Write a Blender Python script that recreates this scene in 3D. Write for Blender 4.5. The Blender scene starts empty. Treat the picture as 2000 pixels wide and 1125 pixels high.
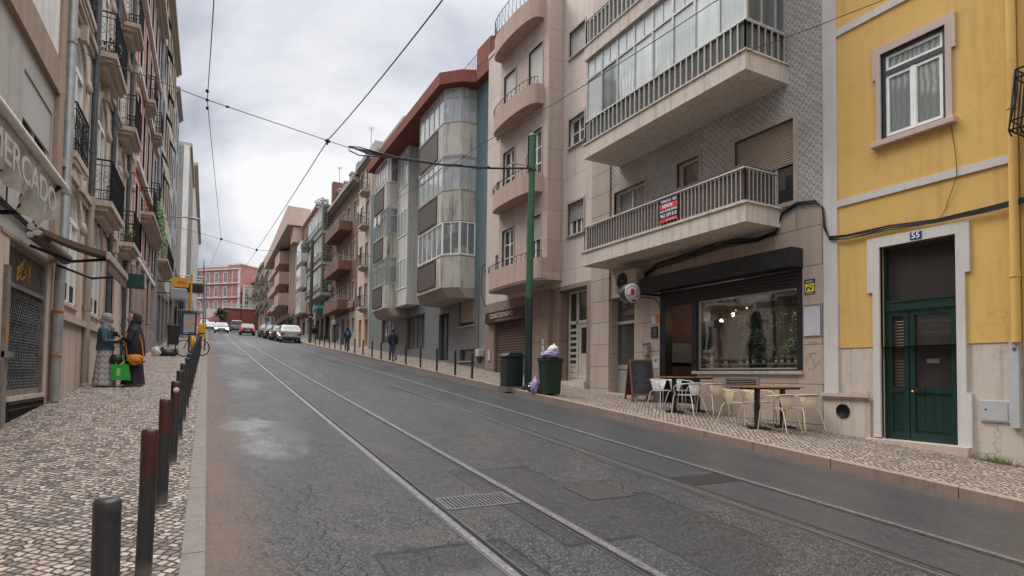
import bpy, bmesh, math, random
from mathutils import Vector, Matrix, noise
rnd = random.Random(7)
SC = bpy.context.scene
COL = SC.collection
R = math.radians
SLOPE = 0.0763
def gz(y): return SLOPE * y

# ------------------------------------------------------------------ camera
cam_d = bpy.data.cameras.new('camera')
cam = bpy.data.objects.new('camera', cam_d); COL.objects.link(cam)
FPX, YAW, PITCH, ROLL, SHY = 1138.19, .4828, .036, .0126, 129.41
fwd = Vector((math.sin(YAW) * math.cos(PITCH), math.cos(YAW) * math.cos(PITCH), math.sin(PITCH)))
rt = Vector((math.cos(YAW), -math.sin(YAW), 0)); up = rt.cross(fwd)
r2 = rt * math.cos(ROLL) + up * math.sin(ROLL); u2 = -rt * math.sin(ROLL) + up * math.cos(ROLL)
cam.matrix_world = Matrix(((r2.x, u2.x, -fwd.x, 0), (r2.y, u2.y, -fwd.y, 0), (r2.z, u2.z, -fwd.z, 1.575), (0, 0, 0, 1)))
cam_d.sensor_width = 36; cam_d.lens = FPX / 2000 * 36
cam_d.shift_y = SHY / 2000
cam_d.clip_start = .05; cam_d.clip_end = 3000
SC.camera = cam
SC.render.resolution_x = 1024; SC.render.resolution_y = 576
SC.view_settings.view_transform = 'Standard'; SC.view_settings.look = 'None'
SC.view_settings.gamma = 1; SC.view_settings.exposure = EXPOSURE = 0.56

# ------------------------------------------------------------------ world: overcast sky with broken cloud
W = bpy.data.worlds.new('World'); SC.world = W; W.use_nodes = True
nt = W.node_tree; N = nt.nodes; L = nt.links; N.clear()
def wn(t, **k):
    n = N.new(t)
    for a, b in k.items(): setattr(n, a, b)
    return n
out = wn('ShaderNodeOutputWorld'); bg = wn('ShaderNodeBackground'); L.new(bg.outputs[0], out.inputs[0])
SUN_EL, SUN_AZ = R(52), R(-35)
sky = wn('ShaderNodeTexSky', sky_type='NISHITA', sun_disc=False, sun_elevation=SUN_EL, sun_rotation=SUN_AZ, dust_density=3.0, air_density=1.0)
tc = wn('ShaderNodeTexCoord'); sep = wn('ShaderNodeSeparateXYZ'); L.new(tc.outputs['Generated'], sep.inputs[0])
def wm(op, a, b=None, c=None):
    n = wn('ShaderNodeMath', operation=op)
    for i, v in enumerate((a, b, c)):
        if v is None: continue
        if isinstance(v, (int, float)): n.inputs[i].default_value = v
        else: L.new(v, n.inputs[i])
    return n.outputs[0]
zz = wm('ADD', wm('MAXIMUM', sep.outputs[2], 0.0), .22)
cx = wm('DIVIDE', sep.outputs[0], zz); cy = wm('DIVIDE', sep.outputs[1], zz)
cmb = wn('ShaderNodeCombineXYZ'); L.new(cx, cmb.inputs[0]); L.new(cy, cmb.inputs[1])
n1 = wn('ShaderNodeTexNoise'); n1.inputs['Scale'].default_value = 1.1; n1.inputs['Detail'].default_value = 7; n1.inputs['Roughness'].default_value = .52; n1.inputs['Distortion'].default_value = .35
mp = wn('ShaderNodeMapping'); mp.inputs['Location'].default_value = (20.3, 9.1, 0); mp.inputs['Scale'].default_value = (.8, .5, 1)
L.new(cmb.outputs[0], mp.inputs[0]); L.new(mp.outputs[0], n1.inputs['Vector'])
cr = wn('ShaderNodeValToRGB'); L.new(n1.outputs['Fac'], cr.inputs[0])
cr.color_ramp.elements[0].position = .43; cr.color_ramp.elements[0].color = (.63, .63, .632, 1)
cr.color_ramp.elements[1].position = .57; cr.color_ramp.elements[1].color = (.25, .265, .315, 1)
e = cr.color_ramp.elements.new(.50); e.color = (.46, .47, .51, 1)
hi = wn('ShaderNodeMapRange', interpolation_type='SMOOTHSTEP'); hi.inputs[1].default_value = .50; hi.inputs[2].default_value = .95; hi.inputs[3].default_value = 1.0; hi.inputs[4].default_value = 5.0
L.new(sep.outputs[2], hi.inputs[0])
mul = wn('ShaderNodeVectorMath', operation='SCALE'); L.new(cr.outputs[0], mul.inputs[0]); L.new(hi.outputs[0], mul.inputs['Scale'])
skm = wn('ShaderNodeVectorMath', operation='SCALE'); L.new(sky.outputs[0], skm.inputs[0]); skm.inputs['Scale'].default_value = .006
add = wn('ShaderNodeVectorMath', operation='ADD'); L.new(mul.outputs[0], add.inputs[0]); L.new(skm.outputs[0], add.inputs[1])
sc10 = wn('ShaderNodeVectorMath', operation='SCALE'); L.new(add.outputs[0], sc10.inputs[0]); sc10.inputs['Scale'].default_value = 10.0
L.new(sc10.outputs[0], bg.inputs[0]); bg.inputs[1].default_value = .1
sun_d = bpy.data.lights.new('sun', 'SUN'); sun_d.energy = 1.4; sun_d.angle = R(22); sun_d.color = (1, .95, .88)
sun = bpy.data.objects.new('sun', sun_d); COL.objects.link(sun)
sdir = Vector((math.sin(SUN_AZ) * math.cos(SUN_EL), math.cos(SUN_AZ) * math.cos(SUN_EL), math.sin(SUN_EL)))
sun.rotation_euler = sdir.to_track_quat('Z', 'Y').to_euler(); sun.location = (-20, -20, 60)

# ------------------------------------------------------------------ materials
MATS = {}
class NB:
    def __init__(s, name):
        s.m = bpy.data.materials.new(name); s.m.use_nodes = True
        s.t = s.m.node_tree; s.n = s.t.nodes; s.l = s.t.links
        s.b = s.n['Principled BSDF']; s.out = s.n['Material Output']
        s.geo = s.n.new('ShaderNodeNewGeometry')
    def new(s, t, **k):
        n = s.n.new(t)
        for a, b in k.items(): setattr(n, a, b)
        return n
    def put(s, sock, v):
        if v is None: return
        if hasattr(v, 'node'): s.l.new(v, sock)
        elif isinstance(v, (tuple, list)) and len(v) == 3 and sock.type == 'RGBA': sock.default_value = (*v, 1)
        else: sock.default_value = v
    def math(s, op, a, b=None, c=None, clamp=False):
        n = s.new('ShaderNodeMath', operation=op, use_clamp=clamp)
        for i, v in enumerate((a, b, c)): s.put(n.inputs[i], v)
        return n.outputs[0]
    def vm(s, op, a, b=None):
        n = s.new('ShaderNodeVectorMath', operation=op); s.put(n.inputs[0], a); s.put(n.inputs[1], b); return n.outputs[0]
    def mapping(s, v, scale=(1, 1, 1), rot=(0, 0, 0), loc=(0, 0, 0)):
        n = s.new('ShaderNodeMapping'); s.l.new(v, n.inputs[0]); n.inputs['Scale'].default_value = scale; n.inputs['Rotation'].default_value = rot; n.inputs['Location'].default_value = loc
        return n.outputs[0]
    def noise(s, v, scale, det=4, rough=.5, dist=0):
        n = s.new('ShaderNodeTexNoise'); s.put(n.inputs['Vector'], v); n.inputs['Scale'].default_value = scale; n.inputs['Detail'].default_value = det
        n.inputs['Roughness'].default_value = rough; n.inputs['Distortion'].default_value = dist; return n.outputs['Fac']
    def ramp(s, f, stops):
        n = s.new('ShaderNodeValToRGB'); s.put(n.inputs[0], f); cr = n.color_ramp
        while len(cr.elements) < len(stops): cr.elements.new(.5)
        for e, (p, c) in zip(cr.elements, stops):
            e.position = p; e.color = (c, c, c, 1) if isinstance(c, (int, float)) else (*c, 1)
        return n.outputs[0]
    def mix(s, f, a, b, blend='MIX'):
        n = s.new('ShaderNodeMix', data_type='RGBA', blend_type=blend); s.put(n.inputs[0], f); s.put(n.inputs[6], a); s.put(n.inputs[7], b); return n.outputs[2]
    def bump(s, h, strength=.3, dist=.01):
        n = s.new('ShaderNodeBump'); n.inputs['Strength'].default_value = strength; n.inputs['Distance'].default_value = dist
        s.put(n.inputs['Height'], h); s.l.new(n.outputs[0], s.b.inputs['Normal']); return n
    def yz(s):   # world position as facade coordinates (along the street, up)
        sp = s.new('ShaderNodeSeparateXYZ'); s.l.new(s.geo.outputs['Position'], sp.inputs[0])
        c = s.new('ShaderNodeCombineXYZ'); s.l.new(s.math('ADD', sp.outputs[1], sp.outputs[0]), c.inputs[0]); s.l.new(sp.outputs[2], c.inputs[1]); return c.outputs[0]
def flat(name, col, rough=.6, metal=0, spec=.5, var=.12, vs=6, bump=0, coat=0):
    if name in MATS: return MATS[name]
    b = NB(name); tcn = b.new('ShaderNodeTexCoord')
    f = b.noise(tcn.outputs['Object'], vs, 5, .6)
    lo = tuple(c * (1 - var) for c in col); hi_ = tuple(min(1, c * (1 + var)) for c in col)
    b.l.new(b.ramp(f, [(.3, lo), (.7, hi_)]), b.b.inputs['Base Color'])
    b.b.inputs['Roughness'].default_value = rough; b.b.inputs['Metallic'].default_value = metal; b.b.inputs['Specular IOR Level'].default_value = spec
    if coat: b.b.inputs['Coat Weight'].default_value = coat
    if bump: b.bump(f, bump, .01)
    MATS[name] = b.m; return b.m
def worn(name, col, chip, dust=(.20, .16, .13), rough=.42, coat=.2):
    """street-furniture paint: fine scratches, chips to bare metal, road dust at the foot"""
    if name in MATS: return MATS[name]
    b = NB(name); tcn = b.new('ShaderNodeTexCoord'); O = tcn.outputs['Object']; P = b.geo.outputs['Position']; sp = b.new('ShaderNodeSeparateXYZ'); b.l.new(O, sp.inputs[0])
    c = b.mix(b.ramp(b.noise(P, 9, 6, .65), [(.35, 0), (.7, .55)]), col, tuple(x * 1.9 + .006 for x in col))
    c = b.mix(b.ramp(b.noise(b.mapping(P, (1, 1, 2.5)), 22, 5, .75), [(.66, 0), (.69, .8)]), c, chip)
    c = b.mix(b.ramp(b.noise(b.mapping(P, (6, 6, .8)), 5, 5, .7), [(.60, 0), (.66, .35)]), c, chip)
    dz = b.math('ADD', sp.outputs[2], b.math('MULTIPLY', b.noise(P, 25, 4), .12)); c = b.mix(b.ramp(dz, [(.03, .75), (.17, 0)]), c, dust)
    b.l.new(c, b.b.inputs['Base Color']); b.l.new(b.ramp(b.noise(P, 14, 5, .7), [(.3, rough - .1), (.7, rough + .25)]), b.b.inputs['Roughness']); b.b.inputs['Coat Weight'].default_value = coat
    b.bump(b.noise(P, 30, 4, .6), .15, .004); MATS[name] = b.m; return b.m
def plaster(name, col, stain=.25, stain_col=(.08, .07, .06), rough=.9, sscale=1.0, bump=.15, grain=40, streak=.5, cracks=0, patches=0):
    """painted render: mottling, rain streaks and grime with their own shape"""
    if name in MATS: return MATS[name]
    b = NB(name); P = b.geo.outputs['Position']
    big = b.noise(P, .7 * sscale, 6, .6); fine = b.noise(P, grain, 3, .6)
    st = b.noise(b.mapping(P, (3.2, 3.2, .22)), 1.6 * sscale, 6, .65)
    c = b.mix(b.ramp(big, [(.35, 0), (.7, .5)]), col, tuple(x * .78 for x in col))
    c = b.mix(b.ramp(fine, [(.3, .0), (.75, .22)]), c, tuple(min(1, x * 1.18) for x in col))
    m1 = b.math('MULTIPLY', b.ramp(st, [(.5, 0), (.74, 1)]), stain * (0.6 + streak))
    c = b.mix(m1, c, stain_col)
    dirt = b.noise(P, 2.6 * sscale, 8, .7)
    c = b.mix(b.math('MULTIPLY', b.ramp(dirt, [(.56, 0), (.72, 1)]), stain * .8), c, stain_col)
    if patches:   # repainted rectangles and hand-sized repairs, a slightly different tone
        pv = b.new('ShaderNodeTexVoronoi', distance='CHEBYCHEV'); b.l.new(b.mapping(P, (1, .9, 1.1)), pv.inputs['Vector']); pv.inputs['Scale'].default_value = .9
        ps = b.new('ShaderNodeSeparateColor'); b.l.new(pv.outputs['Color'], ps.inputs[0])
        pm = b.math('MULTIPLY', b.ramp(ps.outputs[0], [(.55, 0), (.57, 1)]), b.ramp(b.math('ADD', pv.outputs['Distance'], b.math('MULTIPLY', fine, .02)), [(.30, 1), (.31, 0)])); c = b.mix(b.math('MULTIPLY', pm, patches), c, tuple(x * .72 for x in col))
    if cracks:
        cn = b.new('ShaderNodeTexNoise'); b.l.new(P, cn.inputs['Vector']); cn.inputs['Scale'].default_value = 2.5; cn.inputs['Detail'].default_value = 6
        cv = b.new('ShaderNodeTexVoronoi', feature='DISTANCE_TO_EDGE'); b.l.new(b.vm('ADD', P, b.vm('MULTIPLY', b.vm('SUBTRACT', cn.outputs['Color'], (.5, .5, .5)), (.5, .5, .5))), cv.inputs['Vector']); cv.inputs['Scale'].default_value = .7
        cm = b.math('MULTIPLY', b.ramp(cv.outputs['Distance'], [(0, 1), (.006, 0)]), b.ramp(b.noise(P, .8, 2), [(.50, 0), (.56, 1)])); c = b.mix(b.math('MULTIPLY', cm, cracks), c, tuple(x * .3 for x in col))
    b.l.new(c, b.b.inputs['Base Color']); b.b.inputs['Roughness'].default_value = rough
    b.b.inputs['Specular IOR Level'].default_value = .25
    b.bump(b.math('ADD', fine, b.math('MULTIPLY', big, 2)), bump, .008)
    MATS[name] = b.m; return b.m
def stone(name, col, col2, bw=.9, bh=.55, mortar=.008, stain=.3, rough=.55, veins=0, offset=.5, mcol=(.05, .045, .04), bump=.3):
    """cladding in slabs with dark joints"""
    if name in MATS: return MATS[name]
    b = NB(name); P = b.geo.outputs['Position']
    br = b.new('ShaderNodeTexBrick'); b.l.new(b.yz(), br.inputs['Vector']); br.offset = offset
    for k, v in (('Scale', 1), ('Mortar Size', mortar), ('Mortar Smooth', .1), ('Bias', 0), ('Brick Width', bw), ('Row Height', bh)): br.inputs[k].default_value = v
    br.inputs['Color1'].default_value = (*col, 1); br.inputs['Color2'].default_value = (*col2, 1); br.inputs['Mortar'].default_value = (*mcol, 1)
    f = b.noise(P, 9, 8, .7); st = b.noise(b.mapping(P, (3, 3, .3)), 1.5, 6, .6)
    c = b.mix(b.ramp(f, [(.3, 0), (.75, .35)]), br.outputs['Color'], tuple(x * .6 for x in col))
    if veins:
        v = b.noise(b.mapping(P, (1, 1.4, 2.6), (0.6, .3, .2)), 3.0, 9, .72, 2.2)
        c = b.mix(b.math('MULTIPLY', b.ramp(v, [(.44, 0), (.5, 1), (.56, 0)]), veins), c, tuple(min(1, x * 2.1) for x in col))
    c = b.mix(b.math('MULTIPLY', b.ramp(st, [(.5, 0), (.75, 1)]), stain), c, (.07, .06, .05))
    b.l.new(c, b.b.inputs['Base Color']); b.b.inputs['Roughness'].default_value = rough
    h = b.math('ADD', b.math('MULTIPLY', br.outputs['Fac'], -1), b.math('MULTIPLY', f, .25)); b.bump(h, bump, .006)
    MATS[name] = b.m; return b.m
def lines(name, col, dark, pitch, axis='z', rough=.5, duty=.25, metal=0, bump=.5):
    """parallel slats: roller shutters, ribbed sheet"""
    if name in MATS: return MATS[name]
    b = NB(name); sp = b.new('ShaderNodeSeparateXYZ'); b.l.new(b.geo.outputs['Position'], sp.inputs[0])
    if axis == 'z': s_ = sp.outputs[2]
    else: s_ = b.math('ADD', sp.outputs[0], sp.outputs[1])
    fr = b.math('FRACT', b.math('DIVIDE', s_, pitch)); h = b.math('PINGPONG', fr, .5)
    nz = b.noise(b.geo.outputs['Position'], 4, 5, .6)
    c = b.mix(b.ramp(h, [(0, 1), (duty, 0)]), col, dark); c = b.mix(b.ramp(nz, [(.4, 0), (.8, .35)]), c, tuple(x * .6 for x in col))
    b.l.new(c, b.b.inputs['Base Color']); b.b.inputs['Roughness'].default_value = rough; b.b.inputs['Metallic'].default_value = metal
    b.bump(b.ramp(h, [(0, 0), (duty, .8), (.5, 1)]), bump, pitch * .3)
    MATS[name] = b.m; return b.m
def glass_dark(name, col=(.02, .024, .028), stripe=None, pitch=.09, rough=.03, wav=.06):
    """window pane seen as a dark or curtained reflecting surface"""
    if name in MATS: return MATS[name]
    b = NB(name); P = b.geo.outputs['Position']
    if stripe:
        sp = b.new('ShaderNodeSeparateXYZ'); b.l.new(P, sp.inputs[0])
        t = b.math('ADD', b.math('ADD', sp.outputs[0], sp.outputs[1]), b.math('MULTIPLY', b.noise(P, 3, 2), .15))
        h = b.math('PINGPONG', b.math('FRACT', b.math('DIVIDE', t, pitch)), .5)
        c = b.mix(b.ramp(h, [(0, 0), (.5, 1)]), col, stripe)
        c = b.mix(b.ramp(b.noise(P, 1.1, 2), [(.42, 0), (.5, .8)]), c, col)
    else:
        c = b.mix(b.ramp(b.noise(P, 1.3, 4), [(.35, 0), (.7, 1)]), col, tuple(x * 2.2 for x in col))
    b.l.new(c, b.b.inputs['Base Color']); b.b.inputs['Roughness'].default_value = .35; b.b.inputs['Specular IOR Level'].default_value = .3
    b.b.inputs['Coat Weight'].default_value = 1; b.b.inputs['Coat Roughness'].default_value = rough; b.b.inputs['Coat IOR'].default_value = 1.7
    nb = b.new('ShaderNodeBump'); nb.inputs['Strength'].default_value = wav; nb.inputs['Distance'].default_value = .05; b.l.new(b.noise(P, 1.6, 2), nb.inputs['Height'])
    b.l.new(nb.outputs[0], b.b.inputs['Coat Normal'])
    MATS[name] = b.m; return b.m
def glass_clear(name, tint=(.75, .8, .78), refl=1.0):
    if name in MATS: return MATS[name]
    b = NB(name); b.n.remove(b.b)
    tr = b.new('ShaderNodeBsdfTransparent'); tr.inputs[0].default_value = (*tint, 1)
    gl = b.new('ShaderNodeBsdfGlossy'); gl.inputs['Roughness'].default_value = .02; gl.inputs[0].default_value = (.95, .97, 1, 1)
    fr = b.new('ShaderNodeFresnel'); fr.inputs[0].default_value = 1.6
    nb = b.new('ShaderNodeBump'); nb.inputs['Strength'].default_value = .05; nb.inputs['Distance'].default_value = .05; b.l.new(b.noise(b.geo.outputs['Position'], 1.5, 2), nb.inputs['Height']); b.l.new(nb.outputs[0], gl.inputs['Normal'])
    ms = b.new('ShaderNodeMixShader'); b.l.new(b.math('MULTIPLY', fr.outputs[0], refl, clamp=True), ms.inputs[0]); b.l.new(tr.outputs[0], ms.inputs[1]); b.l.new(gl.outputs[0], ms.inputs[2])
    b.l.new(ms.outputs[0], b.out.inputs[0]); MATS[name] = b.m; return b.m
def emit(name, col, strength):
    if name in MATS: return MATS[name]
    b = NB(name); b.b.inputs['Base Color'].default_value = (*col, 1); b.b.inputs['Emission Color'].default_value = (*col, 1); b.b.inputs['Emission Strength'].default_value = strength
    MATS[name] = b.m; return b.m
def cobbles(name, stops, scale, rot, rnds=.45, joint=.07, jcol=(.060, .048, .040), stain=.4, stretch=(1, 1, 1), rough=.6, patches=True):
    """small limestone setts laid by hand: every stone its own tone, sunk dark joints"""
    b = NB(name); P = b.geo.outputs['Position']
    wob = b.new('ShaderNodeTexNoise'); b.l.new(P, wob.inputs['Vector']); wob.inputs['Scale'].default_value = 2.2; wob.inputs['Detail'].default_value = 2
    off = b.vm('MULTIPLY', b.vm('SUBTRACT', wob.outputs['Color'], (.5, .5, .5)), (.10, .10, 0))
    V = b.mapping(b.vm('MULTIPLY', b.vm('ADD', P, off), (1, 1, 0)), (scale * stretch[0], scale * stretch[1], 1), (0, 0, rot))
    v1 = b.new('ShaderNodeTexVoronoi', voronoi_dimensions='2D'); b.l.new(V, v1.inputs['Vector']); v1.inputs['Scale'].default_value = 1; v1.inputs['Randomness'].default_value = rnds
    v2 = b.new('ShaderNodeTexVoronoi', voronoi_dimensions='2D', feature='DISTANCE_TO_EDGE'); b.l.new(V, v2.inputs['Vector']); v2.inputs['Scale'].default_value = 1; v2.inputs['Randomness'].default_value = rnds
    sp = b.new('ShaderNodeSeparateColor'); b.l.new(v1.outputs['Color'], sp.inputs[0])
    tone = b.ramp(sp.outputs[0], stops)
    tone = b.mix(b.math('MULTIPLY', sp.outputs[1], .35), tone, (.16, .12, .10))
    big = b.noise(P, 1.3, 5, .6)
    tone = b.mix(b.math('MULTIPLY', b.ramp(big, [(.42, 0), (.75, 1)]), stain), tone, (.10, .085, .075))
    tone = b.mix(b.math('MULTIPLY', b.ramp(b.noise(P, 60, 3), [(.4, 0), (.8, 1)]), .25), tone, (.09, .08, .07))
    dd = b.math('SUBTRACT', v2.outputs['Distance'], b.math('MULTIPLY', b.ramp(b.noise(P, 5, 5, .7), [(.45, 0), (.8, 1)]), joint * 1.6))
    j = b.ramp(dd, [(0, 0), (joint, 0), (joint * 2.2, 1)])
    b.l.new(b.mix(j, jcol, tone), b.b.inputs['Base Color'])
    b.l.new(b.ramp(b.math('ADD', sp.outputs[2], big), [(.5, rough - .2), (1.3, rough + .15)]), b.b.inputs['Roughness'])
    h = b.math('ADD', b.math('ADD', b.ramp(dd, [(0, 0), (joint * 3.5, 1)]), b.math('MULTIPLY', sp.outputs[2], .6)), b.math('MULTIPLY', b.noise(P, 3, 3), 2.0))
    b.bump(h, .9, .016); MATS[name] = b.m; return b.m

# ------------------------------------------------------------------ mesh helpers
class Fr:
    """a facade frame: u along the wall, d out of it, z up"""
    def __init__(s, o, u, n): s.o = Vector(o); s.u = Vector(u); s.n = Vector(n)
    def p(s, u, d, z): q = s.o + s.u * u + s.n * d; return Vector((q.x, q.y, q.z + z))
def FR(x): return Fr((x, 0, 0), (0, 1, 0), (-1, 0, 0))
def FL(x): return Fr((x, 0, 0), (0, 1, 0), (1, 0, 0))
def FE(y): return Fr((0, y, 0), (1, 0, 0), (0, -1, 0))
def FAB(a, b):
    """frame along the line a->b (xy), outward = left of travel"""
    d = Vector((b[0] - a[0], b[1] - a[1], 0)); l = d.length; d /= l
    return Fr((a[0], a[1], 0), d, (-d.y, d.x, 0)), l
WF = Fr((0, 0, 0), (1, 0, 0), (0, 1, 0))
def root_of(o):
    M = Matrix.Identity(4)
    while o is not None: M = Matrix.LocRotScale(o.location, o.rotation_euler, None) @ M; o = o.parent
    return M
def link(name, me, parent=None):
    o = bpy.data.objects.new(name, me); COL.objects.link(o)
    if parent is not None: o.parent = parent
    return o
def thing(name, label, cat, loc=(0, 0, 0), rz=0, group=None):
    o = bpy.data.objects.new(name, None); COL.objects.link(o); o.location = loc; o.rotation_euler = (0, 0, rz); o.empty_display_size = .2
    o['label'] = label; o['category'] = cat
    if group: o['group'] = group
    return o
def tag(o, label, cat, group=None):
    o['label'] = label; o['category'] = cat
    if group: o['group'] = group
    return o
class MB:
    def __init__(s): s.v = []; s.f = []; s.sm = []
    def add(s, vs, fs, smooth=False):
        k = len(s.v); s.v += [Vector(v) for v in vs]; s.f += [tuple(i + k for i in f) for f in fs]; s.sm += [smooth] * len(fs); return s
    def box(s, fr, u0, u1, d0, d1, z0, z1):
        P = [fr.p(u, d, z) for z in (z0, z1) for d in (d0, d1) for u in (u0, u1)]
        return s.add(P, [(0, 1, 3, 2), (4, 6, 7, 5), (0, 4, 5, 1), (2, 3, 7, 6), (0, 2, 6, 4), (1, 5, 7, 3)])
    def bx(s, x0, x1, y0, y1, z0, z1): return s.box(WF, x0, x1, y0, y1, z0, z1)
    def quad(s, *p): return s.add(p, [tuple(range(len(p)))])
    def prism(s, pts, z0, z1, smooth=False):
        n = len(pts); f0 = z0 if callable(z0) else (lambda p: z0); f1 = z1 if callable(z1) else (lambda p: z1)
        P = [(p[0], p[1], f0(p)) for p in pts] + [(p[0], p[1], f1(p)) for p in pts]
        s.add(P, [tuple(range(n))[::-1], tuple(range(n, 2 * n))]); s.add(P, [(i, (i + 1) % n, (i + 1) % n + n, i + n) for i in range(n)], smooth); return s
    def fprism(s, fr, pts, d0, d1):
        """polygon in the facade plane (u,z) extruded from d0 to d1"""
        n = len(pts); P = [fr.p(u, d0, z) for u, z in pts] + [fr.p(u, d1, z) for u, z in pts]
        return s.add(P, [tuple(range(n)), tuple(range(n, 2 * n))[::-1]] + [(i, (i + 1) % n, (i + 1) % n + n, i + n) for i in range(n)])
    def tube(s, pts, r, n=6, caps=True, smooth=True, ry=None):
        pts = [Vector(p) for p in pts]; m = len(pts); rr = r if isinstance(r, (list, tuple)) else [r] * m; V = []
        prev = None
        for i, p in enumerate(pts):
            t = (pts[min(i + 1, m - 1)] - pts[max(i - 1, 0)]).normalized()
            if prev is None: a = t.cross(Vector((0, 0, 1)) if abs(t.z) < .9 else Vector((1, 0, 0))).normalized()
            else: a = (prev - t * prev.dot(t)).normalized()
            prev = a; b_ = t.cross(a)
            for k in range(n):
                w = 2 * math.pi * k / n; V.append(p + a * math.cos(w) * rr[i] + b_ * math.sin(w) * (rr[i] if ry is None else rr[i] * ry))
        F = [(i * n + k, i * n + (k + 1) % n, (i + 1) * n + (k + 1) % n, (i + 1) * n + k) for i in range(m - 1) for k in range(n)]
        s.add(V, F, smooth)
        if caps: s.add(V[:n], [tuple(range(n))[::-1]]); s.add(V[-n:], [tuple(range(n))])
        return s
    def lathe(s, c, prof, n=16, smooth=True, ax=None):
        c = Vector(c); a = Vector(ax or (0, 0, 1)).normalized(); u = a.cross(Vector((1, 0, 0)) if abs(a.x) < .9 else Vector((0, 1, 0))).normalized(); w = a.cross(u)
        V = [c + a * z + (u * math.cos(2 * math.pi * k / n) + w * math.sin(2 * math.pi * k / n)) * r for r, z in prof for k in range(n)]
        m = len(prof); s.add(V, [(i * n + k, i * n + (k + 1) % n, (i + 1) * n + (k + 1) % n, (i + 1) * n + k) for i in range(m - 1) for k in range(n)], smooth)
        s.add(V[:n], [tuple(range(n))[::-1]]); s.add(V[-n:], [tuple(range(n))]); return s
    def loft(s, rings, smooth=True, caps=True):
        """rings: list of (centre, (ax, ay), up-axis rotation 0) -> elliptical rings with given half axes, rings = [(c, ax, ay)] horizontal"""
        n = 18; V = []
        for c, ax, ay in rings:
            for k in range(n):
                w = 2 * math.pi * k / n; V.append(Vector(c) + Vector((ax * math.cos(w), ay * math.sin(w), 0)))
        m = len(rings); s.add(V, [(i * n + k, i * n + (k + 1) % n, (i + 1) * n + (k + 1) % n, (i + 1) * n + k) for i in range(m - 1) for k in range(n)], smooth)
        if caps: s.add(V[:n], [tuple(range(n))[::-1]]); s.add(V[-n:], [tuple(range(n))])
        return s
    def ball(s, c, rx, ry, rz, n=12, m=8, jit=0, fr=3.0, seed=0):
        V = []; c = Vector(c)
        for i in range(m + 1):
            th = math.pi * i / m
            for k in range(n):
                ph = 2 * math.pi * k / n; d = Vector((math.sin(th) * math.cos(ph), math.sin(th) * math.sin(ph), math.cos(th)))
                q = 1 + (noise.noise(d * fr + Vector((seed, 0, 0))) * jit if jit else 0)
                V.append(c + Vector((d.x * rx, d.y * ry, d.z * rz)) * q)
        s.add(V, [(i * n + k, i * n + (k + 1) % n, (i + 1) * n + (k + 1) % n, (i + 1) * n + k) for i in range(m) for k in range(n)], True); return s
    def build(s, name, m, parent=None, loc=None, bevel=0, fix=True, weld=0):
        inv = root_of(parent).inverted() if parent is not None else Matrix.Identity(4)
        if loc is not None: inv = Matrix.Translation(Vector(loc)).inverted()
        me = bpy.data.meshes.new(name); me.from_pydata([inv @ v for v in s.v], [], s.f)
        me.polygons.foreach_set('use_smooth', s.sm)
        if fix or weld:
            bm = bmesh.new(); bm.from_mesh(me)
            if weld: bmesh.ops.remove_doubles(bm, verts=bm.verts, dist=weld)
            bmesh.ops.recalc_face_normals(bm, faces=bm.faces); bm.to_mesh(me); bm.free()
        if m is not None: me.materials.append(m)
        me.update(); o = link(name, me, parent)
        if loc is not None: o.location = loc
        if bevel:
            md = o.modifiers.new('bevel', 'BEVEL'); md.width = bevel; md.segments = 2; md.limit_method = 'ANGLE'; md.harden_normals = False
        return o
def apply_mods(o):
    dg = bpy.context.evaluated_depsgraph_get(); dg.update(); me = bpy.data.meshes.new_from_object(o.evaluated_get(dg)); mats = list(o.data.materials)
    o.modifiers.clear(); o.data = me
    if not me.materials:
        for m in mats: me.materials.append(m)
    return o
def remesh(o, vox, sm=2):
    md = o.modifiers.new('r', 'REMESH'); md.mode = 'VOXEL'; md.voxel_size = vox; md.use_smooth_shade = True
    if sm: m2 = o.modifiers.new('s', 'SMOOTH'); m2.iterations = sm; m2.factor = .5
    return apply_mods(o)
FONTC = {}
def text(name, body, size, origin, udir, ndir, m, parent, depth=.004, align='CENTER', shear=0, squash=1.0):
    """raised lettering: origin = centre of line, udir = reading direction, ndir = towards the reader"""
    cu = bpy.data.curves.new(name, 'FONT'); cu.body = body; cu.size = size; cu.extrude = depth; cu.align_x = align; cu.align_y = 'CENTER'; cu.shear = shear; cu.offset = size * .012
    o = bpy.data.objects.new(name, cu); COL.objects.link(o); dg = bpy.context.evaluated_depsgraph_get(); dg.update()
    me = bpy.data.meshes.new_from_object(o.evaluated_get(dg)); bpy.data.objects.remove(o)
    u = Vector(udir).normalized(); n = Vector(ndir).normalized(); w = n.cross(u)
    M = Matrix(((u.x * squash, w.x, n.x, origin[0]), (u.y * squash, w.y, n.y, origin[1]), (u.z * squash, w.z, n.z, origin[2]), (0, 0, 0, 1)))
    me.transform(root_of(parent).inverted() @ M if parent else M); me.materials.clear(); me.materials.append(m)
    return link(name, me, parent)
def copy_tree(o, parent=None):
    c = o.copy(); COL.objects.link(c)
    if parent is not None: c.parent = parent
    for ch in list(o.children): copy_tree(ch, c)
    return c
def leafmat(name, c1, c2):
    if name in MATS: return MATS[name]
    b = NB(name); oi = b.noise(b.geo.outputs['Position'], 14, 3); b.l.new(b.ramp(oi, [(.35, c1), (.65, c2)]), b.b.inputs['Base Color']); b.b.inputs['Roughness'].default_value = .55
    MATS[name] = b.m; return b.m
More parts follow.
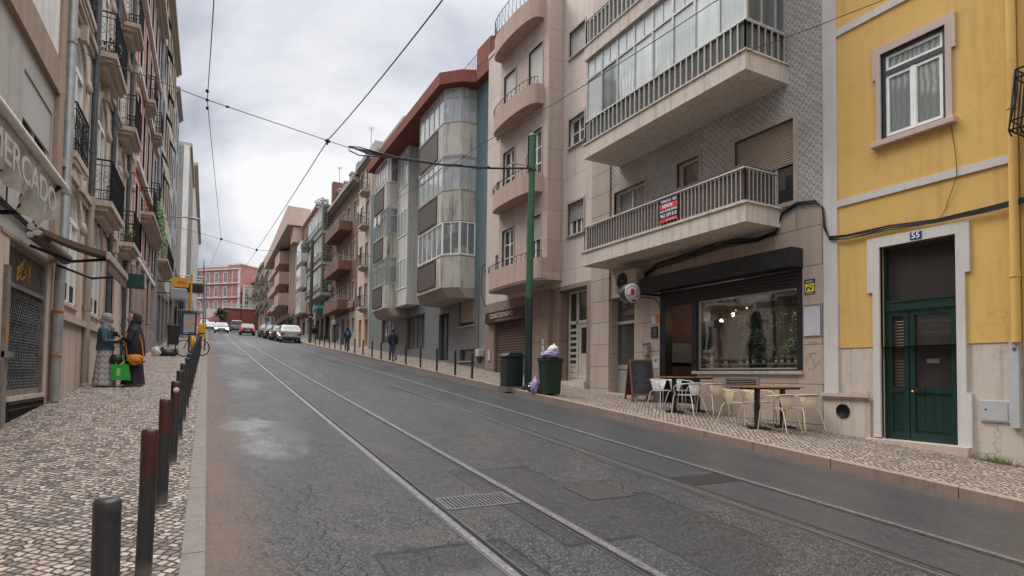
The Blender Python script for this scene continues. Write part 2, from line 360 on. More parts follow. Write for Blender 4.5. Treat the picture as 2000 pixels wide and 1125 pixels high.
def leaves(mb, c, rx, ry, rz, n, size=.05, droop=0):
    for _ in range(n):
        while True:
            d = Vector((rnd.uniform(-1, 1), rnd.uniform(-1, 1), rnd.uniform(-1, 1)))
            if d.length < 1: break
        p = Vector(c) + Vector((d.x * rx, d.y * ry, d.z * rz)); a = Vector((rnd.gauss(0, 1), rnd.gauss(0, 1), rnd.gauss(0, 1) - droop)).normalized(); b_ = a.orthogonal().normalized(); s_ = size * rnd.uniform(.6, 1.4)
        mb.add([p - a * s_, p + b_ * s_ * .45, p + a * s_, p - b_ * s_ * .45], [(0, 1, 2, 3)])
# ================================================================== SETTING
Y0, Y1 = -14.0, 230.0
def road_material():
    b = NB('asphalt'); P = b.geo.outputs['Position']; sp = b.new('ShaderNodeSeparateXYZ'); b.l.new(P, sp.inputs[0]); X, Y = sp.outputs[0], sp.outputs[1]
    agg = b.new('ShaderNodeTexVoronoi'); b.l.new(P, agg.inputs['Vector']); agg.inputs['Scale'].default_value = 100; agc = b.new('ShaderNodeSeparateColor'); b.l.new(agg.outputs['Color'], agc.inputs[0])
    fine = b.noise(P, 140, 3, .7); mid = b.noise(P, 6, 6, .65); big = b.noise(b.mapping(P, (.9, .35, 1)), .8, 5, .6, .6)
    base = b.ramp(agc.outputs[0], [(0, (.018, .0185, .021)), (.5, (.034, .035, .038)), (.76, (.066, .067, .070)), (.93, (.21, .21, .205))])
    base = b.mix(b.ramp(fine, [(.4, 0), (.75, .5)]), base, (.010, .010, .011))
    base = b.mix(b.ramp(big, [(.35, .0), (.7, .45)]), base, (.024, .024, .026))
    # newer, smoother asphalt on the right-hand lane beside the second track
    nb_ = b.math('ADD', X, b.math('MULTIPLY', b.noise(P, 1.2, 3), .3)); right = b.ramp(b.math('MULTIPLY', b.math('SUBTRACT', nb_, 4.75), 6, clamp=True), [(0, 0), (1, 1)])
    base = b.mix(b.math('MULTIPLY', right, .58), base, (.036, .038, .043))
    seam = b.math('MULTIPLY', b.ramp(b.math('ABSOLUTE', b.math('SUBTRACT', nb_, 4.78)), [(0, 1), (.018, .6), (.035, 0)]), .8); base = b.mix(seam, base, (.008, .008, .008))
    lane = b.ramp(b.math('PINGPONG', b.math('ADD', X, .35), .8), [(.0, 0), (.5, .28), (.8, 0)]); base = b.mix(b.math('MULTIPLY', lane, b.noise(b.mapping(P, (1, .1, 1)), 2, 3)), base, (.075, .075, .076))
    # reddish aggregate showing through between the tracks and near the camera
    red = b.math('MULTIPLY', b.ramp(b.noise(b.mapping(P, (1, .6, 1)), 1.1, 6, .65, .8), [(.52, 0), (.66, 1)]), b.ramp(agc.outputs[1], [(.35, 0), (.6, 1)]))
    base = b.mix(b.math('MULTIPLY', b.math('MULTIPLY', red, .5), b.math('SUBTRACT', 1, b.math('MULTIPLY', right, .9))), base, (.15, .10, .082))
    # utility-trench patches: rectangles of another mix with tarred edges
    pv = b.new('ShaderNodeTexVoronoi', voronoi_dimensions='2D', distance='CHEBYCHEV'); b.l.new(b.mapping(P, (.55, .22, 1)), pv.inputs['Vector']); pv.inputs['Scale'].default_value = 1.0
    ps = b.new('ShaderNodeSeparateColor'); b.l.new(pv.outputs['Color'], ps.inputs[0]); pdn = b.math('ADD', pv.outputs['Distance'], b.math('MULTIPLY', b.noise(P, 12, 3), .012)); sel = b.math('MULTIPLY', b.ramp(ps.outputs[0], [(.58, 0), (.60, 1)]), b.math('SUBTRACT', 1, right))
    base = b.mix(b.math('MULTIPLY', b.math('MULTIPLY', sel, b.ramp(pdn, [(.27, .38), (.275, 0)])), 1.0), base, (.016, .016, .018)); base = b.mix(b.math('MULTIPLY', sel, b.ramp(pdn, [(.268, 0), (.272, .8), (.280, .8), (.284, 0)])), base, (.006, .006, .006))
    drip = b.math('MULTIPLY', b.ramp(b.noise(P, 3.2, 2), [(.70, 0), (.74, 1)]), .55); base = b.mix(drip, base, (.008, .008, .009))
    # cracks: crazed network inside worn patches plus a few long ones
    nz = b.new('ShaderNodeTexNoise'); b.l.new(P, nz.inputs['Vector']); nz.inputs['Scale'].default_value = 3.5; nz.inputs['Detail'].default_value = 5
    wv = b.vm('ADD', P, b.vm('MULTIPLY', b.vm('SUBTRACT', nz.outputs['Color'], (.5, .5, .5)), (.35, .35, 0)))
    def crack(scale, w):
        v = b.new('ShaderNodeTexVoronoi', voronoi_dimensions='2D', feature='DISTANCE_TO_EDGE'); b.l.new(b.mapping(wv, (1, .75, 1)), v.inputs['Vector']); v.inputs['Scale'].default_value = scale
        return b.ramp(v.outputs['Distance'], [(0, 1), (w, .8), (w * 2.2, 0)])
    cz = b.math('MULTIPLY', b.math('MULTIPLY', crack(9.5, .028), b.ramp(b.noise(P, 4.5, 4, .7), [(.42, 0), (.56, 1)])), b.ramp(b.noise(b.mapping(P, (1.0, .38, 1)), .75, 4, .6), [(.51, 0), (.58, 1)]))
    ln = b.math('MULTIPLY', crack(2.3, .008), b.ramp(b.noise(P, .9, 3), [(.46, 0), (.55, 1)]))
    ck = b.math('MULTIPLY', b.math('MAXIMUM', cz, ln), b.math('SUBTRACT', 1, b.math('MULTIPLY', right, .85)))
    base = b.mix(b.math('MULTIPLY', ck, .95), base, (.007, .0065, .0065))
    # red-brown grit washed along the left gutter and a thinner band at the right kerb
    gl = b.math('ADD', X, b.math('MULTIPLY', b.math('SUBTRACT', b.noise(b.mapping(P, (1, .45, 1)), 2.2, 8, .75), .5), -1.1))
    grit = b.math('MULTIPLY', b.ramp(gl, [(.0, 1), (.14, .9), (.60, 0)]), b.ramp(b.noise(P, 35, 4, .7), [(.25, .45), (.6, 1)]))
    base = b.mix(b.math('MULTIPLY', grit, .85), base, b.mix(b.noise(P, 18, 5, .7), (.12, .082, .066), (.27, .18, .14)))
    grr = b.ramp(b.math('SUBTRACT', b.math('ADD', X, b.math('MULTIPLY', b.noise(P, 3, 5), .25)), 7.25), [(0, 0), (.28, .55)])
    base = b.mix(b.math('MULTIPLY', grr, b.ramp(Y, [(0, 1), (1, 1)])), base, (.10, .078, .066))
    # wet patches: low roughness, with the sky's sheen also painted in as paler colour
    def blob(cx, cy, rx, ry, k=1.0):
        dx = b.math('DIVIDE', b.math('SUBTRACT', X, cx), rx); dy = b.math('DIVIDE', b.math('SUBTRACT', Y, cy), ry)
        r = b.math('ADD', b.math('SQRT', b.math('ADD', b.math('MULTIPLY', dx, dx), b.math('MULTIPLY', dy, dy))), b.math('MULTIPLY', b.math('SUBTRACT', b.noise(b.mapping(P, (1, .5, 1)), 3.0, 6, .65), .5), 2.4))
        return b.math('MULTIPLY', b.ramp(r, [(.45, 1), (1.0, 0)]), k)
    bl = None
    for q in ((.62, 9.9, .42, 1.0, 1), (.75, 8.2, .45, .9, .9), (1.05, 9.1, .30, 1.4, .45), (1.55, 3.35, .55, .28, .5), (.9, 16.5, .5, 2.2, .45), (3.5, 19.5, .4, 1.5, .9), (3.9, 15.2, .35, 1.1, .5), (3.3, 26, .5, 2.5, .55), (1.0, 27, .6, 4, .3)):
        f = blob(*q); bl = f if bl is None else b.math('MAXIMUM', bl, f)
    bl = b.math('MULTIPLY', bl, b.ramp(mid, [(.3, .35), (.6, 1)]))
    base = b.mix(b.math('MULTIPLY', bl, .62), base, (.22, .218, .215))
    b.l.new(base, b.b.inputs['Base Color'])
    rg = b.ramp(b.math('ADD', b.math('MULTIPLY', big, .7), b.math('MULTIPLY', mid, .3)), [(.35, .30), (.65, .52)])
    rg = b.mix(bl, rg, (.14, .14, .14)); rg = b.mix(grit, rg, (.85, .85, .85))
    b.l.new(rg, b.b.inputs['Roughness']); b.b.inputs['Specular IOR Level'].default_value = .5
    h = b.math('SUBTRACT', b.math('ADD', b.math('MULTIPLY', agc.outputs[2], .35), b.math('ADD', b.math('MULTIPLY', fine, .3), b.math('MULTIPLY', mid, .35))), b.math('MULTIPLY', ck, 1.1))
    h = b.math('MULTIPLY', h, b.math('SUBTRACT', 1, b.math('MULTIPLY', bl, .85)))
    b.bump(h, .55, .008); MATS['asphalt'] = b.m; return b.m
def sheet(name, x0, x1, y0, y1, dz, m, ny=60, nx=1, kind='structure', label=None):
    mb = MB(); V = []; F = []
    for j in range(ny + 1):
        y = y0 + (y1 - y0) * j / ny
        for i in range(nx + 1): V.append((x0 + (x1 - x0) * i / nx, y, gz(y) + dz))
    F = [(j * (nx + 1) + i, j * (nx + 1) + i + 1, (j + 1) * (nx + 1) + i + 1, (j + 1) * (nx + 1) + i) for j in range(ny) for i in range(nx)]
    mb.add(V, F); o = mb.build(name, m)
    if kind: o['kind'] = kind
    return o
ASPH = road_material()
sheet('road', 0.03, 7.47, Y0, 170, 0, ASPH, 40)
GROUND = flat('earth', (.09, .08, .07), .95, var=.3, vs=2)
def hill(y): return gz(y) if y < 170 else gz(170) + (y - 170) * .02
mb = MB(); ys = [-400, -60, -14, 0, 40, 100, 170, 230, 400, 900, 1500]; xs = [-900, -200, -12, 0, 12, 200, 900]
V = [(x, y, hill(y) - .35 if y > -60 else -5) for y in ys for x in xs]; nx = len(xs)
mb.add(V, [(j * nx + i, j * nx + i + 1, (j + 1) * nx + i + 1, (j + 1) * nx + i) for j in range(len(ys) - 1) for i in range(nx - 1)]); o = mb.build('ground', GROUND); o['kind'] = 'structure'
# pavements
CL = cobbles('calcada_left', [(0, (.16, .15, .14)), (.24, (.21, .19, .175)), (.31, (.37, .295, .245)), (.6, (.52, .415, .345)), (1, (.64, .53, .45))], 16.0, R(38), .5, .055, stain=.18, stretch=(1, 1.0, 1), rough=.5)
CRt = cobbles('calcada_right', [(0, (.21, .165, .13)), (.25, (.33, .26, .205)), (.6, (.43, .345, .275)), (1, (.52, .43, .35))], 13.5, R(42), .45, .075, stain=.45, stretch=(1, 1, 1), rough=.6)
sheet('pavement_left', -2.6, -.105, Y0, 170, .12, CL, 40)
sheet('pavement_right', 7.585, 10.8, Y0, 130, .12, CRt, 40)
def kerb(name, xa, xb, m, y1, seam=1.6):
    mb = MB(); y = Y0
    while y < y1:
        ln = seam * rnd.uniform(.85, 1.2) if y < 60 else 8; ye = y + ln
        V = [(x, yy, gz(yy) + z) for yy in (y + .006, ye - .006) for x, z in ((xa, -.1), (xa, .118), (xa + (.012 if xa > 3 else 0), .128), (xb - (.012 if xa < 3 else 0), .128), (xb, .118), (xb, -.1))]
        mb.add(V, [(i, (i + 1) % 6, (i + 1) % 6 + 6, i + 6) for i in range(6)] + [(0, 1, 2, 3, 4, 5), (6, 7, 8, 9, 10, 11)]); y = ye
    o = mb.build(name, m); o['kind'] = 'structure'
kerb('kerb_left', -.105, .028, plaster('kerb_stone_grey', (.24, .215, .195), .35, grain=60, sscale=3), 170)
kerb('kerb_right', 7.472, 7.585, plaster('kerb_stone_pink', (.27, .20, .165), .45, grain=60, sscale=3), 130, 1.3)
# tram rails
STEEL = flat('rail_steel', (.42, .42, .43), .34, .85, var=.5, vs=30); STEELM = flat('rail_steel_mid', (.26, .26, .26), .45, .8, var=.4, vs=30); STEELD = flat('rail_steel_dull', (.22, .215, .21), .42, 1, var=.3, vs=30); JOINT = plaster('joint_filler', (.13, .125, .12), .5, grain=50); GROOVE = flat('rail_groove', (.012, .011, .011), .9)
def rail(x, side, label, m, y0=Y0):
    t = thing('tram_rail', label, 'rail', (x, 0, 0), group='rails of the two tram tracks')
    def strip(nm, xa, xb, z, mm):
        mb = MB(); n = 40; yy = [y0 + (165 - y0) * (i / n) for i in range(n + 1)]
        V = [(xx, y, gz(y) + zz) for y in yy for xx, zz in ((xa, -.02), (xa, z), (xb, z), (xb, -.02))]
        mb.add(V, [(i * 4 + k, i * 4 + k + 1, i * 4 + k + 5, i * 4 + k + 4) for i in range(n) for k in range(3)]); mb.build(nm, mm, t, fix=False)
    s = side
    a, b_ = sorted((x - s * .0, x - s * .062)); strip('railhead', a, b_, .007, m); a, b_ = sorted((x - s * .062, x - s * .085)); strip('edge_joint', a, b_, .003, JOINT)
    a, b_ = sorted((x, x + s * .042)); strip('groove', a, b_, .0035, GROOVE)
    a, b_ = sorted((x + s * .042, x + s * .056)); strip('guard_lip', a, b_, .006, STEELD)
rail(1.865, 1, 'bright worn tram rail, left rail of the track nearer the dark bollards', STEEL)
rail(2.715, -1, 'bright worn tram rail running past the right end of the slotted steel grate', STEEL)
rail(4.80, 1, 'dull dark tram rail, left rail of the track nearer the cafe side', STEELD)
rail(5.63, -1, 'thin dull tram rail, the one closest to the cafe pavement', STEELM)
# grates and covers
def gplate(name, label, cat, x0, x1, y0, y1, m, bars, border=.03, vertical=True, under=None, dz=.006):
    t = thing(name, label, cat, (x0, y0, gz(y0)))
    def q(mb, xa, xb, ya, yb, z0, z1):
        V = [(x, y, gz(y) + z) for z in (z0, z1) for y in (ya, yb) for x in (xa, xb)]
        mb.add(V, [(0, 1, 3, 2), (4, 6, 7, 5), (0, 4, 5, 1), (2, 3, 7, 6), (0, 2, 6, 4), (1, 5, 7, 3)])
    mb = MB(); q(mb, x0 + .004, x1 - .004, y0 + .004, y1 - .004, .001, .0045); mb.build('pit', under or GROOVE, t)
    mb = MB()
    for a in ((x0, x1, y0, y0 + border), (x0, x1, y1 - border, y1), (x0, x0 + border, y0 + border, y1 - border), (x1 - border, x1, y0 + border, y1 - border)): q(mb, *a, -.02, dz + .003)
    mb.build('frame', m, t)
    mb = MB()
    for i in range(bars):
        if vertical: xx = x0 + border + (x1 - x0 - 2 * border) * (i + .5) / bars; q(mb, xx - .011, xx + .011, y0 + border, y1 - border, .002, dz + .002)
        else: yy = y0 + border + (y1 - y0 - 2 * border) * (i + .5) / bars; q(mb, x0 + border, x1 - border, yy - .008, yy + .008, .002, dz + .002)
    mb.build('bars', m, t); return t
GR = flat('grate_iron', (.24, .24, .245), .4, .8, var=.3, vs=20)
gplate('drain_grate', 'slotted steel drain grate set across the bright track', 'drain grate', 1.93, 2.655, 4.86, 5.24, GR, 17)
COV = lines('checker_cover', (.055, .048, .044), (.02, .018, .016), .035, 'y', .6)
gplate('manhole_cover', 'rusty square ribbed cover sunk in the asphalt between the two tracks', 'manhole cover', 3.37, 3.93, 4.72, 5.24, flat('rust_iron', (.055, .042, .036), .75, .1, var=.4, vs=15), 11, .022, False, under=COV, dz=.004)
gplate('drain_grate', 'dark rusty brown drain cover inside the track on the cafe side', 'drain grate', 4.87, 5.56, 4.85, 5.22, flat('dark_iron', (.018, .013, .011), .95, 0, var=.4, vs=15), 20, .02, True, dz=.002)
# ---- overlay street litter
mb = MB(); LEAF = flat('dead_leaf', (.22, .12, .06), .8)
for _ in range(46):
    x = rnd.choice((rnd.uniform(.05, .3), rnd.uniform(.05, .3), rnd.uniform(-2, -.2), rnd.uniform(7.2, 7.45))); y = rnd.uniform(2.6, 16); z = gz(y) + (.13 if (x < 0) else .006); a = rnd.uniform(0, 6.3); s_ = rnd.uniform(.008, .022)
    mb.add([(x + s_ * math.cos(a), y + s_ * math.sin(a), z + .003), (x - s_ * .4 * math.sin(a), y + s_ * .4 * math.cos(a), z + .009), (x - s_ * math.cos(a), y - s_ * math.sin(a), z + .002), (x + s_ * .4 * math.sin(a), y - s_ * .4 * math.cos(a), z + .003)], [(0, 1, 2, 3)])
o = mb.build('litter', LEAF); o['kind'] = 'stuff'; tag(o, 'scraps of dead leaf and litter scattered along both gutters', 'litter')
# ================================================================== ARCHITECTURE HELPERS
PVC = flat('white_joinery', (.76, .76, .74), .45, var=.08); ALU = flat('aluminium', (.42, .43, .42), .4, .4, var=.15); CREAMJ = flat('cream_joinery', (.52, .49, .43), .6, var=.12)
DARKJ = flat('dark_joinery', (.045, .042, .04), .5); BRONZE = flat('bronze_joinery', (.10, .075, .06), .5, .3); IRON = flat('iron', (.018, .02, .022), .5, .5, var=.3)
GD = glass_dark('glass_dark'); GD2 = glass_dark('glass_mid', (.05, .055, .06)); GC = glass_dark('glass_curtain', (.14, .15, .15), (.48, .49, .48), .11); GP = glass_dark('glass_pale', (.34, .365, .37), (.58, .60, .60), .16)
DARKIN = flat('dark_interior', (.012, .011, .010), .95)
SH_BEIGE = lines('shutter_beige', (.42, .34, .27), (.10, .075, .055), .055, 'z', .6); SH_GREY = lines('shutter_grey', (.34, .34, .33), (.10, .10, .10), .055, 'z', .6); SH_PALE = lines('shutter_pale', (.50, .49, .46), (.25, .24, .22), .045, 'z', .6, .2)
def wall(name, fr, u0, u1, z0, z1, holes, m, parent, depth=.22, body=8.0, d=0.0, back=True):
    """a solid block whose street face has real openings. holes: (u0,u1,z0,z1[,'arch'])"""
    us = sorted({u0, u1} | {h[0] for h in holes} | {h[1] for h in holes}); zs = sorted({z0, z1} | {h[2] for h in holes} | {h[3] for h in holes})
    mb = MB()
    for i in range(len(us) - 1):
        for j in range(len(zs) - 1):
            cu, cz = (us[i] + us[i + 1]) / 2, (zs[j] + zs[j + 1]) / 2
            if any(h[0] < cu < h[1] and h[2] < cz < h[3] for h in holes): continue
            mb.add([fr.p(us[i], d, zs[j]), fr.p(us[i + 1], d, zs[j]), fr.p(us[i + 1], d, zs[j + 1]), fr.p(us[i], d, zs[j + 1])], [(0, 1, 2, 3)])
    for h in holes:
        a, b_, c, e = h[:4]; dd = d - depth
        if len(h) > 4:
            r = (b_ - a) / 2; cz = e - r; n = 10; arc = [((a + b_) / 2 + r * math.cos(math.pi - math.pi * k / n), cz + r * math.sin(math.pi * k / n)) for k in range(n + 1)]
            for k in range(n): mb.add([fr.p(arc[k][0], d, arc[k][1]), fr.p(arc[k + 1][0], d, arc[k + 1][1]), fr.p(arc[k + 1][0], dd, arc[k + 1][1]), fr.p(arc[k][0], dd, arc[k][1])], [(0, 1, 2, 3)])
            hlf = n // 2
            mb.add([fr.p(u, d, z) for u, z in arc[:hlf + 1]] + [fr.p(a, d, e)], [tuple(range(hlf + 2))]); mb.add([fr.p(u, d, z) for u, z in arc[hlf:]] + [fr.p(b_, d, e)], [tuple(range(hlf + 2))])
            top = cz
        else:
            mb.add([fr.p(a, d, e), fr.p(b_, d, e), fr.p(b_, dd, e), fr.p(a, dd, e)], [(0, 1, 2, 3)]); top = e
        mb.add([fr.p(a, d, c), fr.p(a, d, top), fr.p(a, dd, top), fr.p(a, dd, c)], [(0, 1, 2, 3)]); mb.add([fr.p(b_, d, c), fr.p(b_, d, top), fr.p(b_, dd, top), fr.p(b_, dd, c)], [(0, 1, 2, 3)])
        mb.add([fr.p(a, d, c), fr.p(b_, d, c), fr.p(b_, dd, c), fr.p(a, dd, c)], [(0, 1, 2, 3)])
    D = d - body
    for q in ((((u0, D, z0), (u1, D, z0), (u1, D, z1), (u0, D, z1)),) if back else ()) + (((u0, d, z0), (u0, d, z1), (u0, D, z1), (u0, D, z0)), ((u1, d, z0), (u1, d, z1), (u1, D, z1), (u1, D, z0)), ((u0, d, z1), (u1, d, z1), (u1, D, z1), (u0, D, z1))):
        mb.add([fr.p(*p) for p in q], [(0, 1, 2, 3)])
    return mb.build(name, m, parent, fix=False)
def ring(mb, fr, a, b_, c, e, w, d0, d1):
    mb.box(fr, a, b_, d0, d1, c, c + w); mb.box(fr, a, b_, d0, d1, e - w, e); mb.box(fr, a, a + w, d0, d1, c + w, e - w); mb.box(fr, b_ - w, b_, d0, d1, c + w, e - w)
def window(fr, h, parent, d=-.14, fm=None, glass=None, nx=2, nz=1, fw=.055, shutter=0, shm=None, sill=None, surround=None, sw=.10, sillm=None, arch=False, transom=None, name='window', kw=.035, bars=None):
    a, b_, c, e = h[:4]; fm = fm or PVC; glass = glass or rnd.choice((GD, GD, GD2, GC)); eps = .003
    mb = MB(); ring(mb, fr, a + eps, b_ - eps, c + eps, e - eps, fw, d - .03, d + .03)
    ztop = e - fw
    if transom: zt = c + (e - c) * transom; mb.box(fr, a + fw, b_ - fw, d - .026, d + .026, zt - kw / 2, zt + kw / 2); ztop_m = zt
    for i in range(1, nx): u = a + fw + (b_ - a - 2 * fw) * i / nx; mb.box(fr, u - kw * .8, u + kw * .8, d - .024, d + .024, c + fw, (ztop if not transom else ztop_m - kw / 2))
    for i in range(1, nz): z = c + fw + (e - c - 2 * fw) * i / nz; mb.box(fr, a + fw, b_ - fw, d - .018, d + .018, z - kw * .5, z + kw * .5)
    w = mb.build(name, fm, parent)
    mb = MB(); zs = e - (e - c) * shutter
    mb.box(fr, a + fw * .5, b_ - fw * .5, d - .012, d - .004, c + fw * .5, e - fw * .5); mb.build('pane', glass, w)
    if shutter: mb = MB(); mb.box(fr, a + .012, b_ - .012, d + .034, d + .055, zs, e - .006); mb.build('roller_shutter', shm or SH_BEIGE, w)
    if sill: mb = MB(); mb.box(fr, a - sill, b_ + sill, d + .03, .07, c - .055, c - .002); mb.build('sill', sillm or surround or LIME, w)
    if surround:
        mb = MB(); mb.box(fr, a - sw, a, -.05, .025, c, e + sw); mb.box(fr, b_, b_ + sw, -.05, .025, c, e + sw); mb.box(fr, a, b_, -.05, .025, e, e + sw)
        if not sill: mb.box(fr, a - sw, b_ + sw, -.05, .03, c - sw * .8, c)
        mb.build('surround', surround, w)
    return w
LIME = plaster('limestone_trim', (.42, .36, .30), .3, grain=60, sscale=2)
def railing(fr, u0, u1, d, z0, z1, parent, m=None, step=.11, back=0.0, name='railing', ends=True, rb=.008, top=.018, low=.05, du0=None):
    """vertical-bar railing in front of a balcony, with returns to the wall"""
    mb = MB(); m = m or IRON
    def run(pa, pb):
        Lh = (pb - pa).length; n = max(2, int(Lh / step)); t = (pb - pa) / n
        for i in range(n + 1): q = pa + t * i; mb.bx(q.x - rb, q.x + rb, q.y - rb, q.y + rb, z0, z1)
        mb.tube([pa + Vector((0, 0, z1)), pb + Vector((0, 0, z1))], top, 6); mb.tube([pa + Vector((0, 0, z0 + low)), pb + Vector((0, 0, z0 + low))], top * .7, 4)
    A, B = fr.p(u0, d, 0), fr.p(u1, d, 0); run(A, B)
    if ends: run(fr.p(u0, back + .02, 0), A); run(B, fr.p(u1, back + .02, 0))
    return mb.build(name, m, parent)
def ornate(fr, u0, u1, d, z0, z1, parent, back=0.0, step=.14):
    """wrought-iron balcony railing: bars, rings between double rails"""
    mb = MB()
    def run(pa, pb):
        Lh = (pb - pa).length; n = max(2, int(Lh / step)); t = (pb - pa) / n; tu = t.normalized()
        for i in range(n + 1): q = pa + t * i; mb.tube([q + Vector((0, 0, z0)), q + Vector((0, 0, z1))], .009, 4)
        for z in (z0 + .03, z0 + .22, z1 - .12, z1): mb.tube([pa + Vector((0, 0, z)), pb + Vector((0, 0, z))], .011 if z < z1 else .02, 4)
        for i in range(n):
            c = pa + t * (i + .5)
            for zc, r in ((z0 + .125, .055), (z0 + .45, .06), (z0 + .58, .05)):
                if zc + r < z1 - .1: mb.tube([c + tu * (r * math.cos(2 * math.pi * k / 8)) + Vector((0, 0, zc + r * math.sin(2 * math.pi * k / 8))) for k in range(9)], .006, 3)
    A, B = fr.p(u0, d, 0), fr.p(u1, d, 0); run(A, B); run(fr.p(u0, back + .02, 0), A); run(B, fr.p(u1, back + .02, 0))
    return mb.build('railing', IRON, parent)
def slab_balcony(fr, u0, u1, d, zt, zb, m, parent, corbel=True):
    mb = MB(); mb.box(fr, u0, u1, .004, d, zb, zt)
    if corbel: mb.box(fr, u0 + .06, u1 - .06, .004, d * .82, zb - .09, zb); mb.box(fr, u0 + .2, u1 - .2, .004, d * .55, zb - .22, zb - .09)
    return mb.build('balcony', m, parent)
def pipe(pts, r, label, m, cat='downpipe', group=None, joints=True, name='downpipe'):
    t = thing(name, label, cat, pts[-1], group=group); mb = MB(); mb.tube(pts, r, 10); mb.build('pipe', m, t)
    if joints:
        a, b_ = Vector(pts[0]), Vector(pts[1]); n = max(1, int((b_ - a).length / 2.2))
        for i in range(n): q = a + (b_ - a) * ((i + .6) / n); mb = MB(); mb.lathe(q, [(r * 1.18, -.04), (r * 1.18, .04)], 10); mb.build('collar', m, t)
    return t
# ================================================================== RIGHT SIDE
# ---------------- ochre building, number 55
F10 = FR(10.0)
OCHRE = plaster('ochre_render', (.63, .405, .135), .36, (.38, .23, .09), streak=.7, grain=25, cracks=.28, patches=.3); PALEB = plaster('pale_plinth', (.54, .475, .415), .65, (.27, .20, .16), grain=30, sscale=1.6, cracks=.6, patches=.4)
WHITEST = plaster('white_painted_stone', (.55, .53, .505), .22, (.25, .21, .17), grain=50, sscale=2); PINKST = plaster('pink_stone', (.50, .40, .35), .25, (.25, .18, .15), grain=60, sscale=2)
GREENP = flat('green_door_paint', (.004, .030, .024), .35, var=.2, vs=9, coat=.25); GREEND = flat('dark_green_grey', (.03, .05, .052), .4)
yb = thing('building', 'ochre yellow building with white bands, green front door and number plate', 'building', (10, 5.3, gz(5.3)))
hd = (4.64, 5.765, .60, 3.80); hw = (4.74, 5.72, 5.60, 7.09)
wall('wall', F10, 3.86, 6.50, 2.13, 14, [(hd[0], hd[1], 2.13, hd[3]), hw], OCHRE, yb, .20)
wall('plinth', F10, 3.86, 6.50, 0, 2.128, [(hd[0], hd[1], .60, 2.128)], PALEB, yb, .20, body=7.9, d=-.012)
mb = MB(); mb.box(F10, 6.50, 6.76, -.5, .03, .2, 14); mb.build('corner_pilaster', WHITEST, yb)
mb = MB(); mb.box(F10, 3.96, 6.50, .001, .028, 4.67, 4.79); mb.build('string_course', WHITEST, yb)
mb = MB(); mb.box(F10, 3.96, 6.50, .001, .028, 7.80, 7.93); mb.build('string_course', WHITEST, yb)
mb = MB(); mb.box(F10, 5.94, 6.80, .03, .085, 1.27, 1.335); mb.box(F10, 5.94, 6.80, .03, .06, 1.23, 1.27); mb.build('ledge', PINKST, yb)
mb = MB(); mb.box(F10, 5.94, 6.78, -.3, .031, .1, 1.23); mb.build('base_panel', PALEB, yb)
mb = MB()   # door surround with shouldered head
for (a, b_, c, e) in ((5.765, 5.88, .62, 3.97), (4.52, 4.64, .50, 3.97), (4.64, 5.765, 3.80, 3.97), (5.88, 5.97, 3.05, 3.97), (4.455, 4.52, 3.20, 3.97), (4.455, 4.52, .5, 1.40)): mb.box(F10, a, b_, -.06, .035, c, e)
mb.build('door_surround', WHITEST, yb)
mb = MB(); ring(mb, F10, hd[0] + .003, hd[1] - .003, .602, 3.797, .05, -.17, -.09); mb.box(F10, 4.69, 5.715, -.19, -.07, 2.72, 2.86); mb.box(F10, 4.69, 5.715, -.19, -.055, 2.86, 2.89)
df = mb.build('door_frame', GREENP, yb)
mb = MB(); mb.box(F10, 4.68, 5.72, -.15, -.14, 2.88, 3.76); mb.build('transom_mesh', plaster('fine_mesh', (.040, .033, .030), .2, grain=120), df)
def leaf(u0, u1, nm):
    mb = MB(); z0, z1 = .61, 2.72; s_ = .075; mb.box(F10, u0, u0 + s_, -.16, -.10, z0, z1); mb.box(F10, u1 - s_, u1, -.16, -.10, z0, z1)
    mb.box(F10, u0 + s_, u1 - s_, -.16, -.10, z1 - .09, z1); mb.box(F10, u0 + s_, u1 - s_, -.16, -.10, 1.38, 1.46); mb.box(F10, u0 + s_, u1 - s_, -.16, -.10, z0, z0 + .12)
    mb.box(F10, u0 + s_, u1 - s_, -.155, -.125, z0 + .12, 1.38)
    for k in range(1, 4): u = u0 + s_ + (u1 - u0 - 2 * s_) * k / 4; mb.box(F10, u - .004, u + .004, -.125, -.121, z0 + .14, 1.36)
    mb.box(F10, u0 + s_, u1 - s_, -.125, -.108, .78, .795)
    o = mb.build(nm, GREENP, yb); return o
l1 = leaf(4.70, 5.37, 'door'); l2 = leaf(5.385, 5.715, 'door')
mb = MB(); mb.box(F10, 4.775, 5.295, -.145, -.138, 1.46, 2.63); mb.build('pane', glass_dark('door_glass', (.018, .015, .015)), l1)
mb = MB(); mb.box(F10, 5.46, 5.64, -.145, -.138, 1.46, 2.63); mb.build('pane', lines('amber_pane', (.045, .022, .015), (.018, .010, .008), .05, 'z', .3), l2)
mb = MB(); mb.lathe((10.10, 5.33, 1.39), [(.0, .0), (.022, .0), (.022, .02), (.0, .02)], 12, ax=(-1, 0, 0)); mb.build('handle', flat('brass', (.55, .38, .15), .3, 1), l1)
mb = MB(); mb.box(F10, 5.14, 5.26, -.10, -.085, 1.38, 1.43); mb.build('letter_slot', IRON, l1)
mb = MB(); mb.box(F10, 4.96, 5.14, -.138, -.136, 1.85, 1.92); mb.build('notice', flat('faint_paper', (.14, .13, .13), .6), l1)
mb = MB(); mb.prism([(9.99, 4.46), (9.86, 4.46), (9.86, 5.97), (9.99, 5.97)], lambda p: gz(p[1]) + .05, .598); mb.build('doorstep', PINKST, yb, bevel=.01)
o = thing('number_plate', 'small blue enamel house number plate reading 55 over the green door', 'number plate', (9.96, 5.2, 3.88)); mb = MB(); mb.box(F10, 5.10, 5.27, .036, .044, 3.825, 3.945); mb.build('plate', flat('blue_enamel', (.02, .045, .17), .25), o)
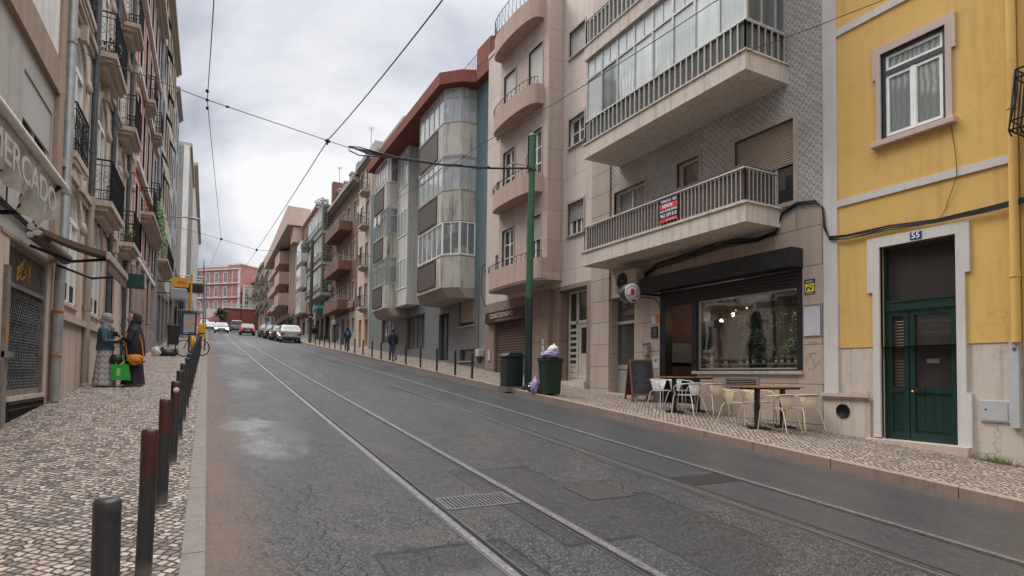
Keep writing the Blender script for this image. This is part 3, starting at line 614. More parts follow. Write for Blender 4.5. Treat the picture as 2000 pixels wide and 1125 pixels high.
text('numerals', '55', .13, (9.952, 5.185, 3.885), (0, -1, 0), (-1, 0, 0), flat('white_paint', (.8, .8, .8), .5), o, .003)
# window
mb = MB(); 
for (a, b_, c, e) in ((4.655, 4.74, 5.60, 7.22), (5.72, 5.795, 5.60, 7.22), (4.74, 5.72, 7.09, 7.22), (4.60, 4.655, 6.68, 7.22), (5.795, 5.85, 6.68, 7.22)): mb.box(F10, a, b_, -.05, .035, c, e)
mb.build('window_surround', PINKST, yb)
mb = MB(); mb.box(F10, 4.60, 5.86, -.05, .10, 5.50, 5.60); mb.build('window_sill', PINKST, yb, bevel=.012)
mb = MB(); ring(mb, F10, 4.743, 5.717, 5.603, 7.087, .055, -.09, -.02); mb.box(F10, 4.80, 5.66, -.09, -.02, 6.70, 6.78); wf = mb.build('window', GREEND, yb)
mb = MB(); ring(mb, F10, 4.80, 5.66, 6.785, 7.03, .04, -.08, -.035)
for a, b_ in ((4.80, 5.228), (5.232, 5.66)): ring(mb, F10, a, b_, 5.66, 6.695, .05, -.08, -.035)
mb.box(F10, 5.19, 5.27, -.035, -.025, 5.66, 6.69); mb.build('sash', PVC, wf)
mb = MB(); mb.box(F10, 4.82, 5.64, -.064, -.058, 5.68, 7.01); mb.build('pane', glass_dark('net_pane', (.15, .17, .165), (.36, .39, .38), .085), wf)
mb = MB()
pts = [(4.78 + .9 * k / 90, -.092 + .014 * math.sin(k * 1.1) + .008 * math.sin(k * .37)) for k in range(91)]
mb.add([F10.p(u, d, z) for z in (5.62, 7.07) for u, d in pts], [(i, i + 1, i + 92, i + 91) for i in range(90)], True); mb.build('curtain', flat('net_curtain', (.80, .84, .82), .9, var=.05), wf, fix=False)
mb = MB(); mb.box(F10, 4.745, 5.715, -.19, -.18, 5.61, 7.08); mb.build('room', DARKIN, wf)
# vent, meter box, conduit
t = thing('vent', 'round black iron vent grille low in the pale plinth beside the green door', 'vent', (9.96, 6.42, .98)); mb = MB(); mb.lathe((9.968, 6.41, 1.02), [(.0, 0), (.125, 0), (.125, .015), (.10, .018), (.10, .006), (0, .006)], 24, ax=(-1, 0, 0)); mb.build('ring', IRON, t)
mb = MB()
for k in range(-3, 4): mb.box(F10, 6.41 + k * .027 - .004, 6.41 + k * .027 + .004, .033, .044, 1.02 - math.sqrt(.01 - (k * .027) ** 2), 1.02 + math.sqrt(.01 - (k * .027) ** 2))
mb.build('bars', IRON, t)
METG = flat('grey_meter_paint', (.40, .42, .43), .5, var=.1, vs=8)
t = thing('meter_box', 'flat pale grey meter box low on the plinth right of the green door', 'meter box', (9.98, 4.2, 1.1)); mb = MB(); mb.box(F10, 4.0, 4.36, -.03, .012, .99, 1.30); mb.build('door', METG, t, bevel=.006); mb = MB(); mb.box(F10, 4.03, 4.335, .0125, .018, 1.015, 1.275); mb.build('panel', METG, t)
mb = MB(); mb.box(F10, 4.28, 4.30, .018, .026, 1.16, 1.18); mb.build('lock', IRON, t)
t = thing('conduit_cover', 'tall grey sheet-metal conduit cover at the foot of the yellow downpipe', 'conduit cover', (9.95, 3.98, .95)); mb = MB(); mb.box(F10, 3.875, 3.985, -.03, .07, .93, 2.13); mb.build('cover', METG, t, bevel=.006); mb = MB(); mb.box(F10, 3.90, 3.94, .0705, .074, 2.0, 2.05); mb.build('sticker', flat('green_sticker', (.05, .12, .08), .5), t)
pipe([(9.93, 3.895, 14), (9.93, 3.895, 2.12)], .055, 'yellow painted downpipe at the right edge of the ochre wall', OCHRE)
# neighbour with wrought iron balcony, mostly beyond the frame
nb = thing('building', 'ochre wall with a wrought iron balcony at the right edge of the picture', 'building', (10, -2, gz(-2)))
wall('wall', F10, -10, 3.85, -1.5, 12, [(1.2, 2.4, 4.9, 7.0), (-3, -1.8, 4.9, 7.0), (1.2, 2.4, .4, 2.7)], OCHRE, nb, .2)
for h in ((1.2, 2.4, 4.9, 7.0), (-3, -1.8, 4.9, 7.0), (1.2, 2.4, .4, 2.7)): window(F10, h, nb, surround=PINKST, glass=GC)
mb = MB(); mb.box(F10, .6, 3.50, .004, .55, 4.78, 4.86); mb.build('balcony', LIME, nb)
mb = MB()
for k in range(26): u = .6 + 3.13 * k / 25; mb.tube([F10.p(u, .52, 4.86), F10.p(u, .60, 4.93), F10.p(u * .99, .52, 5.30), F10.p(u * .985, .50, 5.76)], .011, 5)
for k in range(6): mb.tube([F10.p(3.73, .05 + .54 * k / 5, 4.93), F10.p(3.68, .05 + .46 * k / 5, 5.76)], .011, 5)
for z, dq in ((4.93, .60), (5.06, .58), (5.64, .51), (5.76, .50)): mb.tube([F10.p(.6, dq, z), F10.p(3.73 - (z - 4.93) * .06, dq, z), F10.p(3.73 - (z - 4.93) * .06, 0, z)], .014, 5)
mb.build('railing', IRON, nb)

# ---------------- tiled building with cafe
def azulejo():
    b = NB('azulejo_tiles'); sp = b.new('ShaderNodeSeparateXYZ'); b.l.new(b.geo.outputs['Position'], sp.inputs[0]); T = .145
    def cell(v, off=0): return b.math('SUBTRACT', b.math('FRACT', b.math('ADD', b.math('DIVIDE', v, T), off)), .5)
    y, z = b.math('ADD', sp.outputs[1], sp.outputs[0]), sp.outputs[2]; u, v = cell(y), cell(z); au, av = b.math('ABSOLUTE', u), b.math('ABSOLUTE', v)
    r = b.math('SQRT', b.math('ADD', b.math('MULTIPLY', u, u), b.math('MULTIPLY', v, v))); dg = b.math('ABSOLUTE', b.math('SUBTRACT', au, av)); ds = b.math('ADD', au, av)
    c = b.mix(b.ramp(r, [(.10, 1), (.14, 0), (.20, 0), (.24, 1), (.31, 1), (.35, 0)]), (.54, .53, .51), (.24, .27, .295))
    c = b.mix(b.ramp(dg, [(.03, .8), (.07, 0)]), c, (.24, .245, .25)); c = b.mix(b.ramp(ds, [(.74, 0), (.80, .9)]), c, (.34, .22, .14)); c = b.mix(b.ramp(ds, [(.44, 0), (.48, .6), (.54, .6), (.58, 0)]), c, (.46, .46, .45))
    e = b.math('MAXIMUM', au, av); c = b.mix(b.ramp(e, [(.485, 0), (.497, .7)]), c, (.12, .11, .10))
    wn_ = b.new('ShaderNodeTexWhiteNoise', noise_dimensions='2D'); fl = b.new('ShaderNodeCombineXYZ'); b.l.new(b.math('FLOOR', b.math('DIVIDE', y, T)), fl.inputs[0]); b.l.new(b.math('FLOOR', b.math('DIVIDE', z, T)), fl.inputs[1]); b.l.new(fl.outputs[0], wn_.inputs['Vector'])
    c = b.mix(b.math('MULTIPLY', wn_.outputs['Value'], .28), c, (.17, .14, .12)); c = b.mix(b.ramp(b.noise(b.geo.outputs['Position'], 1.0, 5, .6), [(.4, 0), (.75, .4)]), c, (.16, .13, .115))
    b.l.new(c, b.b.inputs['Base Color']); b.b.inputs['Roughness'].default_value = .28; b.bump(b.ramp(e, [(.46, 1), (.5, 0)]), .3, .003); return b.m
AZ = azulejo(); CLAD = stone('beige_cladding', (.46, .38, .32), (.39, .315, .265), 1.05, .74, .007, .35, .5, bump=.25); CONC = plaster('painted_concrete', (.56, .50, .44), .42, (.12, .10, .085), grain=40, sscale=1.6, streak=.7)
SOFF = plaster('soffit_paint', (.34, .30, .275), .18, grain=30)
BLACKP = flat('black_paint', (.012, .012, .014), .45, var=.3); BLACKM = lines('black_slats', (.02, .02, .022), (.006, .006, .006), .07, 'z', .4)
tb = thing('building', 'grey patterned-tile apartment building with long balconies over the cafe', 'building', (10, 10, gz(10)))
whs = [(7.38, 8.80, 5.02, 6.66), (9.84, 10.55, 4.98, 6.74), (11.72, 13.0, 4.98, 6.70)]
upper = [(7.7, 12.6, 8.2, 9.9)]
wall('wall', F10, 6.762, 13.17, 4.80, 16, whs + [(7.7, 12.5, 7.9, 9.95)], AZ, tb, .18)
cafe = (7.21, 9.94, 1.73, 3.66); cdoor = (10.0, 11.12, gz(10.5) + .12, 3.66); sdoor = (12.12, 13.13, gz(12.6) + .22, 3.75)
wall('ground_floor_wall', F10, 6.762, 13.17, .2, 4.798, [(7.21, 11.12, 3.60, 4.0), (7.21, 9.94, 1.73, 3.60), (9.97, 11.12, .95, 3.60), (12.12, 13.13, 1.12, 3.75)], CLAD, tb, .25, body=.5, d=.004, back=False)
for h, kw in ((whs[0], dict(nx=3, shutter=.52, shm=SH_BEIGE, glass=GD)), (whs[1], dict(nx=1, glass=GD2)), (whs[2], dict(nx=2, glass=GC))): window(F10, h, tb, fm=CREAMJ, surround=LIME, sw=.09, **kw)
# marquise (glazed balcony) and slabs
FU = FR(8.8); FLo = FR(9.0)
mb = MB(); mb.box(FU, 7.50, 12.80, -1.20, 0, 7.38, 7.74); mb.box(FU, 7.47, 12.83, -1.2, .03, 7.74, 7.775); mb.build('balcony_slab', CONC, tb)
mb = MB(); mb.box(FLo, 7.67, 13.12, -1.0, 0, 4.56, 4.92); mb.box(FLo, 7.63, 13.16, -1.0, .03, 4.92, 4.955); mb.build('balcony_slab', CONC, tb)
mb = MB(); mb.box(FU, 7.50, 12.80, -1.20, 0, 10.06, 10.43); mb.box(FU, 7.47, 12.83, -1.2, .03, 10.43, 10.465); mb.build('balcony_slab', CONC, tb)
RAILP = flat('rail_paint', (.40, .37, .34), .55, .1, var=.25, vs=20); RIB = lines('ribbed_glass', (.145, .165, .15), (.05, .058, .052), .085, 'y', .3, .3, bump=.2); REED = lines('reed_screen', (.13, .105, .09), (.035, .028, .024), .022, 'y', .9, .35, bump=1.0)
def brail(fr, z0, z1, u0, u1, back, screen, parent, step, pr=.012):
    r = railing(fr, u0, u1, -.04, z0, z1, parent, RAILP, step, back=back, rb=pr, top=.022, low=.03)
    mb = MB(); mb.box(fr, u0 + .03, u1 - .03, -.085, -.07, z0 + .05, z1 - .03); mb.box(fr, u0 + .05, u0 + .065, back + .03, -.085, z0 + .05, z1 - .03); mb.build('balcony_screen', screen, r); return r
brail(FU, 7.775, 8.36, 7.54, 12.76, -1.16, RIB, tb, .165, .014)
brail(FU, 10.465, 11.15, 7.54, 12.76, -1.16, RIB, tb, .165, .014)
r_ = brail(FLo, 4.955, 5.62, 7.72, 13.06, -.96, REED, tb, .105, .0075)
mb = MB(); Fq = FR(9.0)   # reed edge sticking above the rail, ragged
n = 150; P = []
for i in range(n + 1):
    u = 7.80 + (12.6 - 7.80) * i / n; P.append((u, 5.60 + .12 * (1 if u < 10.4 else .2) + rnd.uniform(0, .03)))
for i in range(n): mb.add([Fq.p(P[i][0], -.10, 5.3), Fq.p(P[i + 1][0], -.10, 5.3), Fq.p(P[i + 1][0], -.10, P[i + 1][1]), Fq.p(P[i][0], -.10, P[i][1]), Fq.p(P[i][0], -.115, 5.3), Fq.p(P[i + 1][0], -.115, 5.3), Fq.p(P[i + 1][0], -.115, P[i + 1][1]), Fq.p(P[i][0], -.115, P[i][1])], [(0, 1, 2, 3), (4, 7, 6, 5), (3, 2, 6, 7), (0, 3, 7, 4), (1, 5, 6, 2)])
for k in range(22): a0 = -.12 - .84 * k / 22; mb.box(Fq, 7.80, 7.815, a0 - .036, a0, 5.0, 5.70 + rnd.uniform(0, .03))
mb.build('reed_fence', REED, r_)
mq = MB(); posts = [7.56 + (12.76 - 7.56) * i / 8 for i in range(9)]
for u in posts: mq.box(FU, u - .028, u + .028, -.12, -.065, 8.37, 10.06)
for i in range(16): u = (posts[i // 2] + posts[i // 2 + 1]) / 2 if i % 2 == 0 else posts[i // 2 + 1]; mq.box(FU, u - .014, u + .014, -.11, -.075, 9.5, 10.06)
for z in (8.38, 9.50, 10.02): mq.box(FU, 7.54, 12.79, -.121, -.064, z, z + .045)
for dd in (-.5, -.9, -1.17): mq.box(FU, 7.54, 7.59, dd - .02, dd + .02, 8.37, 10.06)
for z in (8.38, 9.50, 10.02): mq.box(FU, 7.541, 7.589, -1.18, -.122, z, z + .044)
mo = mq.build('glazed_enclosure', ALU, tb)
GCL = glass_clear('enclosure_glass', (.93, .97, .97), 2.2)
FROST = glass_dark('frosted_pane', (.50, .56, .55), (.66, .71, .70), .5, .08, .02); VOIL = glass_dark('voile_pane', (.40, .45, .45), (.70, .75, .74), .12, .03, .03); CLRP = glass_dark('clear_dark_pane', (.10, .12, .12), (.45, .5, .5), .35, .03, .03)
for i in range(8):
    a_, b2 = posts[i] + .028, posts[i + 1] - .028; c_ = (a_ + b2) / 2
    mb = MB(); mb.box(FU, a_, b2, -.098, -.092, 9.53, 10.02); mb.build('pane', FROST if i not in (2,) else VOIL, mo)
    mb = MB(); mb.box(FU, a_, b2, -.099, -.093, 8.42, 9.50); mb.build('pane', (VOIL, FROST, VOIL, VOIL, FROST, VOIL, CLRP, VOIL)[i], mo)
mb = MB(); mb.box(FU, 7.562, 7.568, -1.16, -.11, 8.42, 10.03); mb.build('pane', glass_dark('side_pane', (.05, .06, .06), (.25, .27, .27), .3), mo)
CURT = flat('voile_curtain', (.80, .84, .83), .9, var=.06)
mb = MB(); n = 420
for a, b_ in ((7.62, 9.72), (9.74, 11.06), (11.08, 12.74)):
    m_ = int((b_ - a) * 70); P = [FU.p(a + (b_ - a) * k / m_, -.19 + .022 * math.sin(k * .95 + math.sin(k * .13)), 0) for k in range(m_ + 1)]
    mb.add([p + Vector((0, 0, z)) for z in (8.0, 9.98) for p in P], [(i, i + 1, i + m_ + 2, i + m_ + 1) for i in range(m_)], True)
mb.build('curtain', CURT, mo, fix=False)
mb = MB(); mb.box(FU, 7.66, 12.7, -1.19, -1.17, 7.8, 10.0); mb.build('inner_wall', plaster('inner_wall_paint', (.34, .35, .33), .1), mo)
# stone pier between the two buildings
CLADP = stone('pier_cladding', (.46, .38, .32), (.40, .32, .27), 2.0, .62, .008, .3, .5)
mb = MB(); mb.box(F10, 13.17, 14.03, -.6, .05, .6, 16); mb.build('pier', CLADP, tb)
# side street door
mb = MB(); sd = (12.12, 13.13, 1.13, 3.75); ring(mb, F10, sd[0] + .003, sd[1] - .003, sd[2], sd[3] - .003, .06, -.24, -.17); mb.box(F10, 12.18, 13.07, -.24, -.16, 3.02, 3.10); mb.box(F10, 12.3, 13.07, -.235, -.18, 1.78, 1.9); mb.box(F10, 12.26, 12.33, -.235, -.165, 1.15, 3.02); mb.box(F10, 12.33, 13.07, -.235, -.19, 1.15, 1.75)
d_ = mb.build('door', flat('grey_door_paint', (.27, .265, .25), .5), tb); mb = MB(); mb.box(F10, 12.15, 13.1, -.215, -.205, 1.75, 3.72); mb.build('pane', glass_dark('door_glass2', (.03, .033, .03)), d_)
mb = MB(); mb.prism([(9.99, 12.0), (9.80, 12.0), (9.80, 13.2), (9.99, 13.2)], lambda p: gz(p[1]) + .08, 1.13); mb.build('doorstep', PINKST, tb)

# ---------------- cafe shopfront
cf = thing('cafe_shop', 'black cafe shopfront with a wide plant-filled window, open door and black fascia', 'shopfront', (10, 9.2, gz(9.2)))
mb = MB(); mb.box(F10, 7.19, 11.52, .006, .34, 3.69, 4.06); mb.build('fascia', BLACKP, cf, bevel=.008)
mb = MB(); mb.box(F10, 7.21, 11.12, -.22, .02, 3.34, 3.655); mb.build('shutter_box', BLACKM, cf)
mb = MB(); mb.box(F10, 7.215, 7.31, -.2, .03, 1.75, 3.34); mb.build('frame', BLACKP, cf); mb = MB(); mb.box(F10, 9.90, 10.04, -.2, .03, 1.0, 3.34); mb.build('door_post', BLACKP, cf); mb = MB(); mb.box(F10, 10.92, 11.115, -.2, .03, .99, 3.34); mb.build('door_post', BLACKP, cf)
SILV = flat('silver_trim', (.45, .47, .46), .35, .6)
mb = MB(); ring(mb, F10, 7.31, 9.90, 1.76, 3.335, .03, -.10, -.05); wn_o = mb.build('window', SILV, cf)
mb = MB(); mb.box(F10, 7.34, 9.87, -.082, -.074, 1.79, 3.305); mb.build('pane', glass_clear('shop_glass', (.92, .94, .93), .5), wn_o)
mb = MB(); mb.box(F10, 7.20, 10.02, -.12, .05, 1.66, 1.727); mb.build('sill', plaster('cement_sill', (.36, .34, .31), .3), cf)
# interior room behind the glass
mb = MB(); X = 10.25
mb.add([(X, 7.0, 1.0), (X, 7.0, 3.7), (14.5, 7.0, 3.7), (14.5, 7.0, 1.0)], [(0, 1, 2, 3)]); mb.add([(14.5, 7.0, 1.0), (14.5, 7.0, 3.7), (14.5, 11.3, 3.7), (14.5, 11.3, 1.0)], [(0, 1, 2, 3)])
mb.add([(X, 11.3, 1.0), (X, 11.3, 3.7), (14.5, 11.3, 3.7), (14.5, 11.3, 1.0)], [(0, 1, 2, 3)]); mb.add([(X, 7, 3.7), (X, 11.3, 3.7), (14.5, 11.3, 3.7), (14.5, 7, 3.7)], [(0, 1, 2, 3)]); mb.add([(X, 7, 1.0), (X, 11.3, 1.0), (14.5, 11.3, 1.0), (14.5, 7, 1.0)], [(0, 1, 2, 3)])
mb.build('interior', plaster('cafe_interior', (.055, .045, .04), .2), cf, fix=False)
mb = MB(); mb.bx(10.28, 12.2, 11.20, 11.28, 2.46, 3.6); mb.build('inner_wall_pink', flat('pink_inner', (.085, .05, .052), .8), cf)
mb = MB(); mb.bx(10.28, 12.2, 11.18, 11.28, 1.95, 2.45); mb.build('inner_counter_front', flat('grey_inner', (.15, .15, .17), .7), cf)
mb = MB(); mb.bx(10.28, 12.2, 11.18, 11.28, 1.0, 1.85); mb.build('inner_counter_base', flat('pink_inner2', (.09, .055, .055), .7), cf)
mb = MB(); mb.box(F10, 9.98, 10.05, -.5, -.18, 1.0, 3.34); mb.box(F10, 10.05, 10.9, -.3, -.24, 1.0, 1.05); mb.build('door', BLACKP, cf)
mb = MB(); mb.bx(10.10, 10.36, 7.35, 9.85, 1.86, 1.89); mb.bx(10.10, 10.36, 7.35, 7.38, 1.7, 1.86); mb.build('display_shelf', flat('shelf_wood', (.24, .15, .09), .6), cf)
WCUP = flat('white_ceramic', (.62, .61, .58), .35); PL1 = leafmat('leaf_green', (.07, .17, .045), (.17, .32, .09)); PL2 = leafmat('leaf_dark', (.012, .035, .014), (.03, .06, .022))
for i, y in enumerate((7.50, 7.66, 7.82, 7.95, 8.25, 8.50, 8.66, 8.84, 9.25)):
    t = thing('flower_pot', 'small white pot with a green sprig on the shelf inside the cafe window', 'pot', (10.2, y, 1.89), group='white pots along the cafe window shelf')
    mb = MB(); mb.lathe((10.2, y, 1.89), [(.022, 0), (.03, .02), (.033, .055), (.028, .055), (.024, .04)], 12); mb.build('pot', WCUP, t)
    mb = MB(); leaves(mb, (10.2, y, 2.0), .05, .05, .07, 26, .022); mb.build('sprig', PL1, t, fix=False)
for j, (y, x, z, rx, rz, n) in enumerate(((7.75, 10.55, 2.85, .16, .45, 260), (8.25, 10.6, 2.95, .18, .40, 260), (8.75, 10.5, 2.55, .24, .60, 420), (9.15, 10.55, 2.95, .18, .35, 240), (8.0, 10.9, 2.25, .3, .30, 300), (9.55, 10.5, 3.0, .14, .3, 160), (8.5, 10.75, 2.1, .25, .25, 260), (7.5, 10.5, 2.3, .12, .3, 160))):
    t = thing('hanging_plant', 'trailing green plant hanging inside the dark cafe window', 'plant', (x, y, z), group='plants hanging inside the cafe window')
    mb = MB()
    for q_ in range(7): leaves(mb, (x + rnd.uniform(-1, 1) * rx, y + rnd.uniform(-1.6, 1.6) * rx, z + rnd.uniform(-.75, .75) * rz), rx * .45, rx * .5, rz * rnd.uniform(.25, .5), n // 7, .042, 1.5)
    mb.build('foliage', PL1, t, fix=False)
    mb = MB(); mb.tube([(x, y, z), (x, y, 3.68)], .008, 4); mb.build('cord', IRON, t)
BULB = emit('warm_bulb', (1, .50, .16), 2.5); REDL = emit('red_lamp', (1, .09, .03), 6)
for q_, e_w, c_w in (((10.9, 8.05, 2.95), 6, (1, .76, .5)), ((10.7, 9.6, 3.15), 5, (1, .75, .5)), ((11.2, 10.4, 3.1), 5, (1, .7, .45))):   # the cafe's own lamps
    ld = bpy.data.lights.new('cafe_lamp_light', 'POINT'); ld.energy = e_w; ld.color = c_w; ld.shadow_soft_size = .05; lo_ = bpy.data.objects.new('cafe_lamp_light', ld); COL.objects.link(lo_); lo_.location = (q_[0] + .1, q_[1], q_[2] - .1)
for (x, y, z, r, m, lab) in ((10.9, 8.05, 2.95, .022, BULB, 'warm bare bulb glowing deep behind the middle of the cafe window'), (10.4, 7.46, 3.18, .045, REDL, 'small red lamp glowing at the top right corner of the cafe window'), (11.6, 10.2, 3.25, .018, BULB, 'tiny warm ceiling light seen through the open cafe doorway'), (10.7, 9.1, 3.15, .018, BULB, 'warm small light near the top of the cafe window, left of centre')):
    t = thing('lamp', lab, 'lamp', (x, y, z)); mb = MB(); mb.ball((x, y, z), r, r, r * 1.2); mb.build('bulb', m, t); mb = MB(); mb.tube([(x, y, z + r), (x, y, 3.69)], .006, 4); mb.build('cord', IRON, t)
# bottle-vase by the window left edge, vent under window
t = thing('vase', 'slim white labelled bottle with a flower at the left end of the cafe window', 'vase', (10.17, 9.62, 1.89)); mb = MB(); mb.lathe((10.17, 9.62, 1.80), [(.04, 0), (.04, .2), (.015, .26), (.015, .34)], 12); mb.build('bottle', WCUP, t); mb = MB(); leaves(mb, (10.17, 9.62, 2.24), .05, .05, .08, 20, .03); mb.ball((10.17, 9.62, 2.20), .03, .03, .03); mb.build('flower', flat('cream_flower', (.5, .42, .2), .7), t)
t = thing('vent_grille', 'louvred metal air vent under the cafe window', 'vent', (10, 8.6, 1.4)); mb = MB(); ring(mb, F10, 8.20, 9.06, 1.38, 1.60, .035, .005, .03); mb.build('frame', flat('vent_grey', (.28, .26, .22), .6, .3), t); mb = MB()
for k in range(4): mb.box(F10, 8.235, 9.025, .006, .026, 1.425 + k * .037, 1.440 + k * .037)
mb.build('louvre', flat('vent_grey', (0, 0, 0)), t); mb = MB(); mb.box(F10, 8.235, 9.025, .0045, .0055, 1.415, 1.565); mb.build('dark_back', DARKIN, t)
# stickers, notices
t = thing('notice_panel', 'blank pale grey panel on the cladding right of the cafe window', 'panel', (9.99, 7.0, 2.6)); mb = MB(); mb.box(F10, 6.84, 7.175, .006, .026, 2.38, 2.93); mb.build('panel', flat('pale_panel', (.46, .48, .52), .5, var=.05), t); mb = MB(); ring(mb, F10, 6.83, 7.18, 2.375, 2.94, .010, .005, .028); mb.build('edge', flat('edge_grey', (.2, .2, .2), .5), t)
t = thing('poster', 'small yellow and black bill pasted above the blank panel by the cafe', 'poster', (9.99, 7.05, 3.3)); mb = MB(); mb.box(F10, 6.95, 7.165, .005, .009, 3.16, 3.45); mb.build('sheet', flat('black_print', (.02, .02, .03), .5), t)
mb = MB(); mb.box(F10, 6.965, 7.15, .0092, .0105, 3.215, 3.365); mb.build('yellow_field', flat('yellow_print', (.75, .62, .02), .5), t); mb = MB()
for (u, z, w, h) in ((7.12, 3.24, .02, .06), (7.09, 3.28, .03, .03), (7.04, 3.25, .035, .04), (7.0, 3.30, .02, .03), (7.06, 3.33, .02, .02)): mb.box(F10, u - w, u + w * .5, .0106, .0118, z, z + h)
mb.build('print', MATS['black_print'], t); mb = MB(); mb.box(F10, 6.99, 7.13, .0092, .0102, 3.385, 3.388)
for k in range(5): mb.box(F10, 6.99 + k * .03, 7.01 + k * .03, .0092, .0102, 3.385, 3.425)
mb.build('print', flat('grey_print', (.45, .48, .5), .5), t); mb = MB(); mb.box(F10, 6.98, 7.13, .0092, .0102, 3.178, 3.195); mb.build('print', MATS['grey_print'], t)
t = thing('menu_frame', 'small black chalk menu plate on the wall left of the cafe door', 'menu board', (9.99, 11.45, 2.4)); mb = MB(); mb.box(F10, 11.20, 11.44, .006, .03, 2.57, 2.84); mb.build('board', BLACKP, t)
mb = MB()
for k in range(5): mb.box(F10, 11.23 + .02 * (k % 2), 11.41 - .03 * (k % 3), .030, .032, 2.61 + k * .043, 2.618 + k * .043)
mb.build('chalk_lines', flat('chalk', (.35, .35, .36), .9), t)
t = thing('sticker', 'torn orange and white sticker left of the cafe door frame', 'sticker', (9.99, 11.3, 3)); mb = MB(); mb.box(F10, 11.16, 11.38, .005, .009, 2.94, 3.14); mb.build('orange', flat('orange_print', (.5, .14, .05), .6), t); mb = MB(); mb.box(F10, 11.30, 11.44, .0092, .0105, 2.92, 3.12); mb.build('paper', flat('paper', (.5, .47, .44), .7), t)
t = thing('paper_notice', 'curled white paper notice low on the wall behind the chalkboard', 'notice', (9.99, 11.3, 1.9)); mb = MB(); mb.box(F10, 11.17, 11.40, .005, .012, 1.80, 2.10); mb.build('sheet', MATS['paper'], t); mb = MB(); mb.box(F10, 11.23, 11.34, .0125, .014, 1.95, 2.04); mb.build('print', flat('purple_print', (.2, .18, .35), .6), t)
t = thing('letter_box', 'small grey metal letter box on the wall left of the cafe door', 'letter box', (9.95, 11.62, 2.3)); mb = MB(); mb.box(F10, 11.5, 11.68, .005, .10, 2.13, 2.43); mb.build('box', flat('letterbox_grey', (.30, .30, .30), .45, .3), t, bevel=.012); mb = MB(); mb.box(F10, 11.49, 11.69, .005, .125, 2.425, 2.45); mb.build('lid', MATS['letterbox_grey'], t)
# graffiti scribbles
def scribble(name, label, fr, u0, u1, z0, z1, d, m, n, cat='graffiti', r=.006):
    t = thing(name, label, cat, fr.p((u0 + u1) / 2, d, z0)); mb = MB()
    for _ in range(n):
        u, z = rnd.uniform(u0, u1), rnd.uniform(z0, z1); P = []
        for k in range(7): P.append(fr.p(min(u1, max(u0, u)), d, min(z1, max(z0, z)))); u += rnd.gauss(0, (u1 - u0) * .22); z += rnd.gauss(0, (z1 - z0) * .2)
        mb.tube(P, r, 4, smooth=True)
    mb.build('strokes', m, t)
INK = flat('spray_black', (.05, .045, .045), .8); INKO = flat('spray_orange', (.50, .27, .06), .8)
scribble('graffiti', 'thin black scrawled tag on the pale cladding under the blank grey panel', F10, 6.88, 7.14, 1.75, 2.25, .004, INK, 4, r=.0035)
scribble('graffiti', 'narrow black scrawl beside the little grey letter box', F10, 11.72, 11.90, 2.0, 2.5, .004, INK, 3, r=.0035)

# for-sale board on the lower balcony
t = thing('sale_sign', 'red and black for-sale banner tied to the lower balcony railing', 'banner', (8.93, 10.0, 5.0)); Fs = FR(9.0)
a, b_ = 9.50, 10.06; z0, z1 = 5.0, 5.60
mb = MB(); mb.box(Fs, a, b_, -.02, -.012, z0 + .05, z1); mb.build('sheet', flat('banner_black', (.018, .018, .03), .5), t)
REDP = flat('banner_red', (.62, .03, .045), .5); mb = MB(); mb.box(Fs, a, b_, -.0118, -.010, 5.345, 5.455); mb.box(Fs, a, b_, -.0118, -.010, 5.05, 5.115); mb.build('red_band', REDP, t)
WP = MATS['white_paint']; uc = (a + b_) / 2
text('lettering', '\u25bdPRECCI   BZI', .075, (9.009, uc, 5.51), (0, -1, 0), (-1, 0, 0), WP, t, .001); text('lettering', 'VENDE', .105, (9.009, uc + .04, 5.40), (0, -1, 0), (-1, 0, 0), WP, t, .001, shear=.2)
text('lettering', 'ANA PONCIANO', .075, (9.009, uc, 5.295), (0, -1, 0), (-1, 0, 0), WP, t, .001, squash=.95); text('lettering', '962 539 510', .105, (9.009, uc, 5.19), (0, -1, 0), (-1, 0, 0), WP, t, .001, squash=.95)
mb = MB(); mb.box(Fs, a + .04, b_ - .2, -.0098, -.0085, 5.075, 5.09); mb.build('small_print', flat('pink_print', (.8, .4, .4), .5), t)
# air conditioner and drum sign
t = thing('air_conditioner', 'cream air-conditioning unit hung under the balcony left of the cafe fascia', 'air conditioner', (9.8, 11.95, 3.6)); CRM = flat('ac_cream', (.40, .34, .27), .5, var=.12)
mb = MB(); mb.bx(9.60, 9.92, 11.62, 12.42, 3.80, 4.36); mb.build('case', CRM, t, bevel=.02)
mb = MB(); mb.lathe((9.60, 12.14, 4.08), [(.215, 0), (.215, .012), (.195, .014), (.195, .004), (0, .004)], 24, ax=(-1, 0, 0)); mb.build('fan_ring', flat('ac_dark', (.02, .02, .022), .6), t)
mb = MB()
for r_i in (.05, .09, .13, .17): mb.tube([(9.584, 12.14 + r_i * math.cos(2 * math.pi * k / 20), 4.08 + r_i * math.sin(2 * math.pi * k / 20)) for k in range(21)], .004, 4)
mb.ball((9.588, 12.14, 4.08), .012, .035, .035); mb.build('fan_grille', flat('ac_wire', (.12, .12, .12), .5), t)
mb = MB(); mb.bx(9.62, 9.99, 11.72, 11.76, 3.74, 3.79); mb.bx(9.62, 9.99, 12.28, 12.32, 3.74, 3.79); mb.build('bracket', IRON, t)
t = thing('cafe_sign', 'round drum sign with a white face and red mug projecting by the cafe', 'sign', (9.1, 11.2, 3.6)); C = Vector((8.97, 10.95, 3.57)); Rr = .245
mb = MB(); mb.lathe(C, [(0, 0), (Rr * .97, 0), (Rr, .012), (Rr, .02), (Rr, .19), (Rr * .97, .20), (0, .20)], 40, ax=(0, 1, 0)); mb.build('drum', flat('sign_blueblack', (.02, .022, .035), .3, var=.15, coat=.5), t)
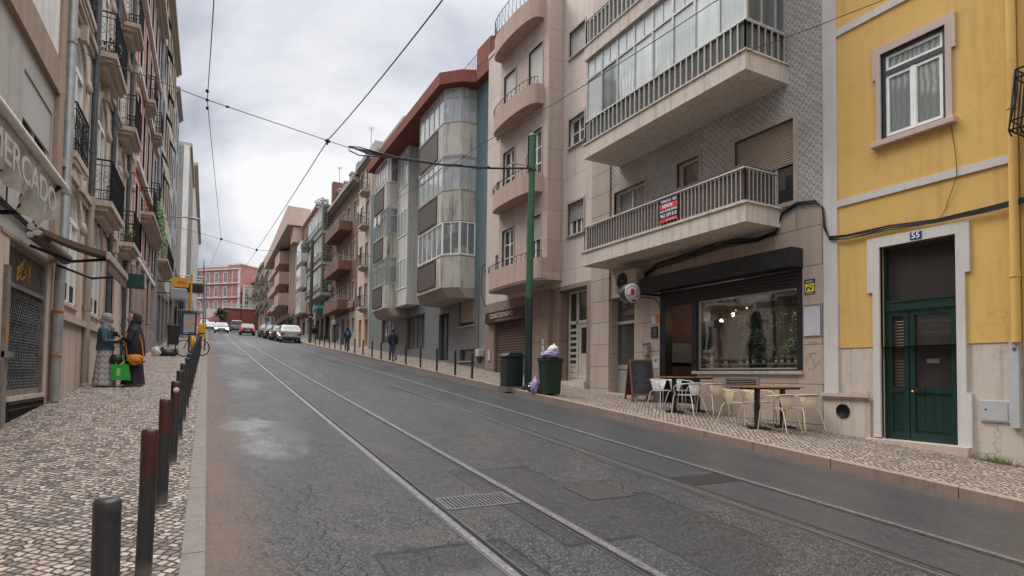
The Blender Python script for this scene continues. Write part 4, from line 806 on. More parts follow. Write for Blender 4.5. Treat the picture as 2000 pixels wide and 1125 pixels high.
mb = MB(); mb.lathe(C + Vector((0, -.001, 0)), [(0, 0), (Rr * .95, 0), (Rr * .95, .006), (0, .006)], 40, ax=(0, -1, 0)); mb.build('face', flat('sign_white', (.50, .51, .51), .4, var=.06), t)
def cpoly(nm, pts, m, dy): mb = MB(); mb.fprism(Fr((C.x, C.y, C.z), (1, 0, 0), (0, -1, 0)), pts, dy, dy + .003); return mb.build(nm, m, t)
cpoly('mug', [(-.055, -.05), (.045, -.05), (.055, .09), (-.065, .09)], flat('mug_red', (.55, .01, .02), .4), .008)
cpoly('foam', [(-.065, .092), (.055, .092), (.04, .125), (-.01, .135), (-.05, .12)], flat('foam_pink', (.55, .40, .38), .5), .008)
cpoly('emblem', [(-.03, -.20), (.09, -.20), (.10, -.15), (.03, -.155), (.0, -.10), (.01, -.16), (-.03, -.17)], flat('emblem_green', (.03, .07, .05), .5), .008)
cpoly('bottle_mark', [(.085, .0), (.11, .0), (.12, .08), (.10, .09)], MATS['emblem_green'], .008)
mba = MB(); flat('sign_ink', (.06, .07, .08), .5)
for k in range(13):
    an = math.radians(160 - k * 11.5); rr_ = .185; q = C + Vector((math.cos(an) * rr_, -.010, math.sin(an) * rr_)); ud = Vector((math.sin(an), 0, -math.cos(an))); rd = Vector((math.cos(an), 0, math.sin(an))); w_, h_ = rnd.uniform(.008, .013), rnd.uniform(.014, .020); mba.add([q - ud * w_ - rd * h_, q + ud * w_ - rd * h_, q + ud * w_ * .6 + rd * h_, q - ud * w_ * .6 + rd * h_], [(0, 1, 2, 3)])
mba.add([C + Vector((math.cos(a_) * r_, -.0095, math.sin(a_) * r_)) for r_ in (.163, .167) for a_ in [math.radians(165 - 11 * j) for j in range(15)]], [(j, j + 1, j + 16, j + 15) for j in range(14)]); mba.build('arched_marks', MATS['sign_ink'], t, fix=False)
text('lettering', 'OPE', .055, C + Vector((-.12, -.01, -.07)), (1, 0, 0), (0, -1, 0), MATS['sign_ink'], t, .001); text('lettering', 'NAC', .055, C + Vector((.125, -.01, -.07)), (1, 0, 0), (0, -1, 0), MATS['sign_ink'], t, .001)
mb = MB(); mb.tube([C + Vector((.2, .1, .02)), (10.0, 11.05, 3.60)], .03, 8); mb.tube([C + Vector((.2, .12, -.05)), (9.7, 11.0, 3.5), (9.99, 11.0, 3.22)], .012, 6); mb.build('bracket', IRON, t)
# cable bundle across the facades
t = thing('cable_bundle', 'sagging bundle of black cables running from under the balcony over to the ochre wall', 'cables', (9.97, 8, 4.2)); mb = MB()
for k in range(5):
    o_ = .016 * k; j = lambda: rnd.uniform(-.012, .012)
    mb.tube([(9.93 - o_ * .3, 11.7, 4.12 + o_ + j()), (9.93, 11.2, 4.30 + o_ * 2 + j()), (9.93, 10.2, 4.36 + o_ * 2 + j()), (9.93, 9.0, 4.43 + o_ * 2.5 + j()), (9.94, 8.2, 4.38 + o_ + j()), (9.95, 7.75, 4.45 + o_), (9.95, 7.62, 4.78 + o_), (9.96, 7.3, 4.90 + o_), (9.955, 6.9, 4.84 + o_), (9.95, 6.74 + o_ * .4, 4.72), (9.94, 6.70 + o_ * .5, 4.35), (9.94, 6.62 + o_ * .4, 4.10 + o_), (9.94, 6.3, 4.05 + o_ + j()), (9.95, 5.6, 4.06 + o_ + j()), (9.95, 4.9, 4.03 + o_ * .6 + j()), (9.93, 4.2, 4.02 + o_ + j()), (9.93, 3.0, 4.10 + o_), (9.95, 0, 4.05 + o_), (9.95, -4, 4.1 + o_)], .010, 5)
mb.build('cables', IRON, t)
# thin hanging cable on window
t = thing('cable', 'single thin cable drooping from the string course of the ochre wall', 'cable', (9.97, 4.8, 5)); mb = MB(); mb.tube([F10.p(4.68, .01, 5.48), F10.p(4.62, .02, 5.0), F10.p(4.60, .04, 4.72), F10.p(4.62, .035, 4.62), F10.p(4.78, .01, 4.2), F10.p(4.85, .04, 4.04)], .0045, 4); mb.build('wire', IRON, t)
# weeds
mb = MB()
for _ in range(220):
    x, y = 9.86 + rnd.gauss(0, .05), 4.10 + rnd.gauss(0, .15); z = gz(y) + .12; h = rnd.uniform(.04, .15); a = rnd.uniform(0, 6.3); dx, dy = math.cos(a) * h * .7, math.sin(a) * h * .7; w = .006
    mb.add([(x - w, y, z), (x + w, y, z), (x + dx, y + dy, z + h)], [(0, 1, 2)])
o = mb.build('weeds', leafmat('weed_green', (.10, .18, .03), (.20, .28, .06)), fix=False); o['kind'] = 'stuff'; tag(o, 'tuft of green weeds at the foot of the ochre wall', 'weeds')
# ---------------- rose stone building with curved balconies
ROSE = stone('rose_cladding', (.49, .39, .34), (.43, .34, .295), 1.25, .98, .006, .28, .6, bump=.15, mcol=(.16, .11, .09)); ROSEP = stone('pale_rose_cladding', (.59, .505, .45), (.53, .45, .40), 1.35, .98, .006, .22, .6, bump=.15, mcol=(.20, .15, .12))
ROSEC = plaster('curved_band_render', (.43, .315, .26), .35, (.16, .11, .09), grain=40, streak=.8)
rb = thing('building', 'rose stone apartment building with curved balconies behind the green pole', 'building', (10, 17.5, gz(17.5)))
hs = [(14.50, 15.36, 5.97, 6.98), (14.50, 15.36, 8.78, 9.67), (14.50, 15.36, 11.66, 12.50)]
slits = [(20.35, 20.6, 5.3, 6.3), (20.35, 20.6, 8.1, 9.2), (20.35, 20.6, 11.0, 12.1)]
wall('wall', F10, 14.032, 21.45, 4.42, 14.6, hs + slits, ROSEP, rb, .16)
window(F10, hs[0], rb, nx=3, shutter=.55, shm=SH_GREY, glass=GD, sill=.04, surround=LIME, sw=.06); window(F10, hs[1], rb, nx=2, nz=2, glass=GD, sill=.04, surround=LIME, sw=.06); window(F10, hs[2], rb, nx=2, shutter=.97, shm=SH_PALE, glass=GD, sill=.04, surround=LIME, sw=.06)
for s_ in slits: window(F10, s_, rb, nx=1, fm=BRONZE, glass=GD, sill=.02, fw=.03)
F94 = FR(9.43)
bh = [(16.08, 17.0, 5.02, 6.80), (16.08, 17.0, 7.98, 9.66), (16.08, 17.0, 10.9, 12.5), (17.95, 18.85, 5.25, 6.80), (17.95, 18.85, 8.2, 9.66), (17.95, 18.85, 11.1, 12.5)]
wall('bay_wall', F94, 15.70, 19.15, 4.62, 13.9, bh, ROSE, rb, .14, body=.56)
for i, h in enumerate(bh): window(F94, h, rb, d=-.10, nx=2, nz=3 if i in (1, 3, 4) else 1, glass=GD, shutter=(.45, 0, .98, 0, 0, .98)[i], shm=SH_PALE if i in (2, 5) else SH_GREY, fw=.045, surround=LIME, sw=.05)
def arcpts(u0, u1, dep, n=18, p=.5): return [(u0 + (u1 - u0) * (1 - math.cos(math.pi * k / n)) / 2, dep * math.sin(math.pi * k / n) ** p) for k in range(n + 1)]
def curved(zb, zt, u0=16.02, u1=19.2, dep=.50, rail=.45, nm='curved_balcony', m=ROSEC):
    A = arcpts(u0, u1, dep); mb = MB(); pts = [(9.43 - d, u) for u, d in A]; mb.prism(pts, zb, zt, smooth=False)
    o = mb.build(nm, m, rb); mb = MB(); inner = [(9.43 - d * .86, u0 + (u - u0) * .98 + .02) for u, d in A]
    if rail:
        P = [Vector((9.43 - d, u, zt + rail)) for u, d in A[1:-1]]; mb.tube(P, .013, 5)
        for i, p in enumerate(P): mb.tube([(p.x, p.y, zt), (p.x, p.y, zt + rail)], .009, 4)
        for a, b_ in zip(P[:-1], P[1:]): mb.tube([(a.x, a.y, zt), (b_.x, b_.y, zt + rail)], .006, 3)
        mb.build('railing', IRON, o)
    return o
curved(4.66, 5.32, 15.72, 19.6, .42, .22, 'curved_base_band'); curved(7.50, 8.12, rail=.22); curved(10.38, 11.02, rail=.22); curved(13.22, 13.9, rail=.62)
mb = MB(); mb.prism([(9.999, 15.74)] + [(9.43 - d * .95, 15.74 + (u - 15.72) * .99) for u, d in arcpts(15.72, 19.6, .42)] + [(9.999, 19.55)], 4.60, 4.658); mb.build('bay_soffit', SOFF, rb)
mb = MB(); mb.box(F10, 14.03, 21.45, -7.9, .03, 14.6, 14.75); mb.build('parapet', ROSEP, rb)
railing(F10, 19.4, 21.4, -.04, 14.75, 15.4, rb, IRON, .22, ends=False)
# ground floor
GR_ = stone('rose_ground_floor', (.28, .20, .165), (.235, .165, .135), 1.3, .9, .008, .4, .55)
e_ = (14.35, 15.80, 1.42, 4.28)
wall('ground_floor_wall', F10, 14.032, 21.45, .7, 4.418, [(14.32, 15.86, 1.30, 4.30), (18.05, 20.62, 1.62, 3.95)], GR_, rb, .45, d=-.004)
mb = MB(); mb.box(F10, 16.3, 17.6, .0, .14, 1.2, 4.416); mb.build('pier', GR_, rb)
IV = flat('ivory_door_paint', (.50, .475, .42), .45, var=.1); mb = MB(); ring(mb, F10, *e_, .07, -.42, -.34); mb.box(F10, 14.42, 15.73, -.42, -.33, 3.22, 3.32); mb.box(F10, 15.25, 15.34, -.42, -.33, 1.5, 4.21)
ed = mb.build('door_frame', IV, rb); mb = MB()
ring(mb, F10, 14.44, 15.23, 1.50, 3.20, .11, -.41, -.35); mb.box(F10, 14.55, 15.12, -.40, -.37, 1.61, 2.28); mb.box(F10, 14.60, 15.07, -.37, -.36, 1.68, 2.20)
for k in range(9): mb.box(F10, 15.36, 15.72, -.41, -.35, 1.52 + k * .185, 1.60 + k * .185)
mb.box(F10, 15.36, 15.72, -.41, -.37, 1.5, 1.95); mb.build('door', IV, ed)
mb = MB(); mb.box(F10, 14.40, 15.76, -.395, -.385, 1.5, 4.24); mb.build('pane', glass_dark('door_glass3', (.015, .013, .012)), ed)
mb = MB(); mb.prism([(10.0, 14.2), (9.84, 14.2), (9.84, 16.0), (10.0, 16.0)], lambda p: gz(p[1]) + .05, 1.30); mb.prism([(10.4, 14.33), (9.92, 14.33), (9.92, 15.85), (10.4, 15.85)], 1.302, 1.42); mb.build('doorstep', PINKST, rb)
t = thing('intercom', 'two small pale intercom plates on the brown pier beside the ivory entrance door', 'intercom', (9.85, 16.6, 2.5)); mb = MB(); mb.box(F10, 16.5, 16.64, .141, .165, 2.62, 2.78); mb.box(F10, 16.5, 16.66, .141, .165, 2.40, 2.58); mb.build('plates', flat('pale_plastic', (.45, .44, .40), .5), t)
t = thing('meter_box', 'upright pale meter box on the rose wall just behind the green pole', 'meter box', (9.85, 17.4, 2)); mb = MB(); mb.box(F10, 17.35, 17.58, .141, .165, 1.95, 2.55); mb.build('door', METG, t)
t = thing('meter_box', 'little pale box at the left edge of the rose ground floor by the shop shutter', 'meter box', (9.98, 21.0, 2)); mb = MB(); mb.box(F10, 20.9, 21.12, .0, .03, 2.15, 2.55); mb.build('door', METG, t)
mb = MB(); mb.box(F10, 18.06, 20.61, -.14, -.10, 1.63, 3.94); sh = mb.build('shop_shutter', lines('brown_shutter', (.13, .075, .055), (.035, .022, .018), .10, 'z', .55, .3), rb)
mb = MB()
for j in range(13):
    mb.box(F10, 18.2, 20.5, -.0995, -.0988, 2.45 + j * .098, 2.457 + j * .098)
    for i in range(9): mb.box(F10, 18.3 + i * .25, 18.46 + i * .25, -.0995, -.0985, 2.45 + j * .098, 2.475 + j * .098)
mb.box(F10, 18.2, 18.22, -.0995, -.0985, 2.45, 3.63); o = mb.build('slots', DARKIN, sh)
t = thing('shop_sign', 'dark maroon shop awning box lettered COLECCIONISMO above the brown shutter', 'sign', (9.8, 19.3, 3.9)); MAR = flat('maroon_paint', (.055, .014, .017), .45, var=.2); mb = MB(); mb.add([F10.p(u, d, z) for u in (17.75, 21.15) for d, z in ((.006, 3.92), (.006, 4.06), (.15, 4.03), (.15, 3.60), (.006, 3.6))], [(0, 1, 2, 3, 4), (9, 8, 7, 6, 5)] + [(i, (i + 1) % 5, (i + 1) % 5 + 5, i + 5) for i in range(5)]); mb.build('box', MAR, t)
text('lettering', 'COLECCIONISMO', .24, Vector((9.846, 19.75, 3.86)), (0, -1, 0), (-1, 0, 0), flat('sign_cream', (.55, .52, .47), .5), t, .001, squash=1.0)
mb = MB()
for k in range(26): mb.box(F10, 18.3 + k * .075, 18.3 + k * .075 + rnd.uniform(.02, .05), .1505, .152, 3.65, 3.65 + rnd.uniform(.04, .075))
mb.box(F10, 18.3, 20.2, .1504, .1512, 3.645, 3.65); mb.build('small_print', flat('sign_rose', (.30, .2, .19), .5), t)

# ---------------- blue building with grey bays and red roof slab
TEAL = plaster('teal_render', (.135, .20, .22), .3, (.05, .06, .06), grain=20, streak=.6); BAYC = plaster('bay_concrete', (.50, .475, .43), .62, (.07, .06, .05), grain=35, sscale=1.1, streak=1.0); PALEP = plaster('pale_panel_render', (.54, .53, .49), .35, (.12, .11, .1)); REDR = plaster('red_roof_band', (.22, .08, .062), .4, (.07, .05, .03), sscale=1.5)
MARB = stone('grey_marble', (.14, .145, .145), (.11, .115, .115), 1.6, 1.15, .005, .35, .45, veins=.6, bump=.1)
bb = thing('building', 'blue apartment building with grey glazed bays and a thick red roof slab', 'building', (10.45, 30, gz(30)))
F45 = FR(10.45); F02 = FR(10.2)
gh = [(23.6, 25.35, 3.80, 4.98), (23.55, 25.2, 2.20, 2.72), (26.6, 28.0, 2.28, 4.6), (30.2, 33.6, 3.0, 4.9), (36.2, 39.0, 3.6, 5.2)]
wall('wall', F45, 21.46, 42.6, 5.2, 14.6, [], TEAL, bb)
wall('ground_floor_wall', F45, 21.46, 42.6, 1.0, 5.198, gh, MARB, bb, .25)
mb = MB(); mb.box(F45, 21.46, 23.0, .0, .03, 1.6, 6.2); mb.build('marble_pier', stone('grey_marble_light', (.21, .215, .21), (.18, .185, .18), 1.6, 1.15, .005, .3, .45, veins=.5, bump=.1), bb)
window(F45, gh[0], bb, nx=2, shutter=.85, shm=SH_BEIGE, fm=BRONZE, glass=GD, sill=.1); window(F45, gh[1], bb, nx=1, fm=BRONZE, glass=GD, sill=.1); window(F45, gh[2], bb, d=-.2, nx=2, fm=IRON, glass=GD2, name='door'); window(F45, gh[3], bb, d=-.18, nx=4, fm=BRONZE, glass=GD2); window(F45, gh[4], bb, nx=3, fm=BRONZE, glass=GD2)
t = thing('wall_planter', 'small white wall bracket with a brown flower pot at the foot of the grey marble', 'planter', (10.2, 22.6, 2)); mb = MB(); mb.lathe((10.25, 22.5, 2.05), [(.05, 0), (.09, .05), (.13, .28), (.15, .30)], 10); mb.build('pot', flat('brown_pot', (.12, .04, .03), .5), t); mb = MB(); mb.bx(10.12, 10.40, 22.36, 22.66, 2.35, 2.66); mb.build('tank', flat('white_plastic', (.48, .48, .47), .5), t, bevel=.02)
def bay(P, levels, name='bay'):
    """polygonal glazed bay; P = plan corners from near wall to far wall; levels = [(z0,z1 parapet),(z1,z2 glass)...]"""
    ctr = Vector((sum(p[0] for p in P) / len(P), sum(p[1] for p in P) / len(P)))
    def inset(k): return [(p[0] + (ctr.x - p[0]) * k, p[1] + (ctr.y - p[1]) * k * .5) if p[0] < 10.4 else p for p in P]
    for (pb, pt, gt, kind) in levels:
        mb = MB(); mb.prism(P, pb, pt); par = mb.build('bay_parapet', BAYC, bb)
        mb = MB(); Pl = [(p[0] + (ctr.x - p[0]) * -.03, p[1] + (ctr.y - p[1]) * -.01) for p in P]; mb.prism(Pl, pt, pt + .05); 
        Q = inset(.035); mb.build('bay_sill', LIME, bb)
        mbf = MB(); mbg = MB()
        for i in range(len(Q) - 1):
            a, b_ = Q[i + 1], Q[i]; fr, ln = FAB(a, b_)
            if (Vector((fr.n.x, fr.n.y)) ).dot(Vector(((a[0] + b_[0]) / 2, (a[1] + b_[1]) / 2)) - ctr) < 0: fr, ln = FAB(b_, a)
            z0, z1 = pt + .05, gt - .02; nx_ = max(2, round(ln / .62)); zt = z0 + (z1 - z0) * .73
            ring(mbf, fr, .004, ln - .004, z0, z1, .05, -.04, .02)
            for k in range(1, nx_): u = ln * k / nx_; mbf.box(fr, u - .022, u + .022, -.035, .016, z0 + .05, z1 - .05)
            if kind == 0: mbf.box(fr, .055, ln - .055, -.034, .012, zt - .025, zt + .025)
            mbg.box(fr, .03, ln - .03, -.02, -.012, z0 + .03, z1 - .03)
        w = mbf.build('bay_window', PVC if kind else rnd.choice((PVC, ALU)), bb); mbg.build('pane', rnd.choice((GC, GP)) if kind != 2 else GD2, w)
B1 = [(10.45, 23.6), (9.72, 23.6), (9.11, 24.21), (9.11, 27.6), (9.4, 27.9), (10.45, 27.9)]
bay(B1, [(5.41, 6.82, 8.36, 1), (8.36, 9.73, 11.30, 0), (11.30, 12.79, 14.37, 0)])
B2 = [(10.45, 33.3), (9.26, 33.3), (9.11, 33.45), (9.11, 36.3), (9.4, 36.6), (10.45, 36.6)]
bay(B2, [(5.41, 6.82, 8.36, 0), (8.36, 9.73, 11.30, 0), (11.30, 12.79, 14.37, 1)])
for P, z in ((B1, 5.41), (B2, 5.41)):
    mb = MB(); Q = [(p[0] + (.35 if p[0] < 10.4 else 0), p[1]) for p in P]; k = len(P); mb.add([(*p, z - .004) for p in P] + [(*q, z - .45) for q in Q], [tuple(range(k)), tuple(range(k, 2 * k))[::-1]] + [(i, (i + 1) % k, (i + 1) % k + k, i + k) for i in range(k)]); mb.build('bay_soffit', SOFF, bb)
# brown slatted parapet panels in the front of the bays
BRS = lines('brown_slat_panel', (.12, .095, .08), (.03, .024, .02), .12, 'y', .5, .2)
for (a, b_, zs) in ((24.95, 27.4, ((5.62, 6.72), (8.5, 9.62), (11.45, 12.68))), (34.1, 36.1, ((5.62, 6.72), (8.5, 9.62), (11.45, 12.68)))):
    for z0, z1 in zs: mb = MB(); mb.box(FR(9.11), a, b_, .003, .03, z0, z1); o = mb.build('slatted_panel', BRS, bb); mb = MB(); ring(mb, FR(9.11), a - .05, b_ + .05, z0 - .05, z1 + .05, .05, .002, .045); mb.build('panel_frame', BRONZE, o)
# pale staircase strip
mb = MB(); mb.box(F45, 31.2, 33.28, .004, .75, 5.45, 14.37); strip = mb.build('pale_projecting_strip', PALEP, bb)
F03 = FR(9.70)
for z0, z1 in ((6.4, 8.1), (9.4, 10.9), (12.2, 14.1)):
    mb = MB(); ring(mb, F03, 31.3, 33.2, z0, z1, .06, .002, .03)
    for k in (1, 2): mb.box(F03, 31.3 + 1.9 * k / 3 - .03, 31.3 + 1.9 * k / 3 + .03, .002, .028, z0 + .06, z1 - .06)
    w = mb.build('stair_window', PVC, bb); mb = MB(); mb.box(F03, 31.34, 33.16, .001, .012, z0 + .04, z1 - .04); mb.build('pane', GP, w)
# red roof slab following the bays
RP = [(10.45, 21.46), (10.15, 21.6), (10.1, 23.0), (9.55, 23.22), (8.78, 24.0), (8.78, 36.9), (10.45, 37.1), (14, 37.1), (14, 21.46)]
mb = MB(); mb.prism(RP, 14.38, 14.92); mb.build('roof_slab', REDR, bb); mb = MB(); mb.prism([(10.44, 21.462), (10.14, 21.6), (10.10, 22.9), (10.3, 23.2), (10.44, 23.2)], 14.922, 15.75); mb.build('roof_corner', REDR, bb)
railing(FR(10.15), 21.7, 25.0, 0, 14.92, 15.65, bb, ALU, .16, ends=False)
# downpipe loop of cable
t = thing('cable', 'loop of black cable on the grey marble at the edge of the blue building', 'cable', (10.4, 22.4, 5)); mb = MB()
mb.tube([(10.37, 21.55, 1.9), (10.37, 21.55, 6.0), (10.36, 21.9, 6.4), (10.36, 22.6, 6.2), (10.36, 22.7, 5.0), (10.37, 22.2, 4.4), (10.37, 21.9, 4.6), (10.37, 22.3, 6.0)], .014, 5); mb.tube([(10.36, 22.9, 1.9), (10.36, 22.9, 6.1), (10.36, 22.3, 6.3), (10.36, 21.8, 5.9)], .012, 5); mb.build('loop', IRON, t)

# ---------------- generic far facades
def apt(label, fr, u0, u1, zt, m, cols, rows, gm=None, gtop=None, ghz=(), surround=LIME, fm=PVC, cornice=None, wh=1.5, ww=.95, nx=2, bal=None, balm=None, d=0.0, shutter_p=.3, roofm=None, body=8, sill=.06, wdw='window', kind=0, glass=None):
    zb = gz(u0) - .5; gt = gtop or gz((u0 + u1) / 2) + 3.4; t = thing('building', label, 'building', (fr.o.x, (u0 + u1) / 2, gz((u0 + u1) / 2)))
    cs = [u0 + (u1 - u0) * (i + .5) / cols for i in range(cols)] if isinstance(cols, int) else cols
    hs = [(c - ww / 2, c + ww / 2, z, z + wh) for z in rows for c in cs]
    wall('wall', fr, u0 + .004, u1 - .004, gt, zt, hs, m, t, .14, body, d)
    wall('ground_floor_wall', fr, u0 + .004, u1 - .004, zb, gt - .002, list(ghz), gm or m, t, .3, body, d - .006)
    for h in hs: window(fr, h, t, d=d - .1, nx=nx, fm=fm, glass=glass or rnd.choice((GD, GD2, GC, GP)), surround=surround, sw=.08, shutter=rnd.choice((0, .4, .7, 1)) * (rnd.random() < shutter_p), shm=rnd.choice((SH_BEIGE, SH_PALE)), fw=.045)
    for h in ghz: window(fr, h, t, d=d - .24, nx=2, fm=rnd.choice((BRONZE, DARKJ)), glass=GD, fw=.07)
    if cornice: mb = MB(); mb.box(fr, u0, u1, -body, cornice[0], zt, zt + cornice[1]); mb.box(fr, u0, u1, -body, cornice[0] * .5, zt - .15, zt - .002); mb.build('cornice', cornice[2], t)
    if bal:
        for (a, b_, z, dep) in bal:
            o = slab_balcony(fr, a, b_, d + dep, z, z - .14, balm or LIME, t); railing(fr, a + .03, b_ - .03, d + dep - .03, z, z + .85, o, step=.14 if u0 < 60 else .25, back=d)
    return t
PEACH = plaster('peach_render', (.56, .43, .345), .3, (.2, .15, .12), grain=20); PEACH2 = plaster('apricot_render', (.56, .40, .27), .35, (.2, .14, .1))
ph = apt('narrow peach building with small rounded iron balconies beside the blue one', F45, 42.61, 46.6, 17.6, PEACH, [43.7, 45.5], [6.6, 9.7, 12.8, 15.4], gm=PEACH2, gtop=6.0, ghz=[(42.9, 43.9, 3.6, 5.6), (45.0, 45.8, 3.5, 5.7)], cornice=(.35, .35, plaster('grey_cornice', (.33, .31, .29), .4)), wh=1.7, ww=.8, bal=[(43.1, 44.4, z, .55) for z in (6.5, 9.6, 12.7, 15.3)])
mb = MB(); mb.box(F45, 36.5, 42.6, -6, -.6, 15.0, 18.0); mb.box(F45, 36.4, 44, -6, -.45, 18.0, 18.35); mb.box(F45, 42.61, 46.6, -6, -.2, 17.95, 18.9); mb.build('attic', plaster('attic_render', (.40, .385, .365), .35), ph)
BRWN = stone('brown_brick_tile', (.20, .10, .066), (.165, .08, .052), .22, .075, .004, .3, .7, mcol=(.12, .07, .05), bump=.1); GREYB = plaster('grey_ground_render', (.36, .33, .30), .4)
br = apt('brown brick building with three long solid balconies and a tiled mansard roof', F45, 46.61, 57.6, 17.0, BRWN, [47.9, 50.2, 52.4, 54.4, 56.3], [7.6, 10.9, 14.2], gm=GREYB, gtop=6.6, ghz=[(47.4, 48.3, 4.9, 6.1), (49.3, 50.2, 4.9, 6.1), (51.2, 52.4, 3.9, 6.3), (53.4, 56.8, 4.4, 6.1)], cornice=(.55, .28, GREYB), wh=1.5, ww=.85, surround=plaster('pale_surround', (.48, .42, .37), .2), fm=PVC)
for z in (7.1, 10.4, 13.7):
    mb = MB(); mb.box(F45, 49.0, 55.6, .004, 1.05, z - .22, z); ring(mb, F45, 49.0, 55.6, z, z + .02, .01, .0, .01); o = mb.build('balcony', BRWN, br); mb = MB(); mb.box(F45, 49.0, 55.6, .97, 1.05, z + .001, z + .55); mb.box(F45, 49.0, 49.08, .004, .97, z + .001, z + .55); mb.box(F45, 55.52, 55.6, .004, .97, z + .001, z + .55); mb.build('parapet', BRWN, o); railing(F45, 49.02, 55.58, 1.01, z + .55, z + .9, o, RAILP, .2)
MANS = lines('mansard_tiles', (.20, .075, .055), (.06, .03, .025), .25, 'z', .8); mb = MB(); mb.add([F45.p(u, d, z) for u in (46.61, 57.6) for d, z in ((.45, 17.28), (-1.6, 19.6), (-6, 19.8), (-6, 17.28))], [(0, 1, 2, 3), (7, 6, 5, 4)] + [(i, (i + 1) % 4, (i + 1) % 4 + 4, i + 4) for i in range(4)]); mb.build('roof', MANS, br)
for u in (48.4, 51.2, 54.0, 56.4): mb = MB(); mb.box(F45, u - .45, u + .45, -2.2, -.25, 17.6, 18.9); mb.box(F45, u - .5, u + .5, -2.2, -.18, 18.9, 19.05); o = mb.build('dormer', plaster('pale_surround', (0, 0, 0)), br); mb = MB(); mb.box(F45, u - .3, u + .3, -.25, -.235, 17.85, 18.7); mb.build('pane', GD, o)
mb = MB(); mb.box(F45, 56.9, 57.55, -2.5, .2, 17.3, 19.9); mb.build('chimney', BRWN, br)
# green-grey building with projecting lattice bay
GRN = plaster('mossy_concrete', (.22, .22, .17), .5, (.06, .07, .04)); gb = apt('green-grey building with a projecting bay of pierced lattice screens', F45, 57.61, 66.8, 18.0, GRN, [59, 61.5, 64], [8.6], gm=plaster('dark_shop_front', (.10, .10, .09), .4), gtop=8.0, ghz=[(58.4, 60.4, 4.9, 7.2), (61.4, 63.0, 5.0, 7.2), (64, 66, 5.2, 7.2)], surround=None, wh=1.2)
def lattice():
    b = NB('pierced_lattice'); v = b.new('ShaderNodeTexVoronoi', feature='DISTANCE_TO_EDGE'); b.l.new(b.geo.outputs['Position'], v.inputs['Vector']); v.inputs['Scale'].default_value = 3.6; v.inputs['Randomness'].default_value = .6
    b.l.new(b.mix(b.ramp(v.outputs['Distance'], [(.07, 1), (.11, 0)]), (.028, .028, .024), (.25, .24, .20)), b.b.inputs['Base Color']); b.b.inputs['Roughness'].default_value = .9; return b.m
LAT = lattice()
mb = MB(); mb.box(F45, 57.9, 66.6, .004, .9, 9.2, 17.9); mb.build('bay', GRN, gb)
for z in (9.35, 12.3, 15.3):
    mb = MB(); mb.bx(9.62, 10.40, 57.86, 57.898, z + .12, z + 2.35); mb.build('lattice_screen', LAT, gb); mb = MB(); mb.box(F45, 57.82, 66.7, .0, 1.0, z - .28, z); mb.build('floor_band', plaster('pale_band', (.36, .34, .29), .4), gb)
    for u in (58.5, 60.6, 62.7, 64.8): window(FR(9.55), (u, u + 1.6, z + .5, z + 2.4), gb, d=.03, nx=2, fm=PVC, glass=rnd.choice((GP, GC)))
    railing(FR(9.55), 58.2, 66.4, .25, z, z + .8, gb, step=.3)
mb = MB(); leaves(mb, (9.2, 66, 15.2), .5, 1.0, .7, 420, .10); leaves(mb, (9.6, 59, 18.3), .7, 1.4, .35, 260, .10); mb.build('balcony_plants', PL2, gb, fix=False)
# brick-red building
BRK = stone('red_brick', (.30, .105, .075), (.25, .085, .06), .24, .075, .004, .2, .8, mcol=(.20, .11, .09), bump=.1)
bk = apt('red brick apartment building with white bands between the lattice and concrete ones', F45, 66.81, 78.0, 20.0, BRK, 4, [8.9, 12.1, 15.2, 17.9], gm=plaster('pale_ground', (.33, .28, .24), .5), gtop=8.2, ghz=[(67.5, 69.5, 5.8, 7.6), (71, 72.6, 6, 7.8), (74, 77, 6.2, 7.8)], cornice=(.2, .2, LIME), wh=1.6, shutter_p=.2)
for z in (11.2, 14.3, 17.2): mb = MB(); mb.box(F45, 66.83, 77.98, .002, .06, z, z + .14); mb.build('band', LIME, bk)
for z in (8.9, 12.0, 15.1): mb = MB(); mb.box(F45, 73.6, 77.6, .004, .7, z - .1, z + 2.4); o = mb.build('glazed_box', PALEP, bk); mb = MB(); mb.box(FR(9.75), 73.8, 77.4, .002, .02, z + .9, z + 2.2); mb.build('pane', GP, o)
# pink concrete block with huge sloping fascia
PKC = plaster('pink_concrete', (.52, .40, .345), .2, (.22, .16, .13)); pk = apt('modern pink concrete block with stepped angular balconies and deep roof overhang', FR(10.6), 78.01, 112, 21.2, PKC, [80, 84, 89, 94, 99, 104, 109], [10.6, 13.9, 17.0], gm=plaster('dark_ground2', (.15, .12, .11), .3), gtop=9.8, ghz=[(79, 83, 6.6, 9), (86, 92, 7, 9.2), (96, 104, 7.8, 9.6)], surround=None, fm=BRONZE, glass=GD, wh=1.9, ww=1.8)
mb = MB(); fz = [(78.0, 20.3, 22.7), (112, 19.9, 21.3)]
V = [(x, y, z) for y, zb_, zt_ in fz for x, z in ((8.6, zb_), (8.6, zt_), (11.4, zt_ - .1), (11.4, zb_))]; mb.add(V, [(0, 1, 2, 3), (7, 6, 5, 4)] + [(i, (i + 1) % 4, (i + 1) % 4 + 4, i + 4) for i in range(4)]); mb.build('roof_fascia', PKC, pk)
for i, z in enumerate((11.4, 14.5, 17.5)):
    for (a, b_, x, hh) in ((90.5, 97, 9.0, 1.75), (97.01, 111, 9.25, 1.1)):
        mb = MB(); mb.bx(x, 10.59, a, b_, z, z + .3); mb.bx(x, x + .15, a, b_, z + .301, z + hh * (1 if a < 95 else .9)); mb.bx(x + .151, 10.59, a, a + .15, z + .301, z + hh); mb.build('balcony', PKC, pk)
        mb = MB(); mb.bx(x + .3, x + .4, a + 2.2, a + 4.5, z + .9, z + 2.5); mb.build('awning_panel', flat('oxblood', (.12, .03, .03), .7), pk)
